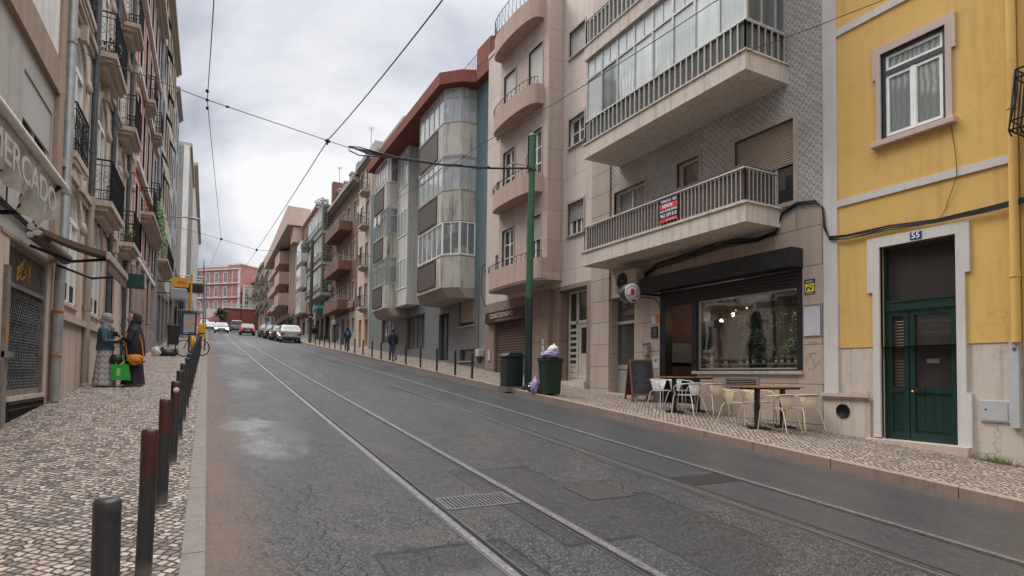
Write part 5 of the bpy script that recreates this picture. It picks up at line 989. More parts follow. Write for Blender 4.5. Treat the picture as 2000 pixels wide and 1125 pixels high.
for u in (80.5, 83.5, 86.5): mb = MB(); mb.bx(10.0, 10.59, u, u + .35, 9.9, 21); mb.build('fin', PKC, pk)
mb = MB(); mb.bx(9.3, 10.59, 78.3, 80.4, 18.2, 20.2); mb.build('upper_box', PKC, pk)
for (a, b_, h, m, lab) in ((112.01, 124, 15.2, plaster('mint_grey', (.40, .42, .37), .5), 'pale grey-green apartment block just past the pink concrete one'), (124.01, 137, 14.6, plaster('ochre_grey', (.36, .32, .25), .6), 'weathered sand-coloured apartment block with a dark shopfront, far up the right side'), (137.01, 150, 14.2, plaster('moss_grey', (.26, .27, .21), .6), 'mossy dark apartment block near the top of the right side'), (150.01, 164, 12.5, plaster('pale_far', (.42, .38, .32), .5), 'last pale apartment block at the top of the right side')):
    zt = gz((a + b_) / 2) + h; r0 = gz((a + b_) / 2) + 4.2
    o = apt(lab, F45, a, b_, zt, m, 4, [r0 + .4, r0 + 3.4, r0 + 6.4], ghz=[(a + 1, a + 4, gz(a) + .6, gz(a) + 3.0)], gtop=r0 - .4, cornice=(.5, .3, LIME), wh=1.7, ww=1.1, bal=[(a + 2, a + 6.5, r0 + .3 + 3 * k, .9) for k in range(3)] + [(a + 8, b_ - 1, r0 + .3 + 3 * k, .7) for k in range(3)])
    mb = MB(); mb.box(F45, a + 1, b_ - 1, -4, -.8, zt + .3, zt + 1.6); mb.build('penthouse', m, o)
GALV_ = flat('galvanised', (.36, .37, .38), .4, .6)
# ---------------- small things on the facades
LAU = [flat('laundry_white', (.66, .68, .70), .9), flat('laundry_blue', (.12, .20, .36), .9), flat('laundry_red', (.35, .06, .06), .9), flat('laundry_grey', (.25, .25, .26), .9)]
def laundry(x, y0, y1, z, label, n=5):
    t = thing('laundry', label, 'laundry', (x, (y0 + y1) / 2, z)); mb = MB(); mb.tube([(x, y0, z), (x, (y0 + y1) / 2, z - .03), (x, y1, z)], .006, 4); mb.build('line', IRON, t)
    for i in range(n):
        a = y0 + (y1 - y0) * (i + .12) / n; w = (y1 - y0) / n * rnd.uniform(.55, .85); h = rnd.uniform(.4, .75); V = [(x + .02 * math.sin(u * 9 + v * 3), a + w * u, z - .02 - h * v) for v in (0, .33, .66, 1) for u in (0, .25, .5, .75, 1)]
        mb = MB(); mb.add(V, [(5 * j + k, 5 * j + k + 1, 5 * j + k + 6, 5 * j + k + 5) for j in range(3) for k in range(4)], True); mb.build('garment', LAU[(i * 3) % 4 if i % 2 else 0], t, fix=False)
laundry(9.78, 43.1, 44.4, 14.2, 'blue and white washing on a peach-building balcony, upper one', 4); laundry(8.98, 34.4, 35.8, 11.2, 'washing hung below the windows of the farther grey bay', 3)
def acunit(x, y, z, label, s=1.0):
    t = thing('air_conditioner', label, 'air conditioner', (x, y, z)); mb = MB(); mb.bx(x, x + .28, y - .38 * s, y + .38 * s, z, z + .52 * s); mb.build('case', CRM, t, bevel=.015); mb = MB(); mb.lathe((x - .003, y - .08, z + .26 * s), [(0, 0), (.19 * s, 0), (.19 * s, .01), (.17 * s, .012), (0, .004)], 18, ax=(-1, 0, 0)); mb.build('fan', MATS['ac_dark'], t)
acunit(10.1, 48.0, 6.9, 'air-conditioning unit low on the brown brick building'); acunit(10.1, 56.9, 9.4, 'air-conditioning unit at the far edge of the brown brick wall'); acunit(10.1, 70.6, 13.7, 'air-conditioning unit on the red brick facade')
for (x, y, z, h, lab) in ((10.8, 44.5, 18.9, 1.7, 'thin television aerial on the roof of the peach building'), (10.9, 57.2, 19.9, 1.6, 'television aerial beside the chimney of the brown building'), (10.8, 63.5, 18.0, 2.0, 'television aerial over the lattice-screened building'), (-2.7, 40, 21.7, 1.8, 'television aerial on the cream building roof at the left')):
    t = thing('aerial', lab, 'aerial', (x, y, z)); mb = MB(); mb.tube([(x, y, z), (x, y, z + h)], .025, 4)
    for k in range(5): mb.tube([(x - .3 + .03 * k, y - .3 + .15 * k, z + h - .1), (x + .3 - .03 * k, y - .3 + .15 * k, z + h - .1)], .012, 4)
    mb.tube([(x, y - .35, z + h - .1), (x, y + .4, z + h - .1)], .014, 4); mb.build('mast', GALV_, t)
# ================================================================== LEFT SIDE
F_ = FL(-2.3)
GREYR = plaster('grey_roughcast', (.42, .40, .38), .25, grain=70, sscale=1.2, bump=.5); BRNS = plaster('brown_stone_frame', (.36, .26, .20), .35, grain=50); OLDST = stone('old_pink_stone', (.52, .41, .34), (.46, .355, .295), 1.25, 3.0, .012, .55, .8, bump=.4); OLDP = plaster('old_pink_render', (.58, .465, .395), .45, (.13, .10, .085), sscale=1.8, streak=.8)
WHP = plaster('white_render_old', (.70, .68, .65), .5, (.16, .13, .11), sscale=1.5)
lb = thing('building', 'grey rendered building with brown stone bands, roller-shuttered window and grilled shop at the left edge', 'building', (-2.3, 9, gz(9)))
h1 = (9.99, 11.62, 4.15, 5.67); hg = (9.70, 11.78, 1.20, 3.28); hd2 = (5.4, 8.6, .75, 3.0)
wall('wall', F_, -14, 12.06, 3.34, 14, [h1, (6.2, 8.2, 4.15, 5.67), (6.2, 8.2, 7.6, 9.0), (0, 2, 4.0, 5.6)], GREYR, lb, .12)
wall('ground_floor_wall', F_, -14, 12.06, -1.6, 3.338, [hg, hd2], OLDP, lb, .3, d=-.006)
window(F_, h1, lb, d=-.075, nx=2, shutter=.42, shm=SH_PALE, glass=GC, fm=PVC); window(F_, (6.2, 8.2, 4.15, 5.67), lb, nx=2, shutter=.5, glass=GC); window(F_, (6.2, 8.2, 7.6, 9.0), lb, nx=2, glass=GC); window(F_, (0, 2, 4, 5.6), lb, nx=2, glass=GC); window(F_, hd2, lb, nx=3, glass=GD, fm=IRON, d=-.2)
mb = MB(); mb.box(F_, -14, 12.06, .002, .075, 6.05, 6.58); mb.box(F_, 11.70, 12.06, .002, .072, 3.34, 6.049); mb.box(F_, 11.70, 12.06, .002, .072, 6.581, 14); mb.box(F_, -14, 11.69, .002, .06, 9.2, 9.6); mb.build('stone_band', BRNS, lb)
mb = MB(); mb.box(F_, -14, 11.69, .002, .03, 6.6, 9.19); mb.build('pale_panel', WHP, lb)
mb = MB(); ring(mb, F_, 9.71, 11.77, 1.0, 3.27, .06, -.1, -.02); mb.box(F_, 9.77, 11.71, -.1, -.03, 2.68, 2.74); gf = mb.build('shop_frame', flat('old_grey_metal', (.24, .22, .20), .5, .3, var=.3), lb)
mb = MB(); mb.box(F_, 9.77, 11.71, -.08, -.06, 2.74, 3.21); mb.build('shop_sign_panel', flat('brown_panel', (.075, .058, .048), .5, var=.3), gf)
mb = MB(); z0, z1 = 1.30, 2.67; p_ = .085
for k in range(-20, 30):
    a = 9.77 + k * p_
    for s_ in (1, -1):
        P = []; m_ = 10
        u0_, u1_ = (a, a + (z1 - z0)) if s_ > 0 else (a + (z1 - z0), a)
        Q = [(u0_ + (u1_ - u0_) * j / 14, z0 + (z1 - z0) * j / 14) for j in range(15)]; Q = [q for q in Q if 9.78 < q[0] < 11.70]
        if len(Q) > 1: mb.tube([F_.p(u, -.07 + .012 * math.sin(z * 45), z) for u, z in Q], .007, 4)
mb.build('security_grille', flat('grille_steel', (.12, .12, .125), .4, .7, var=.3), gf)
mb = MB(); mb.box(F_, 9.77, 11.71, -.28, -.26, 1.0, 2.68); mb.build('dark_glass', GD, gf); mb = MB(); mb.box(F_, 9.77, 11.71, -.09, -.05, 1.2, 1.295); mb.build('bottom_rail', flat('old_grey_metal', (0, 0, 0)), gf)
mb = MB()
for k in range(20): u = 9.8 + k * .10; mb.box(F_, u, u + .02, .0, .02, gz(u) + .10, 1.14)
mb.box(F_, 9.8, 11.72, .021, .03, 1.10, 1.13); mb.box(F_, 9.8, 11.72, .021, .03, 1.02, 1.04); mb.build('basement_bars', IRON, lb)
mb = MB(); mb.box(F_, 9.3, 11.9, -.006, .012, 3.29, 3.338); mb.build('lintel_edge', BRNS, lb)
scribble('graffiti', 'orange scribbled graffiti on the brown sign panel above the lattice grille', F_, 10.3, 10.9, 2.80, 3.18, -.055, INKO, 7, r=.014)
# concrete post with orange paper stickers beside grille
t = thing('doorpost', 'grey metal doorpost with orange stickers at the far left edge', 'doorpost', (-2.2, 9.55, .9)); mb = MB(); mb.box(F_, 9.50, 9.66, -.006, .035, .85, 2.9); mb.build('post', flat('old_grey_metal', (0, 0, 0)), t); mb = MB(); mb.box(F_, 9.52, 9.64, .0355, .038, 1.9, 2.15); mb.build('sticker', flat('orange_paper', (.42, .17, .07), .7), t); mb = MB(); mb.box(F_, 9.50, 9.64, .005, .10, 1.72, 1.80); mb.build('lock', flat('lock_steel', (.35, .35, .34), .35, .8), t)
# retracted awning with brown cloth
t = thing('awning', 'old brown retractable awning half open over the lattice-grilled shop', 'awning', (-2.1, 10.9, 3.3)); BRC = plaster('brown_canvas', (.16, .105, .08), .4, grain=90); mb = MB(); mb.tube([(-2.12, 9.95, 3.42), (-2.12, 12.0, 3.42)], .095, 12); mb.build('roller_tube', plaster('faded_tube', (.17, .13, .115), .4), t)
mb = MB(); n = 10; P = [(-2.12 + .84 * k / n, 3.54 - .28 * k / n - .03 * math.sin(math.pi * k / n)) for k in range(n + 1)]
mb.add([(x, y, z + dz) for dz in (0, -.075) for y in (9.98, 10.45) for x, z in P], [(i, i + 1, n + 1 + i + 1, n + 1 + i) for i in range(n)] + [(2 * (n + 1) + i, 3 * (n + 1) + i, 3 * (n + 1) + i + 1, 2 * (n + 1) + i + 1) for i in range(n)] + [(i, 2 * (n + 1) + i, 2 * (n + 1) + i + 1, i + 1) for i in range(n)]); mb.build('canvas', BRC, t)
mb = MB(); mb.bx(-1.30, -1.25, 9.92, 12.1, 3.14, 3.25); mb.build('front_bar', flat('pale_bar', (.36, .32, .28), .5), t, bevel=.01); mb = MB(); mb.bx(-1.285, -1.270, 9.98, 12.05, 2.98, 3.14); mb.build('valance', BRC, t)
for y in (10.15, 11.85): mb = MB(); mb.tube([(-2.2, y, 3.28), (-1.75, y + .12, 3.12), (-1.28, y, 3.18)], .022, 6); mb.build('arm', IRON, t)
mb = MB()
for (dx, dz, r) in ((0, .05, .055), (.05, -.02, .045), (-.02, -.06, .04), (.06, .07, .035)): mb.lathe((-2.12 + dx, 9.86, 3.44 + dz), [(r, 0), (r, .08), (r * .5, .09)], 12, ax=(0, 1, 0))
mb.build('gearbox', flat('pale_gear', (.42, .39, .36), .5), t)
# white plastic banner awning
t = thing('awning', 'translucent white plastic awning banner lettered MERCADO hanging at the far left', 'awning', (-1.6, 7.5, 3.5)); PLS = flat('milky_plastic', (.45, .44, .41), .25, var=.25, vs=5, coat=.3); xb = -1.6; 
mb = MB(); mb.tube([(xb, 4.6, 3.80), (xb, 8.86, 3.80)], .045, 10); mb.build('front_bar', flat('white_bar', (.62, .58, .54), .35), t)
mb = MB(); nu, nz_ = 60, 10; V = []
for j in range(nz_ + 1):
    for i in range(nu + 1):
        u = i / nu; f = j / nz_; y = 4.6 + 4.25 * u; drop = .50 + .10 * math.sin(u * 9) - .22 * max(0, (u - .82) / .18); V.append((xb - .03 + .05 * math.sin(u * 38 + f * 2) * f + .03 * math.sin(u * 91) * f - .10 * f, y, 3.76 - drop * f))
F = [(j * (nu + 1) + i, j * (nu + 1) + i + 1, (j + 1) * (nu + 1) + i + 1, (j + 1) * (nu + 1) + i) for j in range(nz_) for i in range(nu)]; mb.add(V, F, True); mb.build('banner', PLS, t, fix=False)
mb = MB(); V = []
for j in range(9):
    for i in range(31): u = i / 30; f = j / 8; V.append((xb - .03 - .66 * f, 4.6 + 4.25 * u, 3.84 + .42 * f - .12 * math.sin(math.pi * f) + .02 * math.sin(u * 30)))
mb.add(V, [(j * 31 + i, j * 31 + i + 1, (j + 1) * 31 + i + 1, (j + 1) * 31 + i) for j in range(8) for i in range(30)], True); mb.build('canvas', PLS, t, fix=False)
for y in (5.0, 8.6): mb = MB(); mb.tube([(-2.28, y, 3.35), (-1.95, y + .1, 3.42), (xb, y, 3.76)], .03, 6); mb.build('arm', IRON, t)
text('lettering', 'MERCADO', .36, (xb + .02, 7.15, 3.47), (0, 1, 0), (1, 0, 0), flat('faded_letters', (.41, .395, .35), .5), t, .002, squash=1.35)
pipe([(-2.20, 12.22, 14), (-2.20, 12.22, 3.55), (-2.20, 12.1, 3.25), (-2.20, 12.05, 2.9), (-2.20, 12.02, 1.05)], .075, 'pale grey downpipe with orange stickers at its foot beside the lattice grille', flat('pipe_grey', (.30, .31, .31), .4, .2, var=.2))
t = bpy.data.objects['downpipe.001'] if 'downpipe.001' in bpy.data.objects else None
for z in (1.78, 2.52):
    mb = MB(); mb.lathe((-2.20, 12.03, z), [(.077, 0), (.078, .001), (.078, .06), (.077, .061)], 12); mb.build('sticker', MATS['orange_paper'], t)
# facade cables on left
t = thing('cable_bundle', 'black cable bundle clipped along the grey building above the grilled shop', 'cables', (-2.25, 9, 3.4)); mb = MB()
for k in range(3): mb.tube([(-2.26, 4, 3.62 + k * .03), (-2.26, 8.5, 3.58 + k * .04), (-2.26, 10, 3.56 + k * .03), (-2.26, 12.0, 3.50 + k * .03)], .014, 5)
mb.tube([(-2.26, 9.3, 3.9), (-2.26, 9.3, 3.5)], .01, 5); mb.build('cables', IRON, t)

# ---------------- ornate old building
ob = thing('building', 'ornate old pink stone building with arched windows and small iron balconies', 'building', (-2.3, 17, gz(17)))
cols = [(12.80, 14.0), (15.50, 16.75), (19.1, 20.1), (21.2, 22.0)]
PALEU = plaster('pale_upper_render', (.62, .565, .51), .5, (.17, .14, .115), sscale=1.8, streak=.8)
gh = [(a, b_, 2.78 + .03 * i, 4.95 - .02 * i, 'arch') for i, (a, b_) in enumerate(cols)]; gh[2] = (18.05, 18.95, 1.55, 4.7, 'arch')
fh = [(a, b_, z, z + 2.35, 'arch') for z in (5.45, 8.62, 11.6) for a, b_ in cols]
wall('wall', F_, 12.065, 22.6, 2.56, 5.0, gh[:2] + [(gh[2][0], gh[2][1], 2.56, 4.7, 'arch')] + gh[3:], OLDP, ob, .10); wall('upper_wall', F_, 12.065, 22.6, 5.001, 14.6, fh, PALEU, ob, .10, body=7.9)
wall('base', F_, 12.065, 22.6, .6, 2.558, [(18.05, 18.95, 1.55, 2.558)], OLDST, ob, .28, d=.02)
mb = MB(); mb.box(F_, 12.3, 17.95, .02, .10, 2.44, 2.56); mb.box(F_, 19.05, 22.6, .02, .10, 2.44, 2.56); mb.build('ledge', LIME, ob)
for z in (5.12, 8.32, 11.35): mb = MB(); mb.box(F_, 12.07, 22.6, .002, .11, z - .13, z); mb.box(F_, 12.07, 22.6, .002, .06, z - .24, z - .131); mb.build('cornice', LIME, ob)
HOOD = plaster('carved_stone', (.50, .40, .335), .5, (.10, .08, .065), grain=60, sscale=3)
def archwin(h, parent, m=PVC, gl=None):
    a, b_, c, e = h[:4]; r = (b_ - a) / 2; cz = e - r; mb = MB(); d = -.035
    mb.box(F_, a, a + .06, d - .03, d + .03, c, cz); mb.box(F_, b_ - .06, b_, d - .03, d + .03, c, cz); mb.box(F_, a, b_, d - .03, d + .03, c, c + .06); mb.box(F_, (a + b_) / 2 - .035, (a + b_) / 2 + .035, d - .025, d + .03, c, cz); mb.box(F_, a, b_, d - .03, d + .035, cz - .05, cz + .05)
    mb.tube([F_.p((a + b_) / 2 + (r - .03) * math.cos(math.pi * k / 10), d, cz + (r - .03) * math.sin(math.pi * k / 10)) for k in range(11)], .03, 5); w = mb.build('window', m, parent)
    mb = MB(); mb.box(F_, a, b_, d - .02, d - .01, c, e); mb.build('pane', gl or rnd.choice((GC, GP)), w)
    mb = MB(); R_ = r + .10
    for k in range(12):
        a0, a1 = math.pi * k / 12, math.pi * (k + 1) / 12; u_ = (a + b_) / 2; mb.fprism(F_, [(u_ + r * math.cos(a0), cz + r * math.sin(a0)), (u_ + (R_ + .05) * math.cos(a0), cz + (R_ + .05) * math.sin(a0)), (u_ + (R_ + .05) * math.cos(a1), cz + (R_ + .05) * math.sin(a1)), (u_ + r * math.cos(a1), cz + r * math.sin(a1))], .002, .05)
    mb.box(F_, a - .15, a, .002, .018, c, cz); mb.box(F_, b_, b_ + .15, .002, .035, c, cz); mb.box(F_, u_ - .09, u_ + .09, .002, .14, e - .02, e + .28); mb.ball(F_.p(a - .08, .03, cz), .04, .07, .10, 8, 6, .3); mb.ball(F_.p(b_ + .08, .08, cz), .06, .09, .12, 8, 6, .3)
    mb.build('surround', HOOD, w); return w
for i, h in enumerate(gh):
    w = archwin(h, ob, PVC if i != 2 else IRON, GP if i in (0, 1) else GD)
    if i != 2:
        mb = MB(); a, b_ = h[0], h[1]
        for k in range(10): u = a + (b_ - a) * (k + .5) / 10; mb.tube([F_.p(u, -.04, h[2]), F_.p(u, -.04, h[2] + .36)], .008, 4)
        for k in range(5): cu = a + (b_ - a) * (k + .5) / 5; mb.tube([F_.p(cu + .07 * math.cos(q * .785), -.04, h[2] + .18 + .07 * math.sin(q * .785)) for q in range(9)], .007, 4)
        mb.box(F_, a, b_, -.05, -.03, h[2] + .36, h[2] + .385); mb.build('window_guard', IRON, w); mb = MB(); mb.box(F_, a - .1, b_ + .1, -.2, .06, h[2] - .06, h[2] - .002); mb.build('sill', HOOD, w)
for h in fh: archwin(h, ob)
def ibalc(u0, u1, z, dep, parent, fr=F_, m=None):
    o = slab_balcony(fr, u0, u1, dep, z, z - .12, m or HOOD, parent); ornate(fr, u0 + .03, u1 - .03, dep - .03, z, z + .88, o); return o
for (a, b_, z, dp) in ((15.06, 17.24, 5.22, .40), (15.0, 16.9, 8.44, .40), (18.72, 20.34, 8.22, .42), (18.8, 20.1, 11.15, .42), (19.46, 21.2, 5.19, .40), (12.7, 14.1, 8.5, .16)): ibalc(a, b_, z, dp, ob)
ibalc(12.75, 14.0, 5.5, .14, ob)
DPIPE = flat('dark_zinc', (.085, .09, .10), .45, .4, var=.3)
pipe([(-2.22, 14.75, 14.6), (-2.22, 14.75, 5.2)], .06, 'dark zinc downpipe, nearest of the dark ones on the ornate pink facade', DPIPE); pipe([(-2.22, 14.75, 5.19), (-2.22, 14.75, 1.3)], .065, 'cream painted lower downpipe beside the two women', plaster('cream_pipe', (.36, .30, .25), .5))
pipe([(-2.22, 17.55, 14.6), (-2.22, 17.55, 1.6)], .06, 'dark downpipe between the second and third columns of arched windows', DPIPE); pipe([(-2.22, 20.7, 14.6), (-2.22, 20.7, 1.9)], .055, 'dark downpipe behind the lower plant-filled balcony', DPIPE)
def potplant(p, label, n=60, s_=.18, m=PL1, size=.045):
    t = thing('potted_plant', label, 'plant', p); mb = MB(); mb.lathe(p, [(.07, 0), (.10, .16), (.11, .17)], 10); mb.build('pot', flat('terracotta', (.28, .11, .06), .8), t); mb = MB(); leaves(mb, (p[0], p[1], p[2] + .17 + s_ * .6), s_, s_, s_ * .9, n, size); mb.build('foliage', m, t, fix=False); return t
potplant((-2.08, 19.7, 5.2), 'bushy green plant on the lowest small iron balcony, nearer the camera'); potplant((-2.08, 20.4, 5.2), 'yellow-green plant at the back of the lowest small iron balcony', m=leafmat('leaf_lime', (.12, .17, .04), (.2, .24, .06))); potplant((-2.05, 15.5, 8.45), 'dark plant on the upper near balcony of the ornate building', 90, .22, PL2)
# ---------------- red tiled building
REDT = plaster('red_tile_facade', (.42, .125, .10), .25, (.12, .05, .04), grain=12); PURP = stone('purple_stone', (.45, .33, .30), (.39, .28, .26), .5, 3.5, .02, .6, .7, bump=.5)
rdb = apt('red-fronted building with white window frames beyond the ornate one on the left', F_, 22.605, 31.3, 17.1, REDT, [23.6, 25.4, 27.2, 29.0, 30.6], [5.9, 9.0, 12.0, 14.8], gm=PURP, gtop=5.4, ghz=[(23.0, 24.0, 2.3, 4.8), (25, 26.2, 2.3, 4.8), (27.2, 28.4, 2.5, 4.9), (29.4, 30.6, 2.6, 5.0)], surround=WHP, wh=2.1, ww=.95, cornice=(.35, .3, LIME))
for z in (5.42, 8.5, 11.5, 14.5): mb = MB(); mb.box(F_, 22.61, 31.3, .002, .12, z, z + .16); mb.build('white_band', WHP, rdb)
for u in (22.9, 24.5, 26.7, 28.9, 31.0): mb = MB(); mb.box(F_, u - .12, u + .12, .0, .12, 2.0, 5.41); mb.build('pilaster', PURP, rdb)
ibalc(24.93, 31.2, 7.4, .44, rdb)
for (a, b_, z) in ((25.0, 26.2, 11.6), (28.4, 29.6, 11.6), (28.5, 29.6, 8.6)): ibalc(a, b_, z, .35, rdb)
mb = MB(); leaves(mb, (-1.85, 28.2, 7.9), .12, 2.2, .5, 700, .05); leaves(mb, (-1.8, 30.0, 7.2), .14, .7, .5, 260, .05); o = mb.build('climbing_plant', PL1, fix=False); o.name = 'climbing_plant'; tag(o, 'green creeper spilling over the long iron balcony of the red building', 'plant')
pipe([(-2.2, 31.35, 17.4), (-2.2, 31.35, 2.6)], .075, 'tall grey-blue downpipe between the red building and the cream one', flat('blue_grey_pipe', (.22, .25, .29), .5, var=.2))
t = thing('wall_box', 'dark green box sign fixed on the pink stone above the rubbish bags', 'box sign', (-2.0, 21, 4.2)); mb = MB(); mb.bx(-2.29, -1.72, 20.6, 20.95, 4.05, 4.47); mb.build('case', flat('dark_teal', (.01, .05, .045), .5), t, bevel=.02); mb = MB(); mb.bx(-1.718, -1.70, 20.62, 20.93, 4.07, 4.45); mb.build('face', flat('pale_face', (.35, .38, .36), .5), t)
# ---------------- cream, blue, concrete, white
CRE = plaster('cream_render', (.50, .45, .37), .4, (.2, .16, .12)); cb = apt('tall cream building with green window awnings further up the left side', F_, 31.4, 44.5, 21.4, CRE, [32.6, 34.4, 36.2, 38, 39.8, 41.6, 43.4], [7.6, 10.6, 13.6, 16.6, 19.0], gm=plaster('worn_shop_front', (.20, .18, .165), .6), gtop=6.4, ghz=[(32.2, 34, 2.8, 5.4), (35, 37, 3.1, 5.6), (38, 40, 3.3, 5.8), (41, 43.5, 3.6, 6)], surround=LIME, wh=1.8, ww=.9, cornice=(.3, .3, LIME), shutter_p=.1)
ibalc(33.8, 39.7, 7.2, .44, cb)
AWG = flat('green_awning_cloth', (.06, .085, .05), .8)
for (u, z) in ((33.5, 18.7), (35.4, 17.9), (37.4, 16.4), (36.5, 14.8), (40, 14.6), (33.9, 11.9), (35.8, 11.3)): mb = MB(); mb.add([F_.p(u + s_, d, z + dz) for s_ in (-.5, .5) for d, dz in ((.01, .7), (.30, .1), (.28, .08), (.01, .66))], [(0, 1, 2, 3), (7, 6, 5, 4)] + [(i, (i + 1) % 4, (i + 1) % 4 + 4, i + 4) for i in range(4)]); mb.build('window_awning', AWG, cb)
blb = apt('pale blue-grey narrow building glimpsed past the cream one on the left', F_, 44.51, 50, 20.4, plaster('pale_blue_render', (.34, .39, .43), .3), 2, [9, 12, 15, 17.6], gtop=7.6, gm=plaster('worn_shop_front2', (.20, .17, .16), .6), ghz=[(45, 49, 4, 6.6)], cornice=(.25, .25, LIME), wh=1.7)
CON2 = plaster('raw_concrete_wall', (.27, .27, .26), .6, (.10, .10, .095), grain=8, sscale=.5, streak=1.0)
cw = apt('tall bare concrete gable wall rising over the yellow shop sign', F_, 75, 92, 27.2, CON2, 5, [11, 14, 17, 20, 23], gm=CON2, gtop=9.6, cornice=(.2, .3, LIME), wh=1.6, body=14)
mb = MB(); mb.bx(-2.9, -2.32, 74.9, 74.99, 6, 27.15); mb.build('pale_edge_strip', WHP, cw)
wb = apt('white apartment building with small dark windows beyond the concrete gable', F_, 92.01, 150, 30.5, plaster('white_far', (.52, .51, .49), .3), 18, [14, 17, 20, 23, 26], gm=CON2, gtop=13, cornice=(.5, .3, LIME), wh=1.5, ww=1.0, surround=None)
lowb = apt('low dark shop building behind the scaffolding on the left pavement', F_, 50.01, 74.9, 9.4, plaster('dark_low_front', (.10, .09, .085), .4), 5, [7.4], gtop=6.8, ghz=[(52, 58, 4.6, 6.6), (60, 68, 5.2, 6.7)], surround=None, wh=1.2)
# ---------------- scaffold
t = thing('scaffold', 'galvanised scaffolding tunnel standing over the left pavement in the distance', 'scaffolding', (-1.8, 62, gz(62))); GALV = flat('galvanised', (.36, .37, .38), .4, .6); mb = MB(); x0, x1 = -2.2, -.35
for y in (54, 58, 62, 66, 70):
    for x in (x0, x1): mb.tube([(x, y, gz(y) + .12), (x, y, gz(y) + 5.4)], .035, 5)
    for z in (2.4, 4.5, 5.2): mb.tube([(x0, y, gz(y) + z), (x1, y, gz(y) + z)], .03, 5)
for x in (x0, x1):
    for z in (2.4, 3.4, 4.5): mb.tube([(x, 54, gz(54) + z), (x, 70, gz(70) + z)], .03, 5)
mb.build('tubes', GALV, t); mb = MB(); V = [(x, y, gz(y) + z) for y in (53.8, 70.2) for x, z in ((x0, 4.55), (x1, 4.55), (x1, 4.62), (x0, 4.62))]; mb.add(V, [(0, 1, 2, 3), (7, 6, 5, 4)] + [(i, (i + 1) % 4, (i + 1) % 4 + 4, i + 4) for i in range(4)]); mb.build('deck', flat('deck_board', (.15, .13, .11), .8), t)
mb = MB()
for y in (56, 62): V = [(x1 - .08, yy, gz(yy) + z) for yy in (y, y + 5) for z in (4.7, 7.0)]; mb.add(V + [(x - .02, y_, z) for x, y_, z in V], [(0, 1, 3, 2), (4, 6, 7, 5), (0, 4, 5, 1), (2, 3, 7, 6), (1, 5, 7, 3), (0, 2, 6, 4)])
mb.build('dark_netting', flat('netting', (.035, .05, .045), .9), t)
# signs on left
t = thing('shop_sign', 'rectangular yellow shop sign projecting over the left pavement', 'sign', (-1.3, 33, 5.9)); YEL = flat('yellow_sign', (.70, .36, .03), .5, var=.15); mb = MB(); mb.bx(-1.62, -.88, 32.95, 33.05, 5.72, 6.18); mb.build('panel', YEL, t); mb = MB(); mb.bx(-1.35, -.98, 32.94, 32.949, 5.88, 6.02); mb.build('red_mark', flat('orange_mark', (.55, .15, .06), .5), t); mb = MB(); mb.tube([(-2.3, 33.0, 5.95), (-1.6, 33, 5.95)], .03, 6); mb.build('bracket', IRON, t)
t = thing('canopy_box', 'grey translucent canopy box just under the yellow shop sign', 'canopy', (-1.3, 33, 5.2)); mb = MB(); mb.bx(-1.66, -.95, 32.8, 33.3, 5.08, 5.64); mb.build('box', flat('grey_canopy', (.34, .35, .37), .4), t, bevel=.05); mb = MB(); mb.tube([(-2.3, 33.1, 5.4), (-1.6, 33.1, 5.4)], .03, 6); mb.build('bracket', IRON, t)
t = thing('street_lamp', 'grey street lamp on a curved wall arm over the left pavement', 'street lamp', (-2.3, 34, 9)); mb = MB(); mb.tube([(-2.3, 34, 8.5), (-2.1, 34, 9.2), (-1.7, 34, 9.42), (-1.05, 34, 9.45)], .035, 8); mb.build('arm', GALV, t); mb = MB(); mb.tube([(-1.1, 34, 9.45), (-.9, 34, 9.44), (-.6, 34, 9.42), (-.45, 34, 9.42)], [.05, .11, .09, .02], 10, ry=.6); mb.build('lamp_head', flat('lamp_grey', (.30, .31, .32), .4, .3), t)

# ================================================================== END OF THE STREET
PNK = plaster('coral_pink_render', (.42, .205, .19), .2, (.3, .12, .1), grain=10); PNKW = plaster('terracotta_wall', (.28, .10, .075), .2, grain=8)
fa, ln = FAB((7, 160), (-14, 191)); fa = Fr((-14, 191, 0), Vector((21, -31, 0)).normalized(), Vector((-31, -21, 0)).normalized()); ln = math.hypot(21, 31)
fa = Fr((-8.5, 176, 0), Vector((15.5, -15, 0)).normalized(), Vector((-15, -15.5, 0)).normalized()); ln = math.hypot(15.5, 15)
pe = thing('building', 'coral pink three-storey building with rows of white-framed windows closing the street', 'building', (0, 168, 12))
cs = [ln - 1.9 - 2.75 * k for k in range(7)]; hs = [(c - .5, c + .5, z, z + 2.5) for c in cs for z in (17.0, 20.6, 24.2)]
wall('wall', fa, 0, ln, 12, 28.2, hs, PNK, pe, .15, body=10)
for h in hs: window(fa, h, pe, d=-.1, nx=2, glass=GD2, surround=WHP, sw=.18, fw=.08)
for z in (16.6, 20.2, 23.8, 27.4): mb = MB(); mb.box(fa, 0, ln + .05, .002, .30 if z > 27 else .5, z, z + .22); mb.build('white_band', WHP, pe)
for z in (20.42, 24.02): railing(fa, .2, ln - .3, .45, z, z + .8, pe, step=.35)
mb = MB(); mb.box(fa, ln - .7, ln + .02, .003, .12, 12, 27.4); mb.build('white_quoin', WHP, pe)
f2 = Fr((7.02, 160.9, 0), Vector((9, 9, 0)).normalized(), Vector((9, -9, 0)).normalized()); mb = MB(); mb.box(f2, 0, 14, -4, 0, 12, 28.6); mb.build('wing', PNK, pe); mb = MB(); mb.box(f2, 0, 14, -4, .25, 28.6, 28.9); mb.build('wing_cornice', WHP, pe)
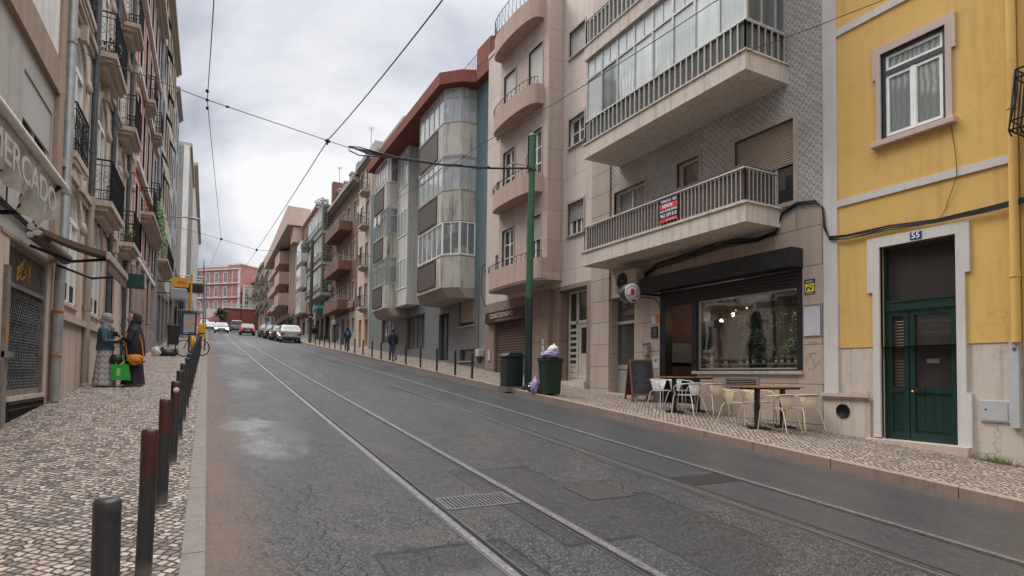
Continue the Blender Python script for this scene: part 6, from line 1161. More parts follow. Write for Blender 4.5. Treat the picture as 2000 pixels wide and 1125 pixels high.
sw_ = apt('small white house with balconies just above the terracotta retaining wall', FE(158), 7.6, 12.5, 22.8, plaster('white_house', (.55, .54, .52), .2), 3, [17.2, 20.2], gtop=16.6, wh=1.9, ww=.8, surround=None, bal=[(8, 12, 17.1, .5), (8, 12, 20.1, .5)], cornice=(.2, .2, WHP))
t = thing('retaining_wall', 'tall terracotta retaining wall with a white balustrade at the top of the street', 'wall', (6, 150, 11.5)); mb = MB(); mb.bx(3.1, 12.5, 150, 151, 10.5, 16.3); mb.build('wall', PNKW, t); mb = MB(); mb.bx(3.0, 12.5, 149.8, 151, 16.3, 16.55)
for k in range(30): mb.bx(3.1 + k * .31, 3.22 + k * .31, 150.1, 150.3, 16.55, 17.2)
mb.bx(3.0, 12.5, 150, 150.4, 17.2, 17.4); mb.build('balustrade', WHP, t)
t = thing('ramp_wall', 'low pale pink wall stepping down left of the terracotta wall', 'wall', (1, 152, 11.5)); mb = MB(); mb.add([(x, y, z) for y in (151.5, 152.5) for x, z in ((-1.5, 11), (3.09, 11), (3.09, 16.0), (1.0, 14.4), (-.2, 13.4), (-1.5, 12.0))], [(0, 1, 2, 3, 4, 5), (11, 10, 9, 8, 7, 6)] + [(i, (i + 1) % 6, (i + 1) % 6 + 6, i + 6) for i in range(6)]); mb.build('wall', plaster('pale_pink_wall', (.52, .24, .20), .2), t); mb = MB(); mb.box(FE(152.5), -1.5, 3, -.3, -.1, 14, 16.2); mb.build('parapet', WHP, t)
def tree(p, h, r, label, n=900, m=None):
    t = thing('tree', label, 'tree', p); mb = MB(); mb.tube([p, (p[0] + .1, p[1], p[2] + h * .5), (p[0], p[1], p[2] + h * .85)], [h * .04, h * .03, h * .012], 7)
    for k in range(5): a = k * 1.3; mb.tube([(p[0], p[1], p[2] + h * .45), (p[0] + r * .6 * math.cos(a), p[1] + r * .6 * math.sin(a), p[2] + h * .75)], [h * .018, h * .006], 5)
    mb.build('trunk', flat('bark', (.07, .05, .04), .9), t); mb = MB()
    for k in range(9): a = rnd.uniform(0, 6.3); q = rnd.uniform(0, .6) * r; leaves(mb, (p[0] + q * math.cos(a), p[1] + q * math.sin(a), p[2] + h * rnd.uniform(.5, .9)), r * .5, r * .5, r * .45, n // 9, .22)
    mb.build('crown', m or PL2, t, fix=False)
tree((2.6, 149, 11.4), 5.2, 1.5, 'small dark tree in front of the coral pink building by the terracotta wall'); tree((-3.2, 140, 10.8), 13, 3.0, 'tall dark tree between the bus-stop pole and the coral pink building')
t = thing('lamp_post', 'thin dark lamp post in front of the terracotta wall', 'street lamp', (6.4, 140, gz(140))); mb = MB(); mb.tube([(6.4, 140, gz(140)), (6.4, 140, gz(140) + 8)], [.09, .05], 6); mb.build('pole', IRON, t); mb = MB(); mb.ball((6.4, 140, gz(140) + 8.1), .25, .25, .3); mb.build('lantern', IRON, t)
for (x0, x1, z0, z1, m, lab) in ((-14, 4, 33.5, 36.6, plaster('far_grey_green', (.26, .28, .26), .4), 'distant grey-green block on the hill behind the coral building, left'), (4.3, 11.5, 33.5, 37.6, plaster('far_blue_grey', (.30, .34, .37), .4), 'distant bluish block on the hill behind the coral building, centre'), (11.8, 17.3, 34.5, 39.6, plaster('far_orange', (.50, .22, .11), .3), 'distant orange house on the skyline'), (17.6, 32, 33, 38.2, plaster('far_pale', (.42, .39, .37), .4), 'distant pale building on the skyline right of the orange house')):
    t = thing('building', lab, 'building', ((x0 + x1) / 2, 260, 30)); mb = MB(); mb.bx(x0, x1, 260, 272, 16, z1 - 1); mb.bx(x0 + 1, x1 - 2, 262, 270, z1 - 1, z1); mb.build('walls', m, t); mb = MB()
    for k in range(int((x1 - x0) / 2.2)): mb.bx(x0 + .8 + k * 2.2, x0 + 1.8 + k * 2.2, 259.9, 259.99, z1 - 3.2, z1 - 1.7)
    mb.build('windows', GD, t); mb = MB(); mb.bx(x0 - .2, x1 + .2, 259.8, 272.2, z1 - 1, z1 - .8); mb.build('roof', LIME, t)
# ================================================================== STREET FURNITURE
BOLG = worn('bollard_paint', (.018, .020, .022), (.10, .10, .10)); BOLR = worn('bollard_red', (.045, .008, .010), (.11, .08, .075), dust=(.07, .010, .012))
def bollard(x, y, label, red=False, r=.042, h=.83, group='dark round bollards along the left kerb', m=None, marks=True):
    z = gz(y) + .12; t = thing('bollard', label, 'bollard', (x, y, z), group=group); lean = rnd.uniform(-.012, .012)
    m = m or BOLG; zc = h - .27 if red else h - .04
    mb = MB(); mb.tube([(x, y, z - .02), (x + lean, y, z + zc)], r, 16, caps=True); mb.build('post', m, t)
    mb = MB(); C_ = (x + lean, y, z + zc); mb.lathe(C_, ([(r + .0005, 0)] + ([(r + .0005, .23)] if red else []) + [(r, h - zc - .012), (r * .88, h - zc - .003), (r * .5, h - zc), (0.001, h - zc)]), 16); mb.build('cap', BOLR if red else m, t)
    if marks: mb = MB(); mb.lathe((x, y, z), [(r * 1.5, 0), (r * 1.5, .008), (r * 1.05, .012)], 16); mb.build('collar', m, t)
    return t
LB = [(2.43, 0), (3.88, 1), (5.33, 1), (6.84, 1), (8.30, 0), (9.67, 0), (11.1, 0), (12.55, 0), (14.0, 0)] + [(15.45 + 1.45 * k, 0) for k in range(14)]
labs = ['dark grey bollard nearest the camera, cut by the bottom of the picture', 'tall-looking bollard with a dark red top, second from the camera on the left pavement', 'dark bollard with a red band, third from the camera on the left', 'bollard with a red top and a round white sticker, fourth from the camera']
for i, (y, red) in enumerate(LB): b_ = bollard(-.28, y, labs[i] if i < 4 else 'plain dark bollard in the packed row along the left kerb, beyond the red-topped ones', red)
mb = MB(); mb.lathe((-.262, 6.799, gz(6.84) + .12 + .74), [(0, 0), (.028, 0), (.028, .002), (0, .002)], 16, ax=(.3, -1, 0)); mb.build('sticker', MATS['paper'], bpy.data.objects['bollard.003'])
for y in (17.3, 18.75, 20.56, 22.45, 24.4, 26.4, 28.45, 30.4, 32.4, 34.4, 36.4, 38.4, 40.4, 42.4, 44.4, 46.4, 48.4): bollard(7.62 if y < 30 else 7.66, y, 'slim dark bollard in the spaced row along the right kerb', r=.038, h=.85, group='slim bollards along the right kerb', m=flat('bollard_dark', (.02, .022, .02), .5))
# green tram pole with span wires
GP_ = worn('pole_green', (.020, .082, .036), (.12, .13, .10), dust=(.03, .12, .05)); GPD = flat('pole_dark_green', (.010, .028, .026), .5, var=.3)
px, py = 7.82, 13.95; t = thing('tram_pole', 'tall green steel pole with a darker foot carrying the span wire over the street', 'pole', (px, py, gz(py) + .12)); z0 = gz(py) + .12
mb = MB(); mb.tube([(px, py, z0), (px + .005, py, z0 + 2.55)], .105, 16); mb.lathe((px, py, z0), [(.15, 0), (.15, .06), (.11, .12)], 16); mb.build('foot', GPD, t)
mb = MB(); mb.tube([(px + .005, py, z0 + 2.55), (px + .06, py, z0 + 7.05)], [.10, .088], 16); mb.build('shaft', GP_, t)
mb = MB()
for z in (2.55, 4.2, 6.0, 6.95): mb.lathe((px + .005 + .055 * (z - 2.55) / 4.5, py, z0 + z - .03), [(.112 - .003 * z, 0), (.115 - .003 * z, .03), (.112 - .003 * z, .06)], 16)
mb.build('bands', GP_, t); mb = MB(); mb.lathe((px + .06, py, z0 + 7.04), [(.10, 0), (.10, .05), (.05, .09), (0.001, .1)], 12); mb.build('cap', GP_, t)
mb = MB(); mb.lathe((px + .045, py, z0 + 6.05), [(.10, 0), (.10, .05)], 12); mb.tube([(px - .1, py - .05, z0 + 6.08), (px - .2, py - .1, z0 + 6.3), (px - .12, py - .1, z0 + 6.55)], .01, 5); mb.build('clamp', IRON, t)
WIRE = flat('wire_black', (.02, .02, .022), .5, .3)
def wire(name, label, pts, r, cat='wire', extra=None, sub=8, sag=0):
    t = thing(name, label, cat, pts[0]); mb = MB(); P = []
    for a, b_ in zip(pts[:-1], pts[1:]):
        a, b_ = Vector(a), Vector(b_)
        for k in range(sub): f = k / sub; P.append(a.lerp(b_, f) - Vector((0, 0, sag * 4 * f * (1 - f))))
    P.append(Vector(pts[-1])); mb.tube(P, r, 5); mb.build('wire', WIRE, t)
    if extra: mb = MB(); extra(mb); mb.build('fittings', WIRE, t)
    return t
sp1y = 13.9
def fit1(mb):
    for x, z in ((2.36, 6.99), (-.14, 7.37)): mb.ball((x, sp1y, z), .035, .035, .035, 8, 6)
    mb.ball((.25, sp1y, 7.31), .05, .03, .025, 8, 6); mb.tube([(2.36, sp1y, 7.04), (2.36, sp1y, 6.9), (2.32, sp1y - .12, 6.86)], .018, 5); mb.tube([(2.3, sp1y, 6.99), (2.42, sp1y, 6.97)], .03, 6)
wire('span_wire', 'span wire from the left facade across both trolley wires towards the green pole', [(-2.28, sp1y, 7.80), (-1.57, sp1y, 7.66), (-.14, sp1y, 7.37), (2.36, sp1y, 6.99), (2.83, sp1y, 6.92)], .009, extra=fit1)
t = thing('span_cable', 'thick black insulated cable with a loose loop hanging from the green pole', 'cable', (5, sp1y, 6.9)); mb = MB()
for k in range(3): mb.tube([(2.86, sp1y, 6.95 - .01 * k), (3.3, sp1y + .02 * k, 6.86 + .045 * k), (4.0, sp1y, 6.87 + .02 * k), (5.15, sp1y, 6.92 + .012 * k), (6.6, sp1y, 7.08 + .012 * k), (7.80, sp1y, 7.30 + .008 * k)], .016, 6)
mb.tube([(3.7, sp1y, 6.84), (3.1, sp1y, 6.78), (2.86, sp1y, 6.85), (2.84, sp1y, 6.95), (3.1, sp1y, 6.98), (3.6, sp1y, 6.93), (4.3, sp1y, 6.90)], .014, 6); mb.tube([(5.2, sp1y, 6.95), (5.7, sp1y, 7.04), (6.1, sp1y, 6.98), (6.3, sp1y, 7.02)], .010, 5)
mb.ball((6.5, sp1y, 7.10), .05, .05, .05, 8, 6); mb.tube([(6.9, sp1y, 7.14), (7.2, sp1y, 7.34), (7.8, sp1y, 7.36)], .010, 5); mb.build('cable', WIRE, t)
hA = lambda y: gz(y) + 5.93
wire('trolley_wire', 'trolley wire over the nearer track crossing the sky diagonally', [(2.9, -8, 5.9), (2.62, 7.3, 6.52), (2.36, 13.9, 6.99), (2.62, 40, gz(40) + 6.25), (2.6, 75, gz(75) + 6.2), (1.2, 110, gz(110) + 6.2)], .011, sag=.05)
wire('trolley_wire', 'thin left-hand wire dropping almost vertically through the sky to the far crossing wire', [(.1, -5, 5.4), (-.05, 8.9, 6.62), (-.14, 13.9, 7.37), (.60, 40, 9.75), (-.55, 75, gz(75) + 6.0)], .008, sag=.05, extra=lambda mb: [mb.ball((-.14, 13.9 + d, 7.37 + d * .05), .035, .05, .035, 8, 6) for d in (-.5, .5)])
wire('span_wire', 'second, far span wire joining both trolley wires to the right facades', [(-2.3, 40, 10.3), (.60, 40, 9.75), (2.62, 40, 9.30), (10.4, 40, 9.7)], .012, extra=lambda mb: [mb.ball((x, 40, z), .07, .07, .09, 8, 6) for x, z in ((.6, 9.75), (2.62, 9.3))])
wire('overhead_cable', 'thin service cable running from the upper balcony along the facades on the right', [(8.75, 5, 8.85), (8.75, 8.2, 9.05), (8.75, 19.5, 10.1), (9.0, 30, 11.1), (9.6, 48, 12.2)], .011, sag=.12)
wire('overhead_cable', 'very thin cable slanting from the upper balcony corner to the top of the ochre building', [(8.82, 7.6, 7.72), (9.3, 6.4, 7.75), (9.9, 5.6, 7.95), (9.97, 3, 9)], .007)
# utility cabinet, wheelie bin and bags
CABG = flat('cabinet_green', (.008, .020, .017), .4, var=.3, vs=6, coat=.3)
def gbox(mb, x0, x1, y0, y1, z0, z1): mb.bx(x0, x1, y0, y1, z0, z1)
zb = gz(14.3) + .12; t = thing('street_cabinet', 'dark green domed street cabinet standing left of the green pole', 'cabinet', (7.58, 14.45, zb)); mb = MB(); gbox(mb, 7.31, 7.83, 14.25, 14.65, zb + .05, zb + .86); mb.build('body', CABG, t, bevel=.015)
mb = MB(); mb.add([(x, y, zb + z) for y in (14.22, 14.68) for x, z in ((7.28, .865), (7.86, .865), (7.86, .90), (7.76, .985), (7.38, .985), (7.28, .90))], [(0, 1, 2, 3, 4, 5), (11, 10, 9, 8, 7, 6)] + [(i, (i + 1) % 6, (i + 1) % 6 + 6, i + 6) for i in range(6)]); mb.build('lid', CABG, t, bevel=.01); mb = MB(); gbox(mb, 7.27, 7.87, 14.21, 14.69, zb - .1, zb + .05); mb.build('plinth', plaster('cabinet_plinth', (.16, .15, .14), .4), t)
mb = MB(); gbox(mb, 7.34, 7.56, 14.24, 14.249, zb + .12, zb + .80); gbox(mb, 7.575, 7.80, 14.24, 14.249, zb + .12, zb + .80); mb.build('door', CABG, t)
BING = flat('bin_green', (.012, .030, .018), .45, var=.2, vs=8)
def wheelie(x, y, z, s, label, rz=0, bags=False, m=BING):
    t = thing('wheelie_bin', label, 'bin', (x, y, z), rz); Mx = lambda *q: Vector(q)
    def P(px_, py_, pz_): a = rz; py_ *= .72; px_ *= .93; return (x + px_ * s * math.cos(a) - py_ * s * math.sin(a), y + px_ * s * math.sin(a) + py_ * s * math.cos(a), z + pz_ * s)
    V = [P(sx * w, sy * d, h) for h, w, d in ((.03, .235, .25), (.5, .25, .28), (.93, .27, .31)) for sx, sy in ((-1, -1), (1, -1), (1, 1), (-1, 1))]; mb = MB(); mb.add(V, [(0, 3, 2, 1)] + [(i + 4 * k, (i + 1) % 4 + 4 * k, (i + 1) % 4 + 4 * k + 4, i + 4 * k + 4) for k in (0, 1) for i in range(4)] + [(8, 9, 10, 11)]); mb.build('body', m, t, bevel=.02)
    def bxl(a0, a1, b0, b1, c0, c1, nm, mm, bev=.012):
        mb = MB(); V = [P(u, v, w) for w in (c0, c1) for v in (b0, b1) for u in (a0, a1)]; mb.add(V, [(0, 1, 3, 2), (4, 6, 7, 5), (0, 4, 5, 1), (2, 3, 7, 6), (0, 2, 6, 4), (1, 5, 7, 3)]); return mb.build(nm, mm, t, bevel=bev)
    bxl(-.29, .29, -.34, .33, .90, .955, 'rim', m); bxl(-.28, .28, -.33, .36, .96, 1.0, 'lid', m)
    mb = MB(); mb.tube([P(-.25, .36, .96), P(.25, .36, .96)], .016, 6); mb.build('handle', m, t)
    for sx in (-1, 1): mb = MB(); mb.lathe(P(sx * .22, .25, .09), [(.09, -.025), (.09, .025)], 14, ax=(math.cos(rz), math.sin(rz), 0)); mb.build('wheel', IRON, t)
    return t
wz = gz(12.6) + .12; wheelie(7.75, 12.68, wz, .95, 'green wheelie bin heaped with white and purple bags beside the green pole', R(4))
def bag(p, rx, ry, rz_, m, label, seed, knot=True):
    t = thing('rubbish_bag', label, 'rubbish bag', p); mb = MB(); n, mm = 48, 30; V = []
    for i in range(mm + 1):
        th = math.pi * i / mm
        for k in range(n):
            ph = 2 * math.pi * k / n; d = Vector((math.sin(th) * math.cos(ph), math.sin(th) * math.sin(ph), math.cos(th))); q = 1 + .22 * noise.noise(d * 2 + Vector((seed, 0, 0))) + .20 * (abs(noise.noise(d * 4.5 + Vector((0, seed, 0)))) - .2) + .08 * abs(noise.noise(d * 11 + Vector((0, seed, 0))))
            z_ = max(-.8, d.z) * rz_ * q; V.append((p[0] + d.x * rx * q, p[1] + d.y * ry * q, p[2] + .8 * rz_ + z_))
    mb.add(V, [(i * n + k, i * n + (k + 1) % n, (i + 1) * n + (k + 1) % n, (i + 1) * n + k) for i in range(mm) for k in range(n)], True); mb.build('bag', m, t)
    if knot: mb = MB(); mb.tube([(p[0], p[1], p[2] + 1.62 * rz_), (p[0] + .01, p[1], p[2] + 1.9 * rz_), (p[0] + .04, p[1] + .02, p[2] + 2.05 * rz_)], [.03, .018, .035], 7); mb.build('knot', m, t)
BGB = flat('bag_black', (.012, .013, .018), .25, coat=.4); BGP = flat('bag_purple', (.33, .24, .46), .35, var=.25, vs=14); BGW = flat('bag_white', (.52, .55, .52), .4, var=.2, vs=12); BGG = flat('bag_grey', (.06, .065, .065), .35)
bag((7.70, 12.62, wz + .95), .25, .18, .10, BGP, 'purple rubbish bag spread over the top of the green wheelie bin', 3, False); bag((7.82, 12.66, wz + 1.08), .14, .14, .10, BGW, 'white knotted bag on top of the purple one on the wheelie bin', 9)
bag((7.66, 13.35, gz(13.3) + .12), .18, .16, .15, BGB, 'black rubbish bag on the ground between the green pole and the wheelie bin', 5); bag((7.52, 13.05, gz(13.0) + .12), .10, .12, .21, BGP, 'upright purple bag leaning against the side of the wheelie bin', 12)
bag((-1.38, 26.9, gz(26.9) + .12), .36, .25, .20, BGG, 'dark grey rubbish bag lying against the left wall behind the two women', 21); bag((-1.75, 26.6, gz(26.6) + .12), .15, .15, .20, BGW, 'small white bag next to the dark bag by the left wall', 31)
wheelie(-1.72, 38.5, gz(38.5) + .12, 1.15, 'dark green bin standing alone far along the left pavement by the shopfronts', R(10), m=CABG)
t = thing('litter_paper', 'scrap of white paper on the kerb in front of the street cabinet', 'litter', (7.5, 14.6, 1.2)); mb = MB(); mb.ball((7.42, 14.55, gz(14.55) + .02), .10, .05, .02, 8, 5, .5); mb.build('paper', BGW, t)
# A-board
ax_, ay = 9.55, 11.35; za = gz(ay) + .12; t = thing('chalkboard', 'wooden A-frame chalkboard menu standing open on the pavement by the cafe door', 'chalkboard', (ax_, ay, za)); WOOD = flat('board_wood', (.13, .055, .025), .5, var=.3, vs=9)
an = R(-22)
def PA(u, v, w): return Vector((ax_ + u * math.cos(an) - v * math.sin(an), ay + u * math.sin(an) + v * math.cos(an), za + w))
def leafb(sgn, nm):
    def q(u0, u1, w0, w1, t0, t1, mb):
        def pt(u, w, tt): v = sgn * (.30 * (1 - w / 1.02) + tt); return PA(u, v, w)
        V = [pt(u, w, tt) for w in (w0, w1) for tt in (t0, t1) for u in (u0, u1)]; mb.add(V, [(0, 1, 3, 2), (4, 6, 7, 5), (0, 4, 5, 1), (2, 3, 7, 6), (0, 2, 6, 4), (1, 5, 7, 3)])
    mb = MB(); q(-.30, -.255, -.03, 1.02, 0, .03, mb); q(.255, .30, -.03, 1.02, 0, .03, mb); q(-.255, .255, .97, 1.02, 0, .03, mb); q(-.255, .255, .13, .18, 0, .03, mb); o = mb.build(nm, WOOD, t); mb = MB(); q(-.255, .255, .18, .97, .008, .02, mb); b_ = mb.build('panel', flat('chalk_black', (.012, .014, .018), .6) if sgn < 0 else WOOD, o)
    if sgn < 0:
        mb = MB()
        for k in range(15): w = .90 - k * .046; a = rnd.uniform(-.22, -.1); q(a, a + rnd.uniform(.15, .36), w, w + .010, .0205, .022, mb)
        mb.build('chalk_lines', flat('chalk_dim', (.13, .13, .14), .9), o)
leafb(-1, 'front_frame'); leafb(1, 'rear_frame')
mb = MB(); mb.tube([PA(-.27, -.17, .42), PA(-.27, .17, .42)], .008, 4); mb.build('brace', IRON, t)
# tables and chairs
TW = lines('table_slats', (.30, .125, .055), (.08, .035, .02), .075, 'y', .45, .12)
def table(cx_, cy_, label):
    z = gz(cy_) + .12; t = thing('cafe_table', label, 'table', (cx_, cy_, z), group=None); mb = MB(); L2, W2 = .62, .25
    for k in range(9): a = -W2 + 2 * W2 * k / 9; V = [(cx_ + x, cy_ + y, z + .735 + dz) for dz in (0, .026) for y in (a + .003, a + 2 * W2 / 9 - .003) for x in (-L2, L2)]; mb.add(V, [(0, 1, 3, 2), (4, 6, 7, 5), (0, 4, 5, 1), (2, 3, 7, 6), (0, 2, 6, 4), (1, 5, 7, 3)])
    mb.build('tabletop', flat('table_wood', (.36, .15, .065), .42, var=.25, vs=7), t); mb = MB(); mb.bx(cx_ - L2 + .05, cx_ + L2 - .05, cy_ - .2, cy_ + .2, z + .705, z + .734); mb.build('subframe', IRON, t)
    for s_ in (-.34, .34):
        mb = MB(); mb.bx(cx_ + s_ - .035, cx_ + s_ + .035, cy_ - .035, cy_ + .035, z + .03, z + .706); mb.build('leg', flat('navy_iron', (.015, .018, .03), .45), t); mb = MB(); mb.bx(cx_ + s_ - .03, cx_ + s_ + .03, cy_ - .27, cy_ + .27, z + .004, z + .03); mb.bx(cx_ + s_ - .2, cx_ + s_ + .2, cy_ - .03, cy_ + .03, z + .005, z + .031); mb.build('foot', IRON, t)
table(9.13, 9.35, 'wooden-topped cafe table farther from the green door, by the open cafe doorway'); table(9.13, 7.25, 'wooden-topped cafe table nearer the green door, under the cafe window vent')
def chair(label, m, loc, rz):
    """steel bistro armchair; built at the origin facing +y"""
    t = thing('armchair', label, 'chair', (0, 0, 0), group='metal armchairs around the two cafe tables'); 
    mb = MB(); n = 24; P = []
    for k in range(n): w = 2 * math.pi * k / n; c_, s_ = math.cos(w), math.sin(w); P.append((.205 * abs(c_) ** .6 * (1 if c_ > 0 else -1), .20 * abs(s_) ** .6 * (1 if s_ > 0 else -1)))
    mb.prism(P, .425, .445, smooth=False); mb.build('seat', m, t, bevel=.006)
    pth = [(-.255, .20, .60), (-.275, .10, .655), (-.275, -.06, .675), (-.235, -.19, .69), (-.12, -.262, .70), (0, -.28, .70), (.12, -.262, .70), (.235, -.19, .69), (.275, -.06, .675), (.275, .10, .655), (.255, .20, .60)]
    mb = MB(); mb.tube(pth, .0125, 8); mb.build('armrest', m, t)
    for s_ in (-1, 1):
        mb = MB(); mb.tube([(s_ * .255, .20, .60), (s_ * .225, .215, .52), (s_ * .19, .20, .44), (s_ * .215, .225, .40), (s_ * .245, .26, .0)], .0115, 8); mb.build('leg', m, t)
        mb = MB(); mb.tube([(s_ * .16, -.20, .43), (s_ * .19, -.25, .38), (s_ * .245, -.36, .0)], .0115, 8); mb.build('leg', m, t)
    mb = MB(); V = []; nn = 14
    for k in range(nn + 1):
        a = -1 + 2 * k / nn; xb = .155 * a; yb = -.20 - .035 * (1 - a * a); xt = .235 * a; yt = -.19 - .085 * (1 - a * a)
        for (x, y, z) in ((xb, yb, .45), (xt, yt, .695)): V.append((x, y, z))
        for (x, y, z) in ((xb, yb + .006, .45), (xt, yt + .006, .695)): V.append((x, y, z))
    mb.add(V, [f for k in range(nn) for f in ((4 * k, 4 * k + 1, 4 * k + 5, 4 * k + 4), (4 * k + 2, 4 * k + 6, 4 * k + 7, 4 * k + 3), (4 * k + 1, 4 * k + 3, 4 * k + 7, 4 * k + 5))], True); mb.build('backrest', m, t)
    t.location = (loc[0], loc[1], gz(loc[1]) + .122); t.rotation_euler = (0, 0, rz); t.scale = (.90, .90, .93); return t
CHW = flat('chair_white', (.56, .57, .56), .35, var=.08); CHC = flat('chair_cream', (.52, .43, .30), .35, var=.1)
cw_ = chair('white metal armchair with its back to the chalkboard, at the farther table', CHW, (8.97, 9.90), R(172)); cc_ = chair('cream metal armchair nearest the cafe wall on the near side of the farther table', CHC, (9.50, 8.98), R(-8))
def place(src, label, loc, rz): c = copy_tree(src); c['label'] = label; c.location = (loc[0], loc[1], gz(loc[1]) + .122); c.rotation_euler = (0, 0, rz); return c
place(cw_, 'white metal armchair on the road side of the farther table, back towards the camera', (8.85, 9.02), R(8)); place(cw_, 'white metal armchair half hidden behind the farther table, by the doorway', (9.50, 9.88), R(184))
place(cc_, 'cream armchair at the left end of the nearer table, backing the farther one', (8.82, 7.70), R(196)); place(cc_, 'cream metal armchair half hidden behind the nearer table, by the wall', (9.40, 7.72), R(178)); place(cc_, 'cream armchair on the road side of the nearer table, closest to the kerb', (8.88, 6.90), R(4)); place(cc_, 'cream armchair nearest the round vent, on the near side of the nearer table', (9.48, 6.86), R(-12))
# bus stop
ys = 30.0; zs_ = gz(ys) + .12; t = thing('bus_stop', 'yellow-topped bus-stop pole with a blue framed timetable board', 'bus stop', (-.62, ys, zs_)); mb = MB(); mb.tube([(-.72, ys, zs_ + 1.9), (-.69, ys, zs_ + 3.55)], .045, 8); mb.build('yellow_pole', flat('yellow_pole', (.62, .30, .02), .45), t); mb = MB(); mb.tube([(-.72, ys, zs_), (-.72, ys, zs_ + 1.9)], .04, 8); mb.build('pole', flat('blue_frame', (.025, .03, .11), .4), t)
mb = MB(); ring(mb, FE(ys - .05), -1.02, -.44, zs_ + .78, zs_ + 1.82, .07, 0, .06); mb.build('frame', MATS['blue_frame'], t); mb = MB(); mb.box(FE(ys - .05), -.95, -.51, .01, .04, zs_ + .85, zs_ + 1.75); mb.build('timetable', flat('timetable_paper', (.46, .44, .42), .5), t); mb = MB(); mb.box(FE(ys - .05), -.93, -.53, .041, .043, zs_ + 1.26, zs_ + 1.38); mb.build('orange_band', flat('orange_band', (.5, .30, .12), .5), t); mb = MB(); mb.box(FE(ys - .05), -.76, -.5, .041, .045, zs_ + .86, zs_ + .93); mb.build('blue_corner', flat('blue_print', (.06, .12, .25), .5), t)
mb = MB()
for k in range(9): mb.box(FE(ys - .05), -.92, -.56 - .03 * (k % 3), .041, .0425, zs_ + .98 + k * .028, zs_ + .987 + k * .028)
for k in range(8): mb.box(FE(ys - .05), -.92, -.56 - .03 * (k % 2), .041, .0425, zs_ + 1.44 + k * .034, zs_ + 1.447 + k * .034)
mb.build('print_lines', flat('grey_text', (.2, .2, .22), .6), t)
t = thing('delivery_bag', 'bright yellow box bag hanging on the far bollards beside the kerb', 'bag', (-.25, 29, 2.9)); mb = MB(); mb.add([(-.40, 28.6, 3.02), (-.14, 28.6, 3.06), (-.14, 28.9, 3.06), (-.40, 28.9, 3.02), (-.34, 28.6, 3.62), (-.03, 28.6, 3.66), (-.03, 28.9, 3.66), (-.34, 28.9, 3.62)], [(0, 3, 2, 1), (4, 5, 6, 7), (0, 1, 5, 4), (1, 2, 6, 5), (2, 3, 7, 6), (3, 0, 4, 7)]); mb.build('bag', flat('bag_yellow', (.66, .33, .01), .5, var=.2), t, bevel=.03); mb = MB(); mb.bx(-.36, -.12, 28.585, 28.6, 3.2, 3.24); mb.build('strap', IRON, t)
# bicycle: black with yellow mudguard, seen mostly from its front wheel
by = 26.6; bz = gz(by) + .12; t = thing('bicycle', 'black bicycle with a yellow front bag parked against the bollards', 'bicycle', (-.75, by, bz)); RUB = flat('rubber', (.012, .012, .012), .7)
def wheel(c, r, ax, nm='wheel'):
    a = Vector(ax).normalized(); u = Vector((0, 0, 1)); w = a.cross(u); c = Vector(c); mb = MB(); mb.tube([c + (u * math.cos(2 * math.pi * k / 28) + w * math.sin(2 * math.pi * k / 28)) * r for k in range(29)], .022, 6); o = mb.build(nm, RUB, t); mb = MB()
    for k in range(14): an_ = 2 * math.pi * k / 14; mb.tube([c, c + (u * math.cos(an_) + w * math.sin(an_)) * r], .0025, 3)
    mb.tube([c - a * .05, c + a * .05], .02, 6); mb.build('spokes', GALV, o)
wheel((-.80, by, bz + .34), .32, (.25, .97, 0)); wheel((.0 - .28 + .1, by + .75, bz + .40), .32, (.55, -.83, 0))
mb = MB(); hx = Vector((-.62, by + .1, bz + .85)); mb.tube([(-.80, by, bz + .34), hx], .016, 6); mb.tube([hx, (-.45, by + .35, bz + .35), (-.18, by + .75, bz + .40)], .018, 6); mb.tube([hx + Vector((0, 0, -.1)), (-.35, by + .5, bz + .85), (-.45, by + .35, bz + .35)], .016, 6); mb.tube([(-.35, by + .5, bz + .85), (-.18, by + .75, bz + .40)], .012, 5); mb.build('frame', flat('bike_frame', (.10, .11, .02), .4), t)
mb = MB(); mb.tube([hx + Vector((-.25, -.05, .10)), hx + Vector((-.05, 0, .14)), hx + Vector((.2, .1, .10))], .014, 6); mb.build('handlebar', IRON, t); mb = MB(); mb.ball((-.34, by + .52, bz + .92), .06, .12, .035); mb.build('saddle', IRON, t)
mb = MB(); mb.ball((-.52, by - .12, bz + .58), .09, .12, .26, 12, 8, .15); mb.build('yellow_bag', MATS['bag_yellow'], t)
t = thing('post', 'thin red and white post at the kerb beside the far bollards', 'post', (-.05, 33, gz(33))); mb = MB(); mb.tube([(-.1, 33, gz(33) + .1), (-.1, 33, gz(33) + 3.6)], .03, 6); mb.build('pole', GALV, t); mb = MB(); mb.tube([(-.1, 33, gz(33) + .1), (-.1, 33, gz(33) + .7)], .045, 6); mb.build('red_foot', flat('post_red', (.3, .02, .02), .5), t)
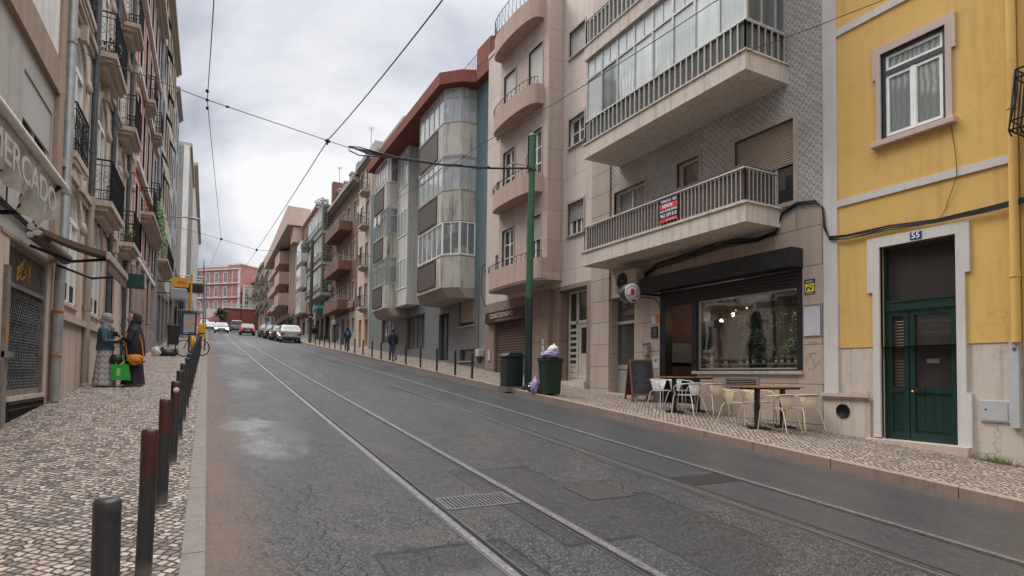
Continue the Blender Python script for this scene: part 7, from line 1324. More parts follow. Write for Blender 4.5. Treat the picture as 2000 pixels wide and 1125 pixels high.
# far right pole and round sign, shop signs
t = thing('tram_pole', 'dark green tram pole on the right pavement behind the round red sign', 'pole', (8.3, 53.5, gz(53.5))); mb = MB(); mb.tube([(8.0, 53.5, gz(53.5)), (8.0, 53.5, gz(53.5) + 9.2)], .14, 10); mb.build('shaft', flat('pole_far', (.05, .06, .045), .6), t)
t = thing('round_sign', 'round dark red sign projecting on the right pavement past the parked cars', 'sign', (8.7, 53, 8)); mb = MB(); mb.lathe((7.80, 52.8, gz(53) + 2.5), [(0, 0), (.33, 0), (.33, .12), (0, .12)], 24, ax=(0, 1, 0)); mb.build('disc', flat('sign_crimson', (.085, .014, .03), .4), t); mb = MB(); mb.bx(7.68, 7.98, 52.77, 52.79, gz(53) + 2.33, gz(53) + 2.40); mb.build('mark', BGW, t); mb = MB(); mb.tube([(7.8, 52.92, gz(53) + 2.5), (8.0, 53.4, gz(53) + 2.5)], .04, 5); mb.build('bracket', IRON, t)
t = thing('shop_sign', 'turquoise shop sign box on the dark ground floor under the lattice bay', 'sign', (9.9, 58, 8.6)); mb = MB(); mb.bx(9.2, 10.4, 57.7, 60.5, gz(58) + 3.3, gz(58) + 3.65); mb.build('box', flat('turquoise', (.03, .20, .24), .4), t); mb = MB(); mb.bx(9.4, 10.2, 57.68, 57.69, gz(58) + 3.38, gz(58) + 3.56); mb.build('panel', flat('turq2', (.1, .32, .34), .4), t)
t = thing('traffic_sign', 'blue square parking sign on a post beyond the parked cars', 'sign', (8.2, 92, 7)); mb = MB(); mb.tube([(7.72, 92, gz(92)), (7.72, 92, gz(92) + 2.6)], .04, 5); mb.build('pole', GALV, t); mb = MB(); mb.bx(7.4, 8.05, 91.9, 91.95, gz(92) + 1.9, gz(92) + 2.55); mb.build('plate', flat('sign_blue', (.04, .13, .30), .5), t)
t = thing('awning', 'small orange shop awning far up the right pavement', 'awning', (9.4, 108, 11.5)); mb = MB(); mb.add([(x, y, z) for y in (104, 112) for x, z in ((10.6, 12.6), (9.0, 11.7), (9.0, 11.5), (10.6, 12.4))], [(0, 1, 2, 3), (7, 6, 5, 4)] + [(i, (i + 1) % 4, (i + 1) % 4 + 4, i + 4) for i in range(4)]); mb.build('canvas', flat('orange_canvas', (.42, .09, .04), .7), t)
# ================================================================== CARS
CG = glass_dark('car_glass', (.012, .014, .016), rough=.02, wav=0); TYRE = flat('tyre', (.014, .014, .014), .8); RIM = flat('rim', (.30, .30, .31), .35, .8); PLT = flat('plate_white', (.55, .55, .53), .5); TRIM = flat('black_trim', (.018, .018, .02), .55)
def paint(name, col): 
    m = flat(name, col, .3, var=.04, coat=1.0); return m
def car(label, col, loc, rz, kind='hatch', lights=False, brake=False, L_=4.1, Wd=1.76, Hh=1.5, group='cars on the street'):
    """built at the origin with its front at +y, then moved"""
    t = thing('car', label, 'car', (0, 0, 0), group=group); P_ = paint('paint_' + col[0], col[1]); w2 = Wd / 2; hl = L_ / 2; g_ = .20
    bo = {'hatch': [(-hl, .42), (-hl, .80), (-hl + .03, .98), (-hl + .30, 1.04)], 'van': [(-hl, .42), (-hl, .9), (-hl + .02, 1.05), (-hl + .2, 1.10)]}[kind if kind == 'van' else 'hatch']
    hood = .95 if kind != 'suv' else 1.05; beltr = bo[-1][1] + (.10 if kind == 'suv' else 0)
    prof = [(-hl, .30), (-hl, .62), (-hl + .04, beltr - .10), (-hl + .16, beltr), (hl - 1.35, beltr - .02), (hl - .95, hood), (hl - .25, hood - .10), (hl - .04, hood - .22), (hl, .55), (hl - .02, .28)]
    def wz_(z, y): f = 1 - .05 * max(0, (abs(y) - hl + .5) / .5) ** 2; return w2 * f * (1 - .05 * max(0, (z - .75) / .35) - .04 * max(0, (.55 - z) / .3))
    wr = .315; wy = (hl - .80, -hl + .72); pts = []
    low = []
    for c_ in sorted(wy, reverse=True):
        low += [(c_ + wr * 1.13 * math.cos(a), .32 + wr * 1.13 * math.sin(a)) for a in [math.pi * k / 8 for k in range(9)] if .32 + wr * 1.13 * math.sin(a) > .26]
    outline = prof + [(hl - .3, .22)] + [p for p in low] + [(-hl + .2, .24)]
    n = len(outline); mb = MB(); V = []
    for s_ in (-1, 1):
        for y, z in outline: V.append((s_ * wz_(z, y), y, z))
    mb.add(V, [tuple(range(n)), tuple(range(n, 2 * n))[::-1]] + [(i, (i + 1) % n, (i + 1) % n + n, i + n) for i in range(n)]); mb.build('body', P_, t, bevel=.035)
    rf, rr_ = hl - 1.75, -hl + (.42 if kind == 'van' else .66); f0, r0 = hl - 1.02, -hl + .10
    zb_, zt_ = beltr - .03, Hh; wb, wt = w2 * .95, w2 * .80; ft, rt_ = rf - .1, rr_
    V = [(s_ * w_, y, z) for (w_, z, ya, yb_) in ((wb, zb_, f0, r0), (wt, zt_ - .07, ft + .12, rt_ - .10), (wt * .93, zt_, ft - .10, rt_ + .12)) for s_ in (-1, 1) for y in (ya, yb_)]
    F = []
    for k in (0, 4): F += [(k, k + 1, k + 5, k + 4), (k + 2, k + 6, k + 7, k + 3), (k, k + 4, k + 6, k + 2), (k + 1, k + 3, k + 7, k + 5)]
    F.append((8, 9, 11, 10)); mb = MB(); mb.add(V, F); mb.build('cabin', P_, t, bevel=.03)
    def lerp(a, b_, f): return a + (b_ - a) * f
    def side(s_, fa, fb, nm):   # window panels just proud of the cabin
        z0, z1 = .14, .90; mb = MB(); q = []
        for f, z in ((fa, z0), (fb, z0), (fb, z1), (fa, z1)): ya, yb_ = lerp(f0, ft + .12, z), lerp(r0, rt_ - .10, z); q.append((s_ * (lerp(wb, wt, z) + .008), lerp(ya, yb_, f), lerp(zb_, zt_ - .07, z)))
        mb.add(q + [(x - s_ * .02, y, z) for x, y, z in q], [(0, 1, 2, 3), (7, 6, 5, 4)] + [(i, (i + 1) % 4, (i + 1) % 4 + 4, i + 4) for i in range(4)]); mb.build(nm, CG, t)
    for s_ in (-1, 1): side(s_, .09, .47, 'side_window'); side(s_, .50, .90, 'side_window')
    for (sgn, nm, ya, yb_) in ((1, 'windscreen', f0, ft + .12), (-1, 'rear_window', r0, rt_ - .10)):
        q = [(sx * lerp(wb, wt, f) * .84, lerp(ya, yb_, f) + sgn * .012, lerp(zb_, zt_ - .07, f) + .004) for sx, f in ((-1, .22), (1, .22), (1, .90), (-1, .90))]; mb = MB(); mb.add(q + [(x, y - sgn * .02, z - .01) for x, y, z in q], [(0, 1, 2, 3), (7, 6, 5, 4)] + [(i, (i + 1) % 4, (i + 1) % 4 + 4, i + 4) for i in range(4)]); mb.build(nm, CG, t)
    for s_ in (-1, 1):
        for c_ in wy:
            mb = MB(); mb.lathe((s_ * (w2 - .20), c_, .32), [(0.02, 0), (wr * .93, 0), (wr, .03), (wr, .17), (wr * .93, .20), (wr * .6, .20)], 20, ax=(s_, 0, 0)); w = mb.build('wheel', TYRE, t); mb = MB(); mb.lathe((s_ * (w2 - .015), c_, .32), [(0.02, 0), (wr * .64, -.01), (wr * .66, .012), (wr * .2, .016), (0.01, .02)], 14, ax=(s_, 0, 0)); mb.build('rim', RIM, w)
        mb = MB(); mb.bx(min(s_ * (w2 + .0), s_ * (w2 + .14)), max(s_ * (w2 + .0), s_ * (w2 + .14)), f0 - .42, f0 - .34, beltr - .02, beltr + .12); mb.build('mirror', P_, t, bevel=.02)
        mb = MB(); mb.bx(min(s_ * .52, s_ * (w2 - .05)), max(s_ * .52, s_ * (w2 - .05)), hl - .16, hl + .004, .62, .76); mb.build('headlight', emit('head_lamp_on', (1, .78, .48), 14) if lights else flat('lamp_glass', (.35, .36, .37), .2), t, bevel=.02)
        mb = MB(); mb.bx(min(s_ * .55, s_ * (w2 - .03)), max(s_ * .55, s_ * (w2 - .03)), -hl - .012, -hl + .12, .68, .86); mb.build('tail_light', emit('brake_lamp_on', (1, .02, .04), .45) if brake else flat('tail_red', (.16, .008, .01), .3, coat=.8), t, bevel=.02)
    mb = MB(); mb.bx(-.28, .28, -hl - .016, -hl + .01, .60, .70); mb.build('number_plate', PLT, t); mb = MB(); mb.bx(-.26, .26, hl - .01, hl + .014, .36, .46); mb.build('number_plate', PLT, t)
    mb = MB(); mb.bx(-w2 * .86, w2 * .86, -hl - .02, -hl + .1, .26, .52); mb.build('bumper', TRIM, t, bevel=.02); mb = MB(); mb.bx(-w2 * .80, w2 * .80, hl - .1, hl + .01, .26, .48); mb.build('bumper', TRIM, t, bevel=.02); mb = MB(); mb.bx(-.42, .42, hl - .1, hl + .008, .52, .62); mb.build('grille', TRIM, t, bevel=.01)
    if kind == 'suv':
        mb = MB(); mb.bx(-w2 * .60, -w2 * .54, rt_ + .2, ft - .2, zt_ - .005, zt_ + .03); mb.build('roof_rail', TRIM, t); mb = MB(); mb.bx(w2 * .54, w2 * .60, rt_ + .2, ft - .2, zt_ - .005, zt_ + .03); mb.build('roof_rail', TRIM, t)
    sl = math.atan(SLOPE); t.rotation_euler = (sl * math.cos(rz), 0, rz) if abs(math.cos(rz)) > .5 else (0, 0, rz); t.location = (loc[0], loc[1], gz(loc[1]) + .005); return t
car('white compact car with dark bumper parked at the front of the right-hand row', ('white', (.36, .355, .345)), (7.05 - .45, 57.0), 0, 'suv', Hh=1.58)
car('dark brown car parked directly in front of the white one', ('brown', (.035, .028, .028)), (6.45, 62.6), 0)
car('black car parked third in the right-hand row', ('black', (.012, .012, .014)), (6.35, 68.8), 0)
car('dark grey car at the far end of the row parked on the right', ('grey', (.07, .075, .085)), (6.3, 75.2), 0)
car('red car driving away up the middle of the street', ('red', (.10, .008, .014)), (4.6, 84.0), 0, brake=True)
car('silver grey van driving away ahead of the red car', ('silver', (.20, .19, .185)), (4.4, 112), 0, 'van', Hh=1.95, L_=4.6, Wd=1.9)
car('pale blue car coming down the street with its headlights on', ('paleblue', (.30, .36, .42)), (1.75, 92.0), R(180), lights=True)
car('white car with a dark windscreen coming down behind the pale blue one', ('bluewhite', (.42, .45, .48)), (.45, 118), R(180))
car('white van coming down last of the oncoming vehicles', ('vanwhite', (.55, .55, .55)), (-.6, 140), R(180), 'van', Hh=1.9, L_=4.6)
# ================================================================== PEOPLE
SKIN = flat('skin', (.34, .19, .13), .55, var=.08); SKIN2 = flat('skin_dark', (.30, .17, .12), .55, var=.08)
def limb(mb, pts, rs, n=10, ry=1.0): mb.tube(pts, rs, n, ry=ry)
def headgeo(mb, c, s=1.0, yaw=0, pitch=0):
    """head with brow, nose, chin and ears; faces +y before yaw"""
    Mh = Matrix.Translation(Vector(c)) @ Matrix.Rotation(yaw, 4, 'Z') @ Matrix.Rotation(-pitch, 4, 'X')
    def T(p): return Mh @ (Vector(p) * s)
    tmp = MB(); tmp.ball((0, -.01, .03), .073, .090, .095, 16, 12); tmp.ball((0, .03, -.045), .052, .055, .06, 14, 10); tmp.ball((0, .075, -.085), .026, .022, .02, 10, 8)
    tmp.tube([(0, .082, .02), (0, .112, -.02)], [.008, .014], 8); tmp.ball((0, .085, -.055), .024, .012, .009, 8, 6); tmp.ball((0, .075, .035), .055, .018, .012, 10, 6)
    for sx in (-1, 1): tmp.ball((sx * .074, -.01, 0), .010, .020, .032, 8, 6)
    mb.add([T(v) for v in tmp.v], tmp.f, True); return Mh
def eyes(Mh, s, parent, m=None):
    mb = MB()
    for sx in (-1, 1): tmp = MB(); tmp.ball((sx * .030, .081, .012), .012, .008, .006, 8, 6); mb.add([Mh @ (v * s) for v in tmp.v], tmp.f, True)
    mb.build('eyes', flat('eye_dark', (.02, .015, .012), .3), parent)
def hand(mb, wrist, direc, palm_n, s=1.0, curl=.9, side=1):
    """palm with five separate, unequal, bent fingers"""
    d = Vector(direc).normalized(); nrm = Vector(palm_n).normalized(); nrm = (nrm - d * nrm.dot(d)).normalized(); w = d.cross(nrm); W0 = Vector(wrist)
    def P(a, b_, c_): return W0 + (d * a + w * b_ + nrm * c_) * s
    for b_ in (-.028, -.010, .010, .028): mb.tube([P(0, b_ * .7, 0), P(.045, b_ * .95, .002), P(.085, b_, .004)], [.013 * s, .0135 * s, .011 * s], 8)
    for i, (b_, ln_) in enumerate(((-.030, .060), (-.010, .075), (.010, .072), (.030, .055))):
        k1 = curl * (.85 + .1 * i); p0 = P(.082, b_, .003); a1, a2, a3 = k1 * .55, k1 * 1.25, k1 * 1.85; q = [p0]; l = ln_ * s
        for an_, f in ((a1, .42), (a2, .33), (a3, .25)): q.append(q[-1] + (d * math.cos(an_) + nrm * math.sin(an_)) * l * f)
        mb.tube(q, [.0098 * s, .009 * s, .0082 * s, .0068 * s], 7)
    q = [P(.018, -.030 * side, .004), P(.045, -.055 * side, .016), P(.068, -.058 * side, .034), P(.085, -.050 * side, .046)]; mb.tube(q, [.014 * s, .0125 * s, .0105 * s, .008 * s], 8)
def walker(label, x, y, h, top, legs_m, hood=None, stride=.20, bag_=None, shoes=None, face=0, vox=.012):
    """man seen from behind walking uphill; s scales a 1.75 m figure"""
    s = h / 1.75; t = thing('person', label, 'person', (0, 0, 0), group='people on the pavements'); mb = MB()
    hp = .92
    for sx, st in ((-1, stride), (1, -stride)):
        hipp = (sx * .085, 0, hp); knee = (sx * .09, st * .55 + .05, .50 if st > 0 else .49); ank = (sx * .09, st * 1.25 - (.05 if st < 0 else 0), .09 if st > 0 else .13)
        mb.tube([hipp, knee, ank], [.085 * 1, .058, .042], 12); mb.tube([(ank[0], ank[1] - .05, .045 + (ank[2] - .09)), (ank[0] * 1.1, ank[1] + .14, .03 + (ank[2] - .09) * .3)], [.042, .036], 10)
    mb.loft([((0, 0, .86), .15, .10), ((0, 0, .98), .165, .115), ((0, 0, 1.1), .15, .10), ((0, 0, 1.28), .18, .12), ((0, 0, 1.42), .175, .10), ((0, 0, 1.50), .08, .06), ((0, .01, 1.56), .055, .055)])
    for sx, sw in ((-1, -.14), (1, .16)):
        sh_ = (sx * .185, 0, 1.42); el = (sx * .245, sw * .35 - .04, 1.13); wr_ = (sx * .25, sw + .06, .90); mb.tube([(sx * .12, 0, 1.44), sh_, el, wr_], [.06, .056, .043, .03], 10); hand(mb, wr_, (sx * -.05, .25, -1), (-sx, .1, 0), 1.0, .8, sx)
    Mh = headgeo(mb, (0, .02, 1.655), 1.0, face)
    o = mb.build('body', SKIN2, t); o.matrix_local = Matrix.Identity(4); remesh(o, vox, 1)
    # trousers, jacket, hair as clothing over the body
    mb = MB()
    for sx, st in ((-1, stride), (1, -stride)):
        hipp = (sx * .085, 0, hp + .02); knee = (sx * .09, st * .55 + .05, .50); ank = (sx * .09, st * 1.25 - (.05 if st < 0 else 0), .12 if st > 0 else .16); mb.tube([hipp, ((hipp[0] + knee[0]) / 2, (hipp[1] + knee[1]) / 2, .71), knee, ank], [.105, .088, .070, .066], 14)
    mb.loft([((0, 0, .84), .16, .115), ((0, 0, 1.0), .178, .128)]); o = mb.build('trousers', legs_m, t); remesh(o, vox, 1)
    mb = MB(); mb.loft([((0, -.005, .88), .19, .135), ((0, -.005, 1.0), .195, .14), ((0, 0, 1.15), .19, .135), ((0, 0, 1.32), .215, .145), ((0, 0, 1.44), .20, .12), ((0, 0, 1.52), .10, .085)])
    for sx, sw in ((-1, -.14), (1, .16)): mb.tube([(sx * .10, 0, 1.45), (sx * .19, 0, 1.42), (sx * .255, sw * .35 - .04, 1.13), (sx * .255, sw + .02, .95)], [.075, .076, .062, .048], 12)
    if hood: mb.ball((0, -.03, 1.64), .125, .14, .16, 16, 12, .05); mb.loft([((0, -.01, 1.46), .13, .11), ((0, -.02, 1.56), .11, .11)])
    o = mb.build('jacket', top, t); remesh(o, vox, 2)
    if not hood: mb = MB(); mb.ball((0, -.012, 1.69), .083, .10, .098, 16, 12, .10); mb.loft([((0, -.05, 1.58), .06, .05), ((0, -.03, 1.66), .078, .075)]); o = mb.build('hair', flat('hair_black', (.012, .010, .009), .6), t); remesh(o, .01, 1)
    mb = MB()
    for sx, st in ((-1, stride), (1, -stride)): yk = st * 1.25 - (.05 if st < 0 else 0); dz = .0 if st > 0 else .04; mb.tube([(sx * .09, yk - .07, .05 + dz), (sx * .095, yk + .06, .045 + dz * .6), (sx * .10, yk + .17, .035)], [.045, .046, .034], 10)
    mb.build('shoes', shoes or TRIM, t)
    if bag_: mb = MB(); mb.ball((.0, -.19, 1.22), .14, .08, .20, 14, 10, .08); mb.build('backpack', bag_, t)
    t.scale = (s, s, s); t.location = (x, y, gz(y) + .12); return t
NAVY = flat('navy_cloth', (.015, .018, .032), .9, bump=.3); JEAN = flat('jean_cloth', (.06, .085, .14), .9, bump=.3); BLU = flat('blue_cloth', (.06, .15, .24), .85, bump=.3)
walker('man in a black jacket and blue jeans walking uphill past the grey marble wall', 7.9, 27.4, 1.50, NAVY, JEAN)
walker('person in a dark coat with bright blue hood and backpack walking uphill', 8.05, 38.4, 1.52, flat('dark_coat', (.03, .04, .055), .9), flat('slate_trousers', (.05, .07, .10), .9), hood=True, bag_=BLU, stride=.12)
walker('person in a dark top and pale trousers standing by the white parked car', 8.6, 55.0, 1.55, flat('black_top', (.012, .013, .018), .9), flat('pale_trousers', (.28, .27, .26), .9), stride=.05, vox=.016)

def chevron():
    b = NB('chevron_skirt'); tcn = b.new('ShaderNodeTexCoord'); sp = b.new('ShaderNodeSeparateXYZ'); b.l.new(tcn.outputs['Object'], sp.inputs[0]); u = b.math('ADD', sp.outputs[0], b.math('MULTIPLY', sp.outputs[1], .7))
    zg = b.math('PINGPONG', b.math('MULTIPLY', u, 8.5), .5); v = b.math('FRACT', b.math('ADD', b.math('MULTIPLY', sp.outputs[2], 8.0), b.math('MULTIPLY', zg, .9)))
    c = b.ramp(v, [(0, (.40, .38, .38)), (.3, (.40, .38, .38)), (.36, (.19, .185, .20)), (.55, (.19, .185, .20)), (.62, (.34, .29, .28)), (.85, (.44, .42, .41))]); c = b.mix(b.math('MULTIPLY', b.noise(b.geo.outputs['Position'], 25, 4, .7), .5), c, (.25, .22, .22))
    b.l.new(c, b.b.inputs['Base Color']); b.b.inputs['Roughness'].default_value = .9; return b.m
def robe(mb, rings, folds=11, amp=.035, n=72, ph=0):
    """cloth tube with hanging folds deepening towards the hem: rings = [(x, y, z, ax, ay, fold)]"""
    V = []
    for (x, y, z, ax_, ay_, f) in rings:
        for k in range(n): w = 2 * math.pi * k / n; q = 1 + amp * f * (math.sin(folds * w + ph + z * 1.5) + .5 * math.sin((folds * 2 + 1) * w + 1.3 + ph)); V.append((x + ax_ * q * math.cos(w), y + ay_ * q * math.sin(w), z))
    m_ = len(rings); mb.add(V, [(i * n + k, i * n + (k + 1) % n, (i + 1) * n + (k + 1) % n, (i + 1) * n + k) for i in range(m_ - 1) for k in range(n)], True); mb.add(V[:n], [tuple(range(n))[::-1]]); mb.add(V[-n:], [tuple(range(n))])
# ---- woman in denim jacket, facing right (+x), looking down at her phone. modelled at 1.60 m, scaled
def woman_left():
    t = thing('person', 'woman in grey headscarf, denim jacket and long zigzag skirt looking at a phone', 'person', (0, 0, 0), group='people on the pavements'); mb = MB()
    for sy in (-1, 1): mb.tube([(0, sy * .08, .84), (.0, sy * .08, .46), (-.01, sy * .085, .08)], [.09, .06, .04], 12); mb.tube([(-.05, sy * .085, .035), (.15, sy * .10, .028)], [.038, .03], 10)
    mb.loft([((0, 0, .80), .11, .17), ((0, 0, .92), .11, .17), ((0, 0, 1.05), .095, .14), ((.0, 0, 1.18), .12, .165), ((-.01, 0, 1.28), .10, .16), ((0, 0, 1.345), .06, .07), ((.02, 0, 1.40), .05, .05)])
    for sy in (-1, 1): mb.tube([(-.01, sy * .11, 1.27), (0, sy * .175, 1.25), (.06, sy * .21, 1.0), (.26, sy * .08, 1.035)], [.055, .052, .042, .028], 10)
    hand(mb, (.26, -.075, 1.035), (.8, .35, .35), (0, .5, .8), .95, 1.0, 1); hand(mb, (.26, .075, 1.035), (.8, -.35, .35), (0, -.5, .8), .95, 1.0, -1)
    Mh = headgeo(mb, (.045, -.005, 1.485), .98, R(-97), R(22)); o = mb.build('body', SKIN, t); remesh(o, .0075, 1); eyes(Mh, .98, t)
    mb = MB(); robe(mb, [(0, 0, .02, .22, .24, 1), (0, 0, .2, .205, .225, .9), (0, 0, .45, .18, .205, .7), (0, 0, .70, .155, .19, .4), (0, 0, .88, .14, .18, .15), (0, 0, .98, .12, .16, 0)]); mb.build('skirt', chevron(), t)
    DEN = flat('denim', (.035, .075, .095), .85, var=.35, vs=12, bump=.4); mb = MB(); mb.loft([((-.01, 0, .80), .165, .20), ((-.01, 0, .90), .16, .198), ((-.01, 0, 1.02), .145, .18), ((-.01, 0, 1.17), .15, .195), ((-.01, 0, 1.27), .125, .185), ((-.01, 0, 1.34), .08, .10)])
    for sy in (-1, 1): mb.tube([(-.01, sy * .10, 1.27), (-.005, sy * .18, 1.25), (.055, sy * .225, 1.0), (.20, sy * .13, 1.02)], [.07, .072, .060, .046], 12)
    o = mb.build('jacket', DEN, t); remesh(o, .010, 2)
    mb = MB(); mb.bx(-.175, .15, -.003, .003, .805, .81); mb.tube([(.155, -.05, .82), (.15, -.06, 1.1), (.12, -.06, 1.28)], .008, 5); mb.tube([(.155, .05, .82), (.15, .06, 1.1), (.12, .06, 1.28)], .008, 5); mb.build('jacket_seams', flat('denim_dark', (.02, .035, .045), .9), t)
    SC_ = lines('striped_scarf', (.30, .31, .32), (.13, .135, .145), .035, 'z', .9, .45, bump=.2); mb = MB()
    mb.ball((.012, -.005, 1.525), .112, .108, .122, 20, 14, .05); mb.ball((-.035, 0, 1.45), .10, .105, .12, 16, 12, .08); mb.loft([((-.01, 0, 1.24), .145, .165), ((.0, 0, 1.31), .125, .135), ((.01, 0, 1.38), .095, .10), ((.0, 0, 1.44), .09, .095)]); mb.tube([(.08, -.07, 1.39), (.125, -.03, 1.30), (.135, .02, 1.16)], [.05, .06, .035], 10)
    o = mb.build('headscarf', SC_, t); remesh(o, .009, 2)
    # cut the face opening by pushing scarf behind the face: a face patch proud of it
    mb = MB(); tmp = MB(); tmp.ball((0, .048, -.01), .056, .050, .078, 16, 12); tmp.tube([(0, .092, .02), (0, .116, -.02)], [.008, .014], 8); tmp.ball((0, .092, -.052), .022, .012, .008, 8, 6); tmp.ball((0, .083, .04), .048, .016, .010, 10, 6); tmp.ball((0, .075, -.085), .026, .022, .018, 10, 8); mb.add([Mh @ (v * .98) for v in tmp.v], tmp.f, True); o = mb.build('face', SKIN, t); remesh(o, .005, 1)
    mb = MB(); 
    for sx in (-1, 1): tmp = MB(); tmp.ball((sx * .026, .096, .016), .011, .006, .005, 8, 6); mb.add([Mh @ (v * .98) for v in tmp.v], tmp.f, True)
    mb.build('eyelids', MATS['eye_dark'], t)
    mb = MB(); mb.tube([(-.06, -.085, .03), (.13, -.10, .03)], [.05, .038], 10); mb.tube([(-.06, .085, .03), (.13, .10, .03)], [.05, .038], 10); mb.build('shoes', TRIM, t)
    t.scale = (.93, .93, .93); t.rotation_euler = (0, 0, R(-12)); t.location = (-1.87, 14.68, gz(14.68) + .12); return t
wl = woman_left()
def woman_right():
    t = thing('person', 'woman in a long black veil holding out a phone, orange bag at her hip', 'person', (0, 0, 0), group='people on the pavements'); mb = MB()   # built facing -x
    for sy in (-1, 1): mb.tube([(0, sy * .08, .84), (0, sy * .08, .46), (.01, sy * .085, .08)], [.09, .06, .04], 12); mb.tube([(.05, sy * .085, .03), (-.14, sy * .10, .025)], [.036, .03], 10)
    mb.loft([((0, 0, .80), .11, .17), ((0, 0, .92), .11, .17), ((0, 0, 1.05), .095, .14), ((0, 0, 1.18), .12, .165), ((.01, 0, 1.28), .10, .16), ((0, 0, 1.345), .06, .07), ((-.02, 0, 1.42), .05, .05)])
    mb.tube([(.01, -.11, 1.27), (0, -.175, 1.24), (-.06, -.22, 1.0), (-.24, -.14, 1.10)], [.055, .052, .042, .028], 10); mb.tube([(.01, .11, 1.27), (0, .175, 1.24), (-.05, .23, .98), (-.20, .17, .90)], [.055, .052, .042, .028], 10)
    hand(mb, (-.24, -.14, 1.10), (-.75, .15, .6), (.3, .8, .3), .95, 1.0, -1); hand(mb, (-.20, .17, .90), (-.5, 0, -.6), (.5, -.3, -.4), .95, 1.5, 1)
    Mh = headgeo(mb, (-.04, -.01, 1.51), .98, R(118), R(12)); o = mb.build('body', SKIN2, t); remesh(o, .0075, 1); eyes(Mh, .98, t)
    BK = flat('black_veil', (.010, .009, .014), .8, var=.3, vs=8, bump=.3); ROB = flat('dark_robe', (.014, .012, .022), .8, var=.3, vs=8)
    mb = MB(); robe(mb, [(0, 0, .03, .235, .225, 1), (0, 0, .2, .215, .21, .9), (0, 0, .45, .19, .195, .7), (0, 0, .70, .165, .185, .4), (0, 0, .95, .14, .17, .1)], 9, .04, ph=1); mb.build('robe', ROB, t)
    mb = MB(); mb.ball((.028, .014, 1.545), .112, .108, .122, 20, 14, .05); mb.ball((.035, 0, 1.47), .105, .11, .12, 16, 12, .06)
    mb.loft([((.03, 0, .68), .20, .24), ((.03, 0, .85), .20, .25), ((.02, 0, 1.02), .19, .245), ((.01, 0, 1.18), .17, .215), ((.01, 0, 1.30), .14, .165), ((.01, 0, 1.40), .105, .115), ((.005, 0, 1.48), .10, .105)])
    mb.tube([(.01, -.07, 1.31), (0, -.165, 1.24), (-.07, -.235, 1.02), (-.19, -.17, 1.07)], [.07, .088, .078, .060], 12); mb.tube([(.01, .07, 1.31), (0, .165, 1.24), (-.06, .235, 1.0), (-.16, .19, .93)], [.07, .088, .078, .060], 12); o = mb.build('veil', BK, t); remesh(o, .010, 2)
    mb = MB(); tmp = MB(); tmp.ball((0, .062, -.005), .050, .045, .072, 16, 12); tmp.tube([(0, .100, .02), (0, .124, -.02)], [.008, .014], 8); tmp.ball((0, .100, -.048), .022, .012, .008, 8, 6); tmp.ball((0, .093, .04), .042, .014, .010, 10, 6); mb.add([Mh @ (v * .98) for v in tmp.v], tmp.f, True); o = mb.build('face', SKIN2, t); remesh(o, .005, 1)
    mb = MB()
    for sx in (-1, 1): tmp = MB(); tmp.ball((sx * .025, .105, .016), .011, .006, .006, 8, 6); mb.add([Mh @ (v * .98) for v in tmp.v], tmp.f, True)
    mb.build('eyes', MATS['eye_dark'], t)
    mb = MB(); mb.tube([(.06, -.085, .03), (-.13, -.10, .03)], [.045, .036], 10); mb.tube([(.06, .085, .03), (-.13, .10, .03)], [.045, .036], 10); mb.build('shoes', flat('tan_shoes', (.36, .26, .2), .6), t)
    t.scale = (.94, .94, .94); t.rotation_euler = (0, 0, R(0)); t.location = (-1.38, 14.75, gz(14.75) + .12); return t
wr = woman_right()
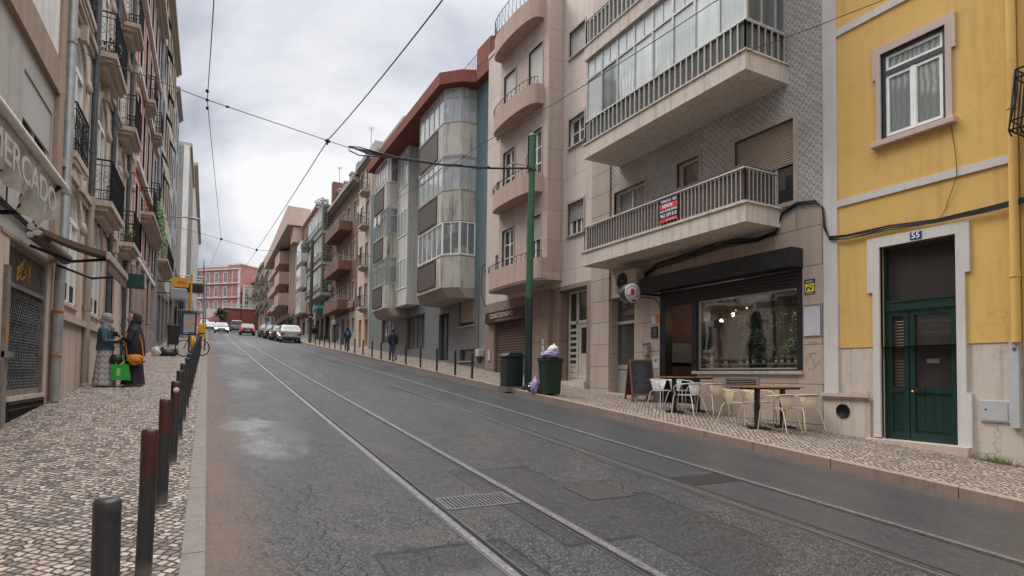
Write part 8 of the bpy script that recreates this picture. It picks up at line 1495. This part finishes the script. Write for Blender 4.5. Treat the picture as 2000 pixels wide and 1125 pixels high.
# held things
PH = flat('phone_black', (.01, .01, .012), .2)
t = thing('phone', 'dark phone held up by the woman in the black veil', 'phone', (-1.68, 14.6, 2.33)); mb = MB(); mb.add([Vector((-1.70, 14.60, 2.33)) + Vector(v) for v in [(-.035, -.006, -.05), (.035, -.02, -.05), (.035, -.012, .05), (-.035, .002, .05), (-.033, .004, -.05), (.037, -.01, -.05), (.037, -.002, .05), (-.033, .012, .05)]], [(0, 1, 2, 3), (7, 6, 5, 4), (0, 4, 5, 1), (1, 5, 6, 2), (2, 6, 7, 3), (3, 7, 4, 0)]); mb.build('case', PH, t)
t = thing('phone', 'phone in the hands of the woman in the denim jacket', 'phone', (-1.58, 14.6, 2.24)); mb = MB(); mb.bx(-1.58, -1.52, 14.58, 14.66, 2.235, 2.245); mb.build('case', PH, t)
OR_ = flat('orange_bag_cloth', (.48, .18, .02), .7, var=.2, vs=10, bump=.4); t = thing('shoulder_bag', 'round orange shoulder bag at the hip of the woman in black', 'bag', (-1.33, 14.5, 1.85)); mb = MB(); mb.ball((-1.32, 14.50, 1.80), .15, .08, .11, 40, 28, .34, 3.2, 4); mb.build('bag', OR_, t); mb = MB(); mb.tube([(-1.47, 14.52, 1.86), (-1.50, 14.56, 2.1), (-1.50, 14.58, 2.32), (-1.44, 14.62, 2.42)], .012, 6); mb.tube([(-1.18, 14.52, 1.86), (-1.22, 14.56, 2.15), (-1.30, 14.62, 2.42)], .012, 6); mb.build('strap', OR_, t)
GRB = flat('green_bag', (.025, .32, .035), .5, var=.12, vs=6); t = thing('shopping_bag', 'bright green shopping bag hanging between the two women', 'bag', (-1.58, 14.5, 1.4)); mb = MB(); mb.add([(-1.74, 14.47, 1.70), (-1.43, 14.44, 1.70), (-1.43, 14.56, 1.69), (-1.74, 14.58, 1.69), (-1.73, 14.46, 1.37), (-1.39, 14.42, 1.37), (-1.39, 14.55, 1.37), (-1.73, 14.57, 1.37)], [(4, 5, 6, 7), (0, 4, 7, 3), (0, 1, 5, 4), (1, 2, 6, 5), (2, 3, 7, 6)]); mb.build('bag', GRB, t, fix=False)
mb = MB(); mb.tube([(-1.66, 14.46, 1.70), (-1.63, 14.52, 1.86), (-1.56, 14.52, 1.88), (-1.50, 14.46, 1.70)], .009, 5); mb.tube([(-1.66, 14.57, 1.70), (-1.63, 14.56, 1.86), (-1.56, 14.56, 1.88), (-1.50, 14.56, 1.70)], .009, 5); mb.build('handle', GRB, t); mb = MB(); mb.bx(-1.64, -1.57, 14.445, 14.452, 1.46, 1.62); mb.build('mark', flat('pale_green_print', (.25, .55, .2), .5), t)
t = thing('handbag', 'black handbag hanging in front of the woman in black, above the green bag', 'bag', (-1.66, 14.5, 1.85)); mb = MB(); mb.ball((-1.66, 14.53, 1.80), .12, .07, .11, 16, 12, .1); mb.build('bag', flat('black_leather', (.012, .012, .014), .45), t); mb = MB(); mb.tube([(-1.74, 14.53, 1.86), (-1.70, 14.56, 2.04), (-1.60, 14.58, 2.06), (-1.57, 14.53, 1.86)], .008, 5); mb.build('handle', IRON, t)
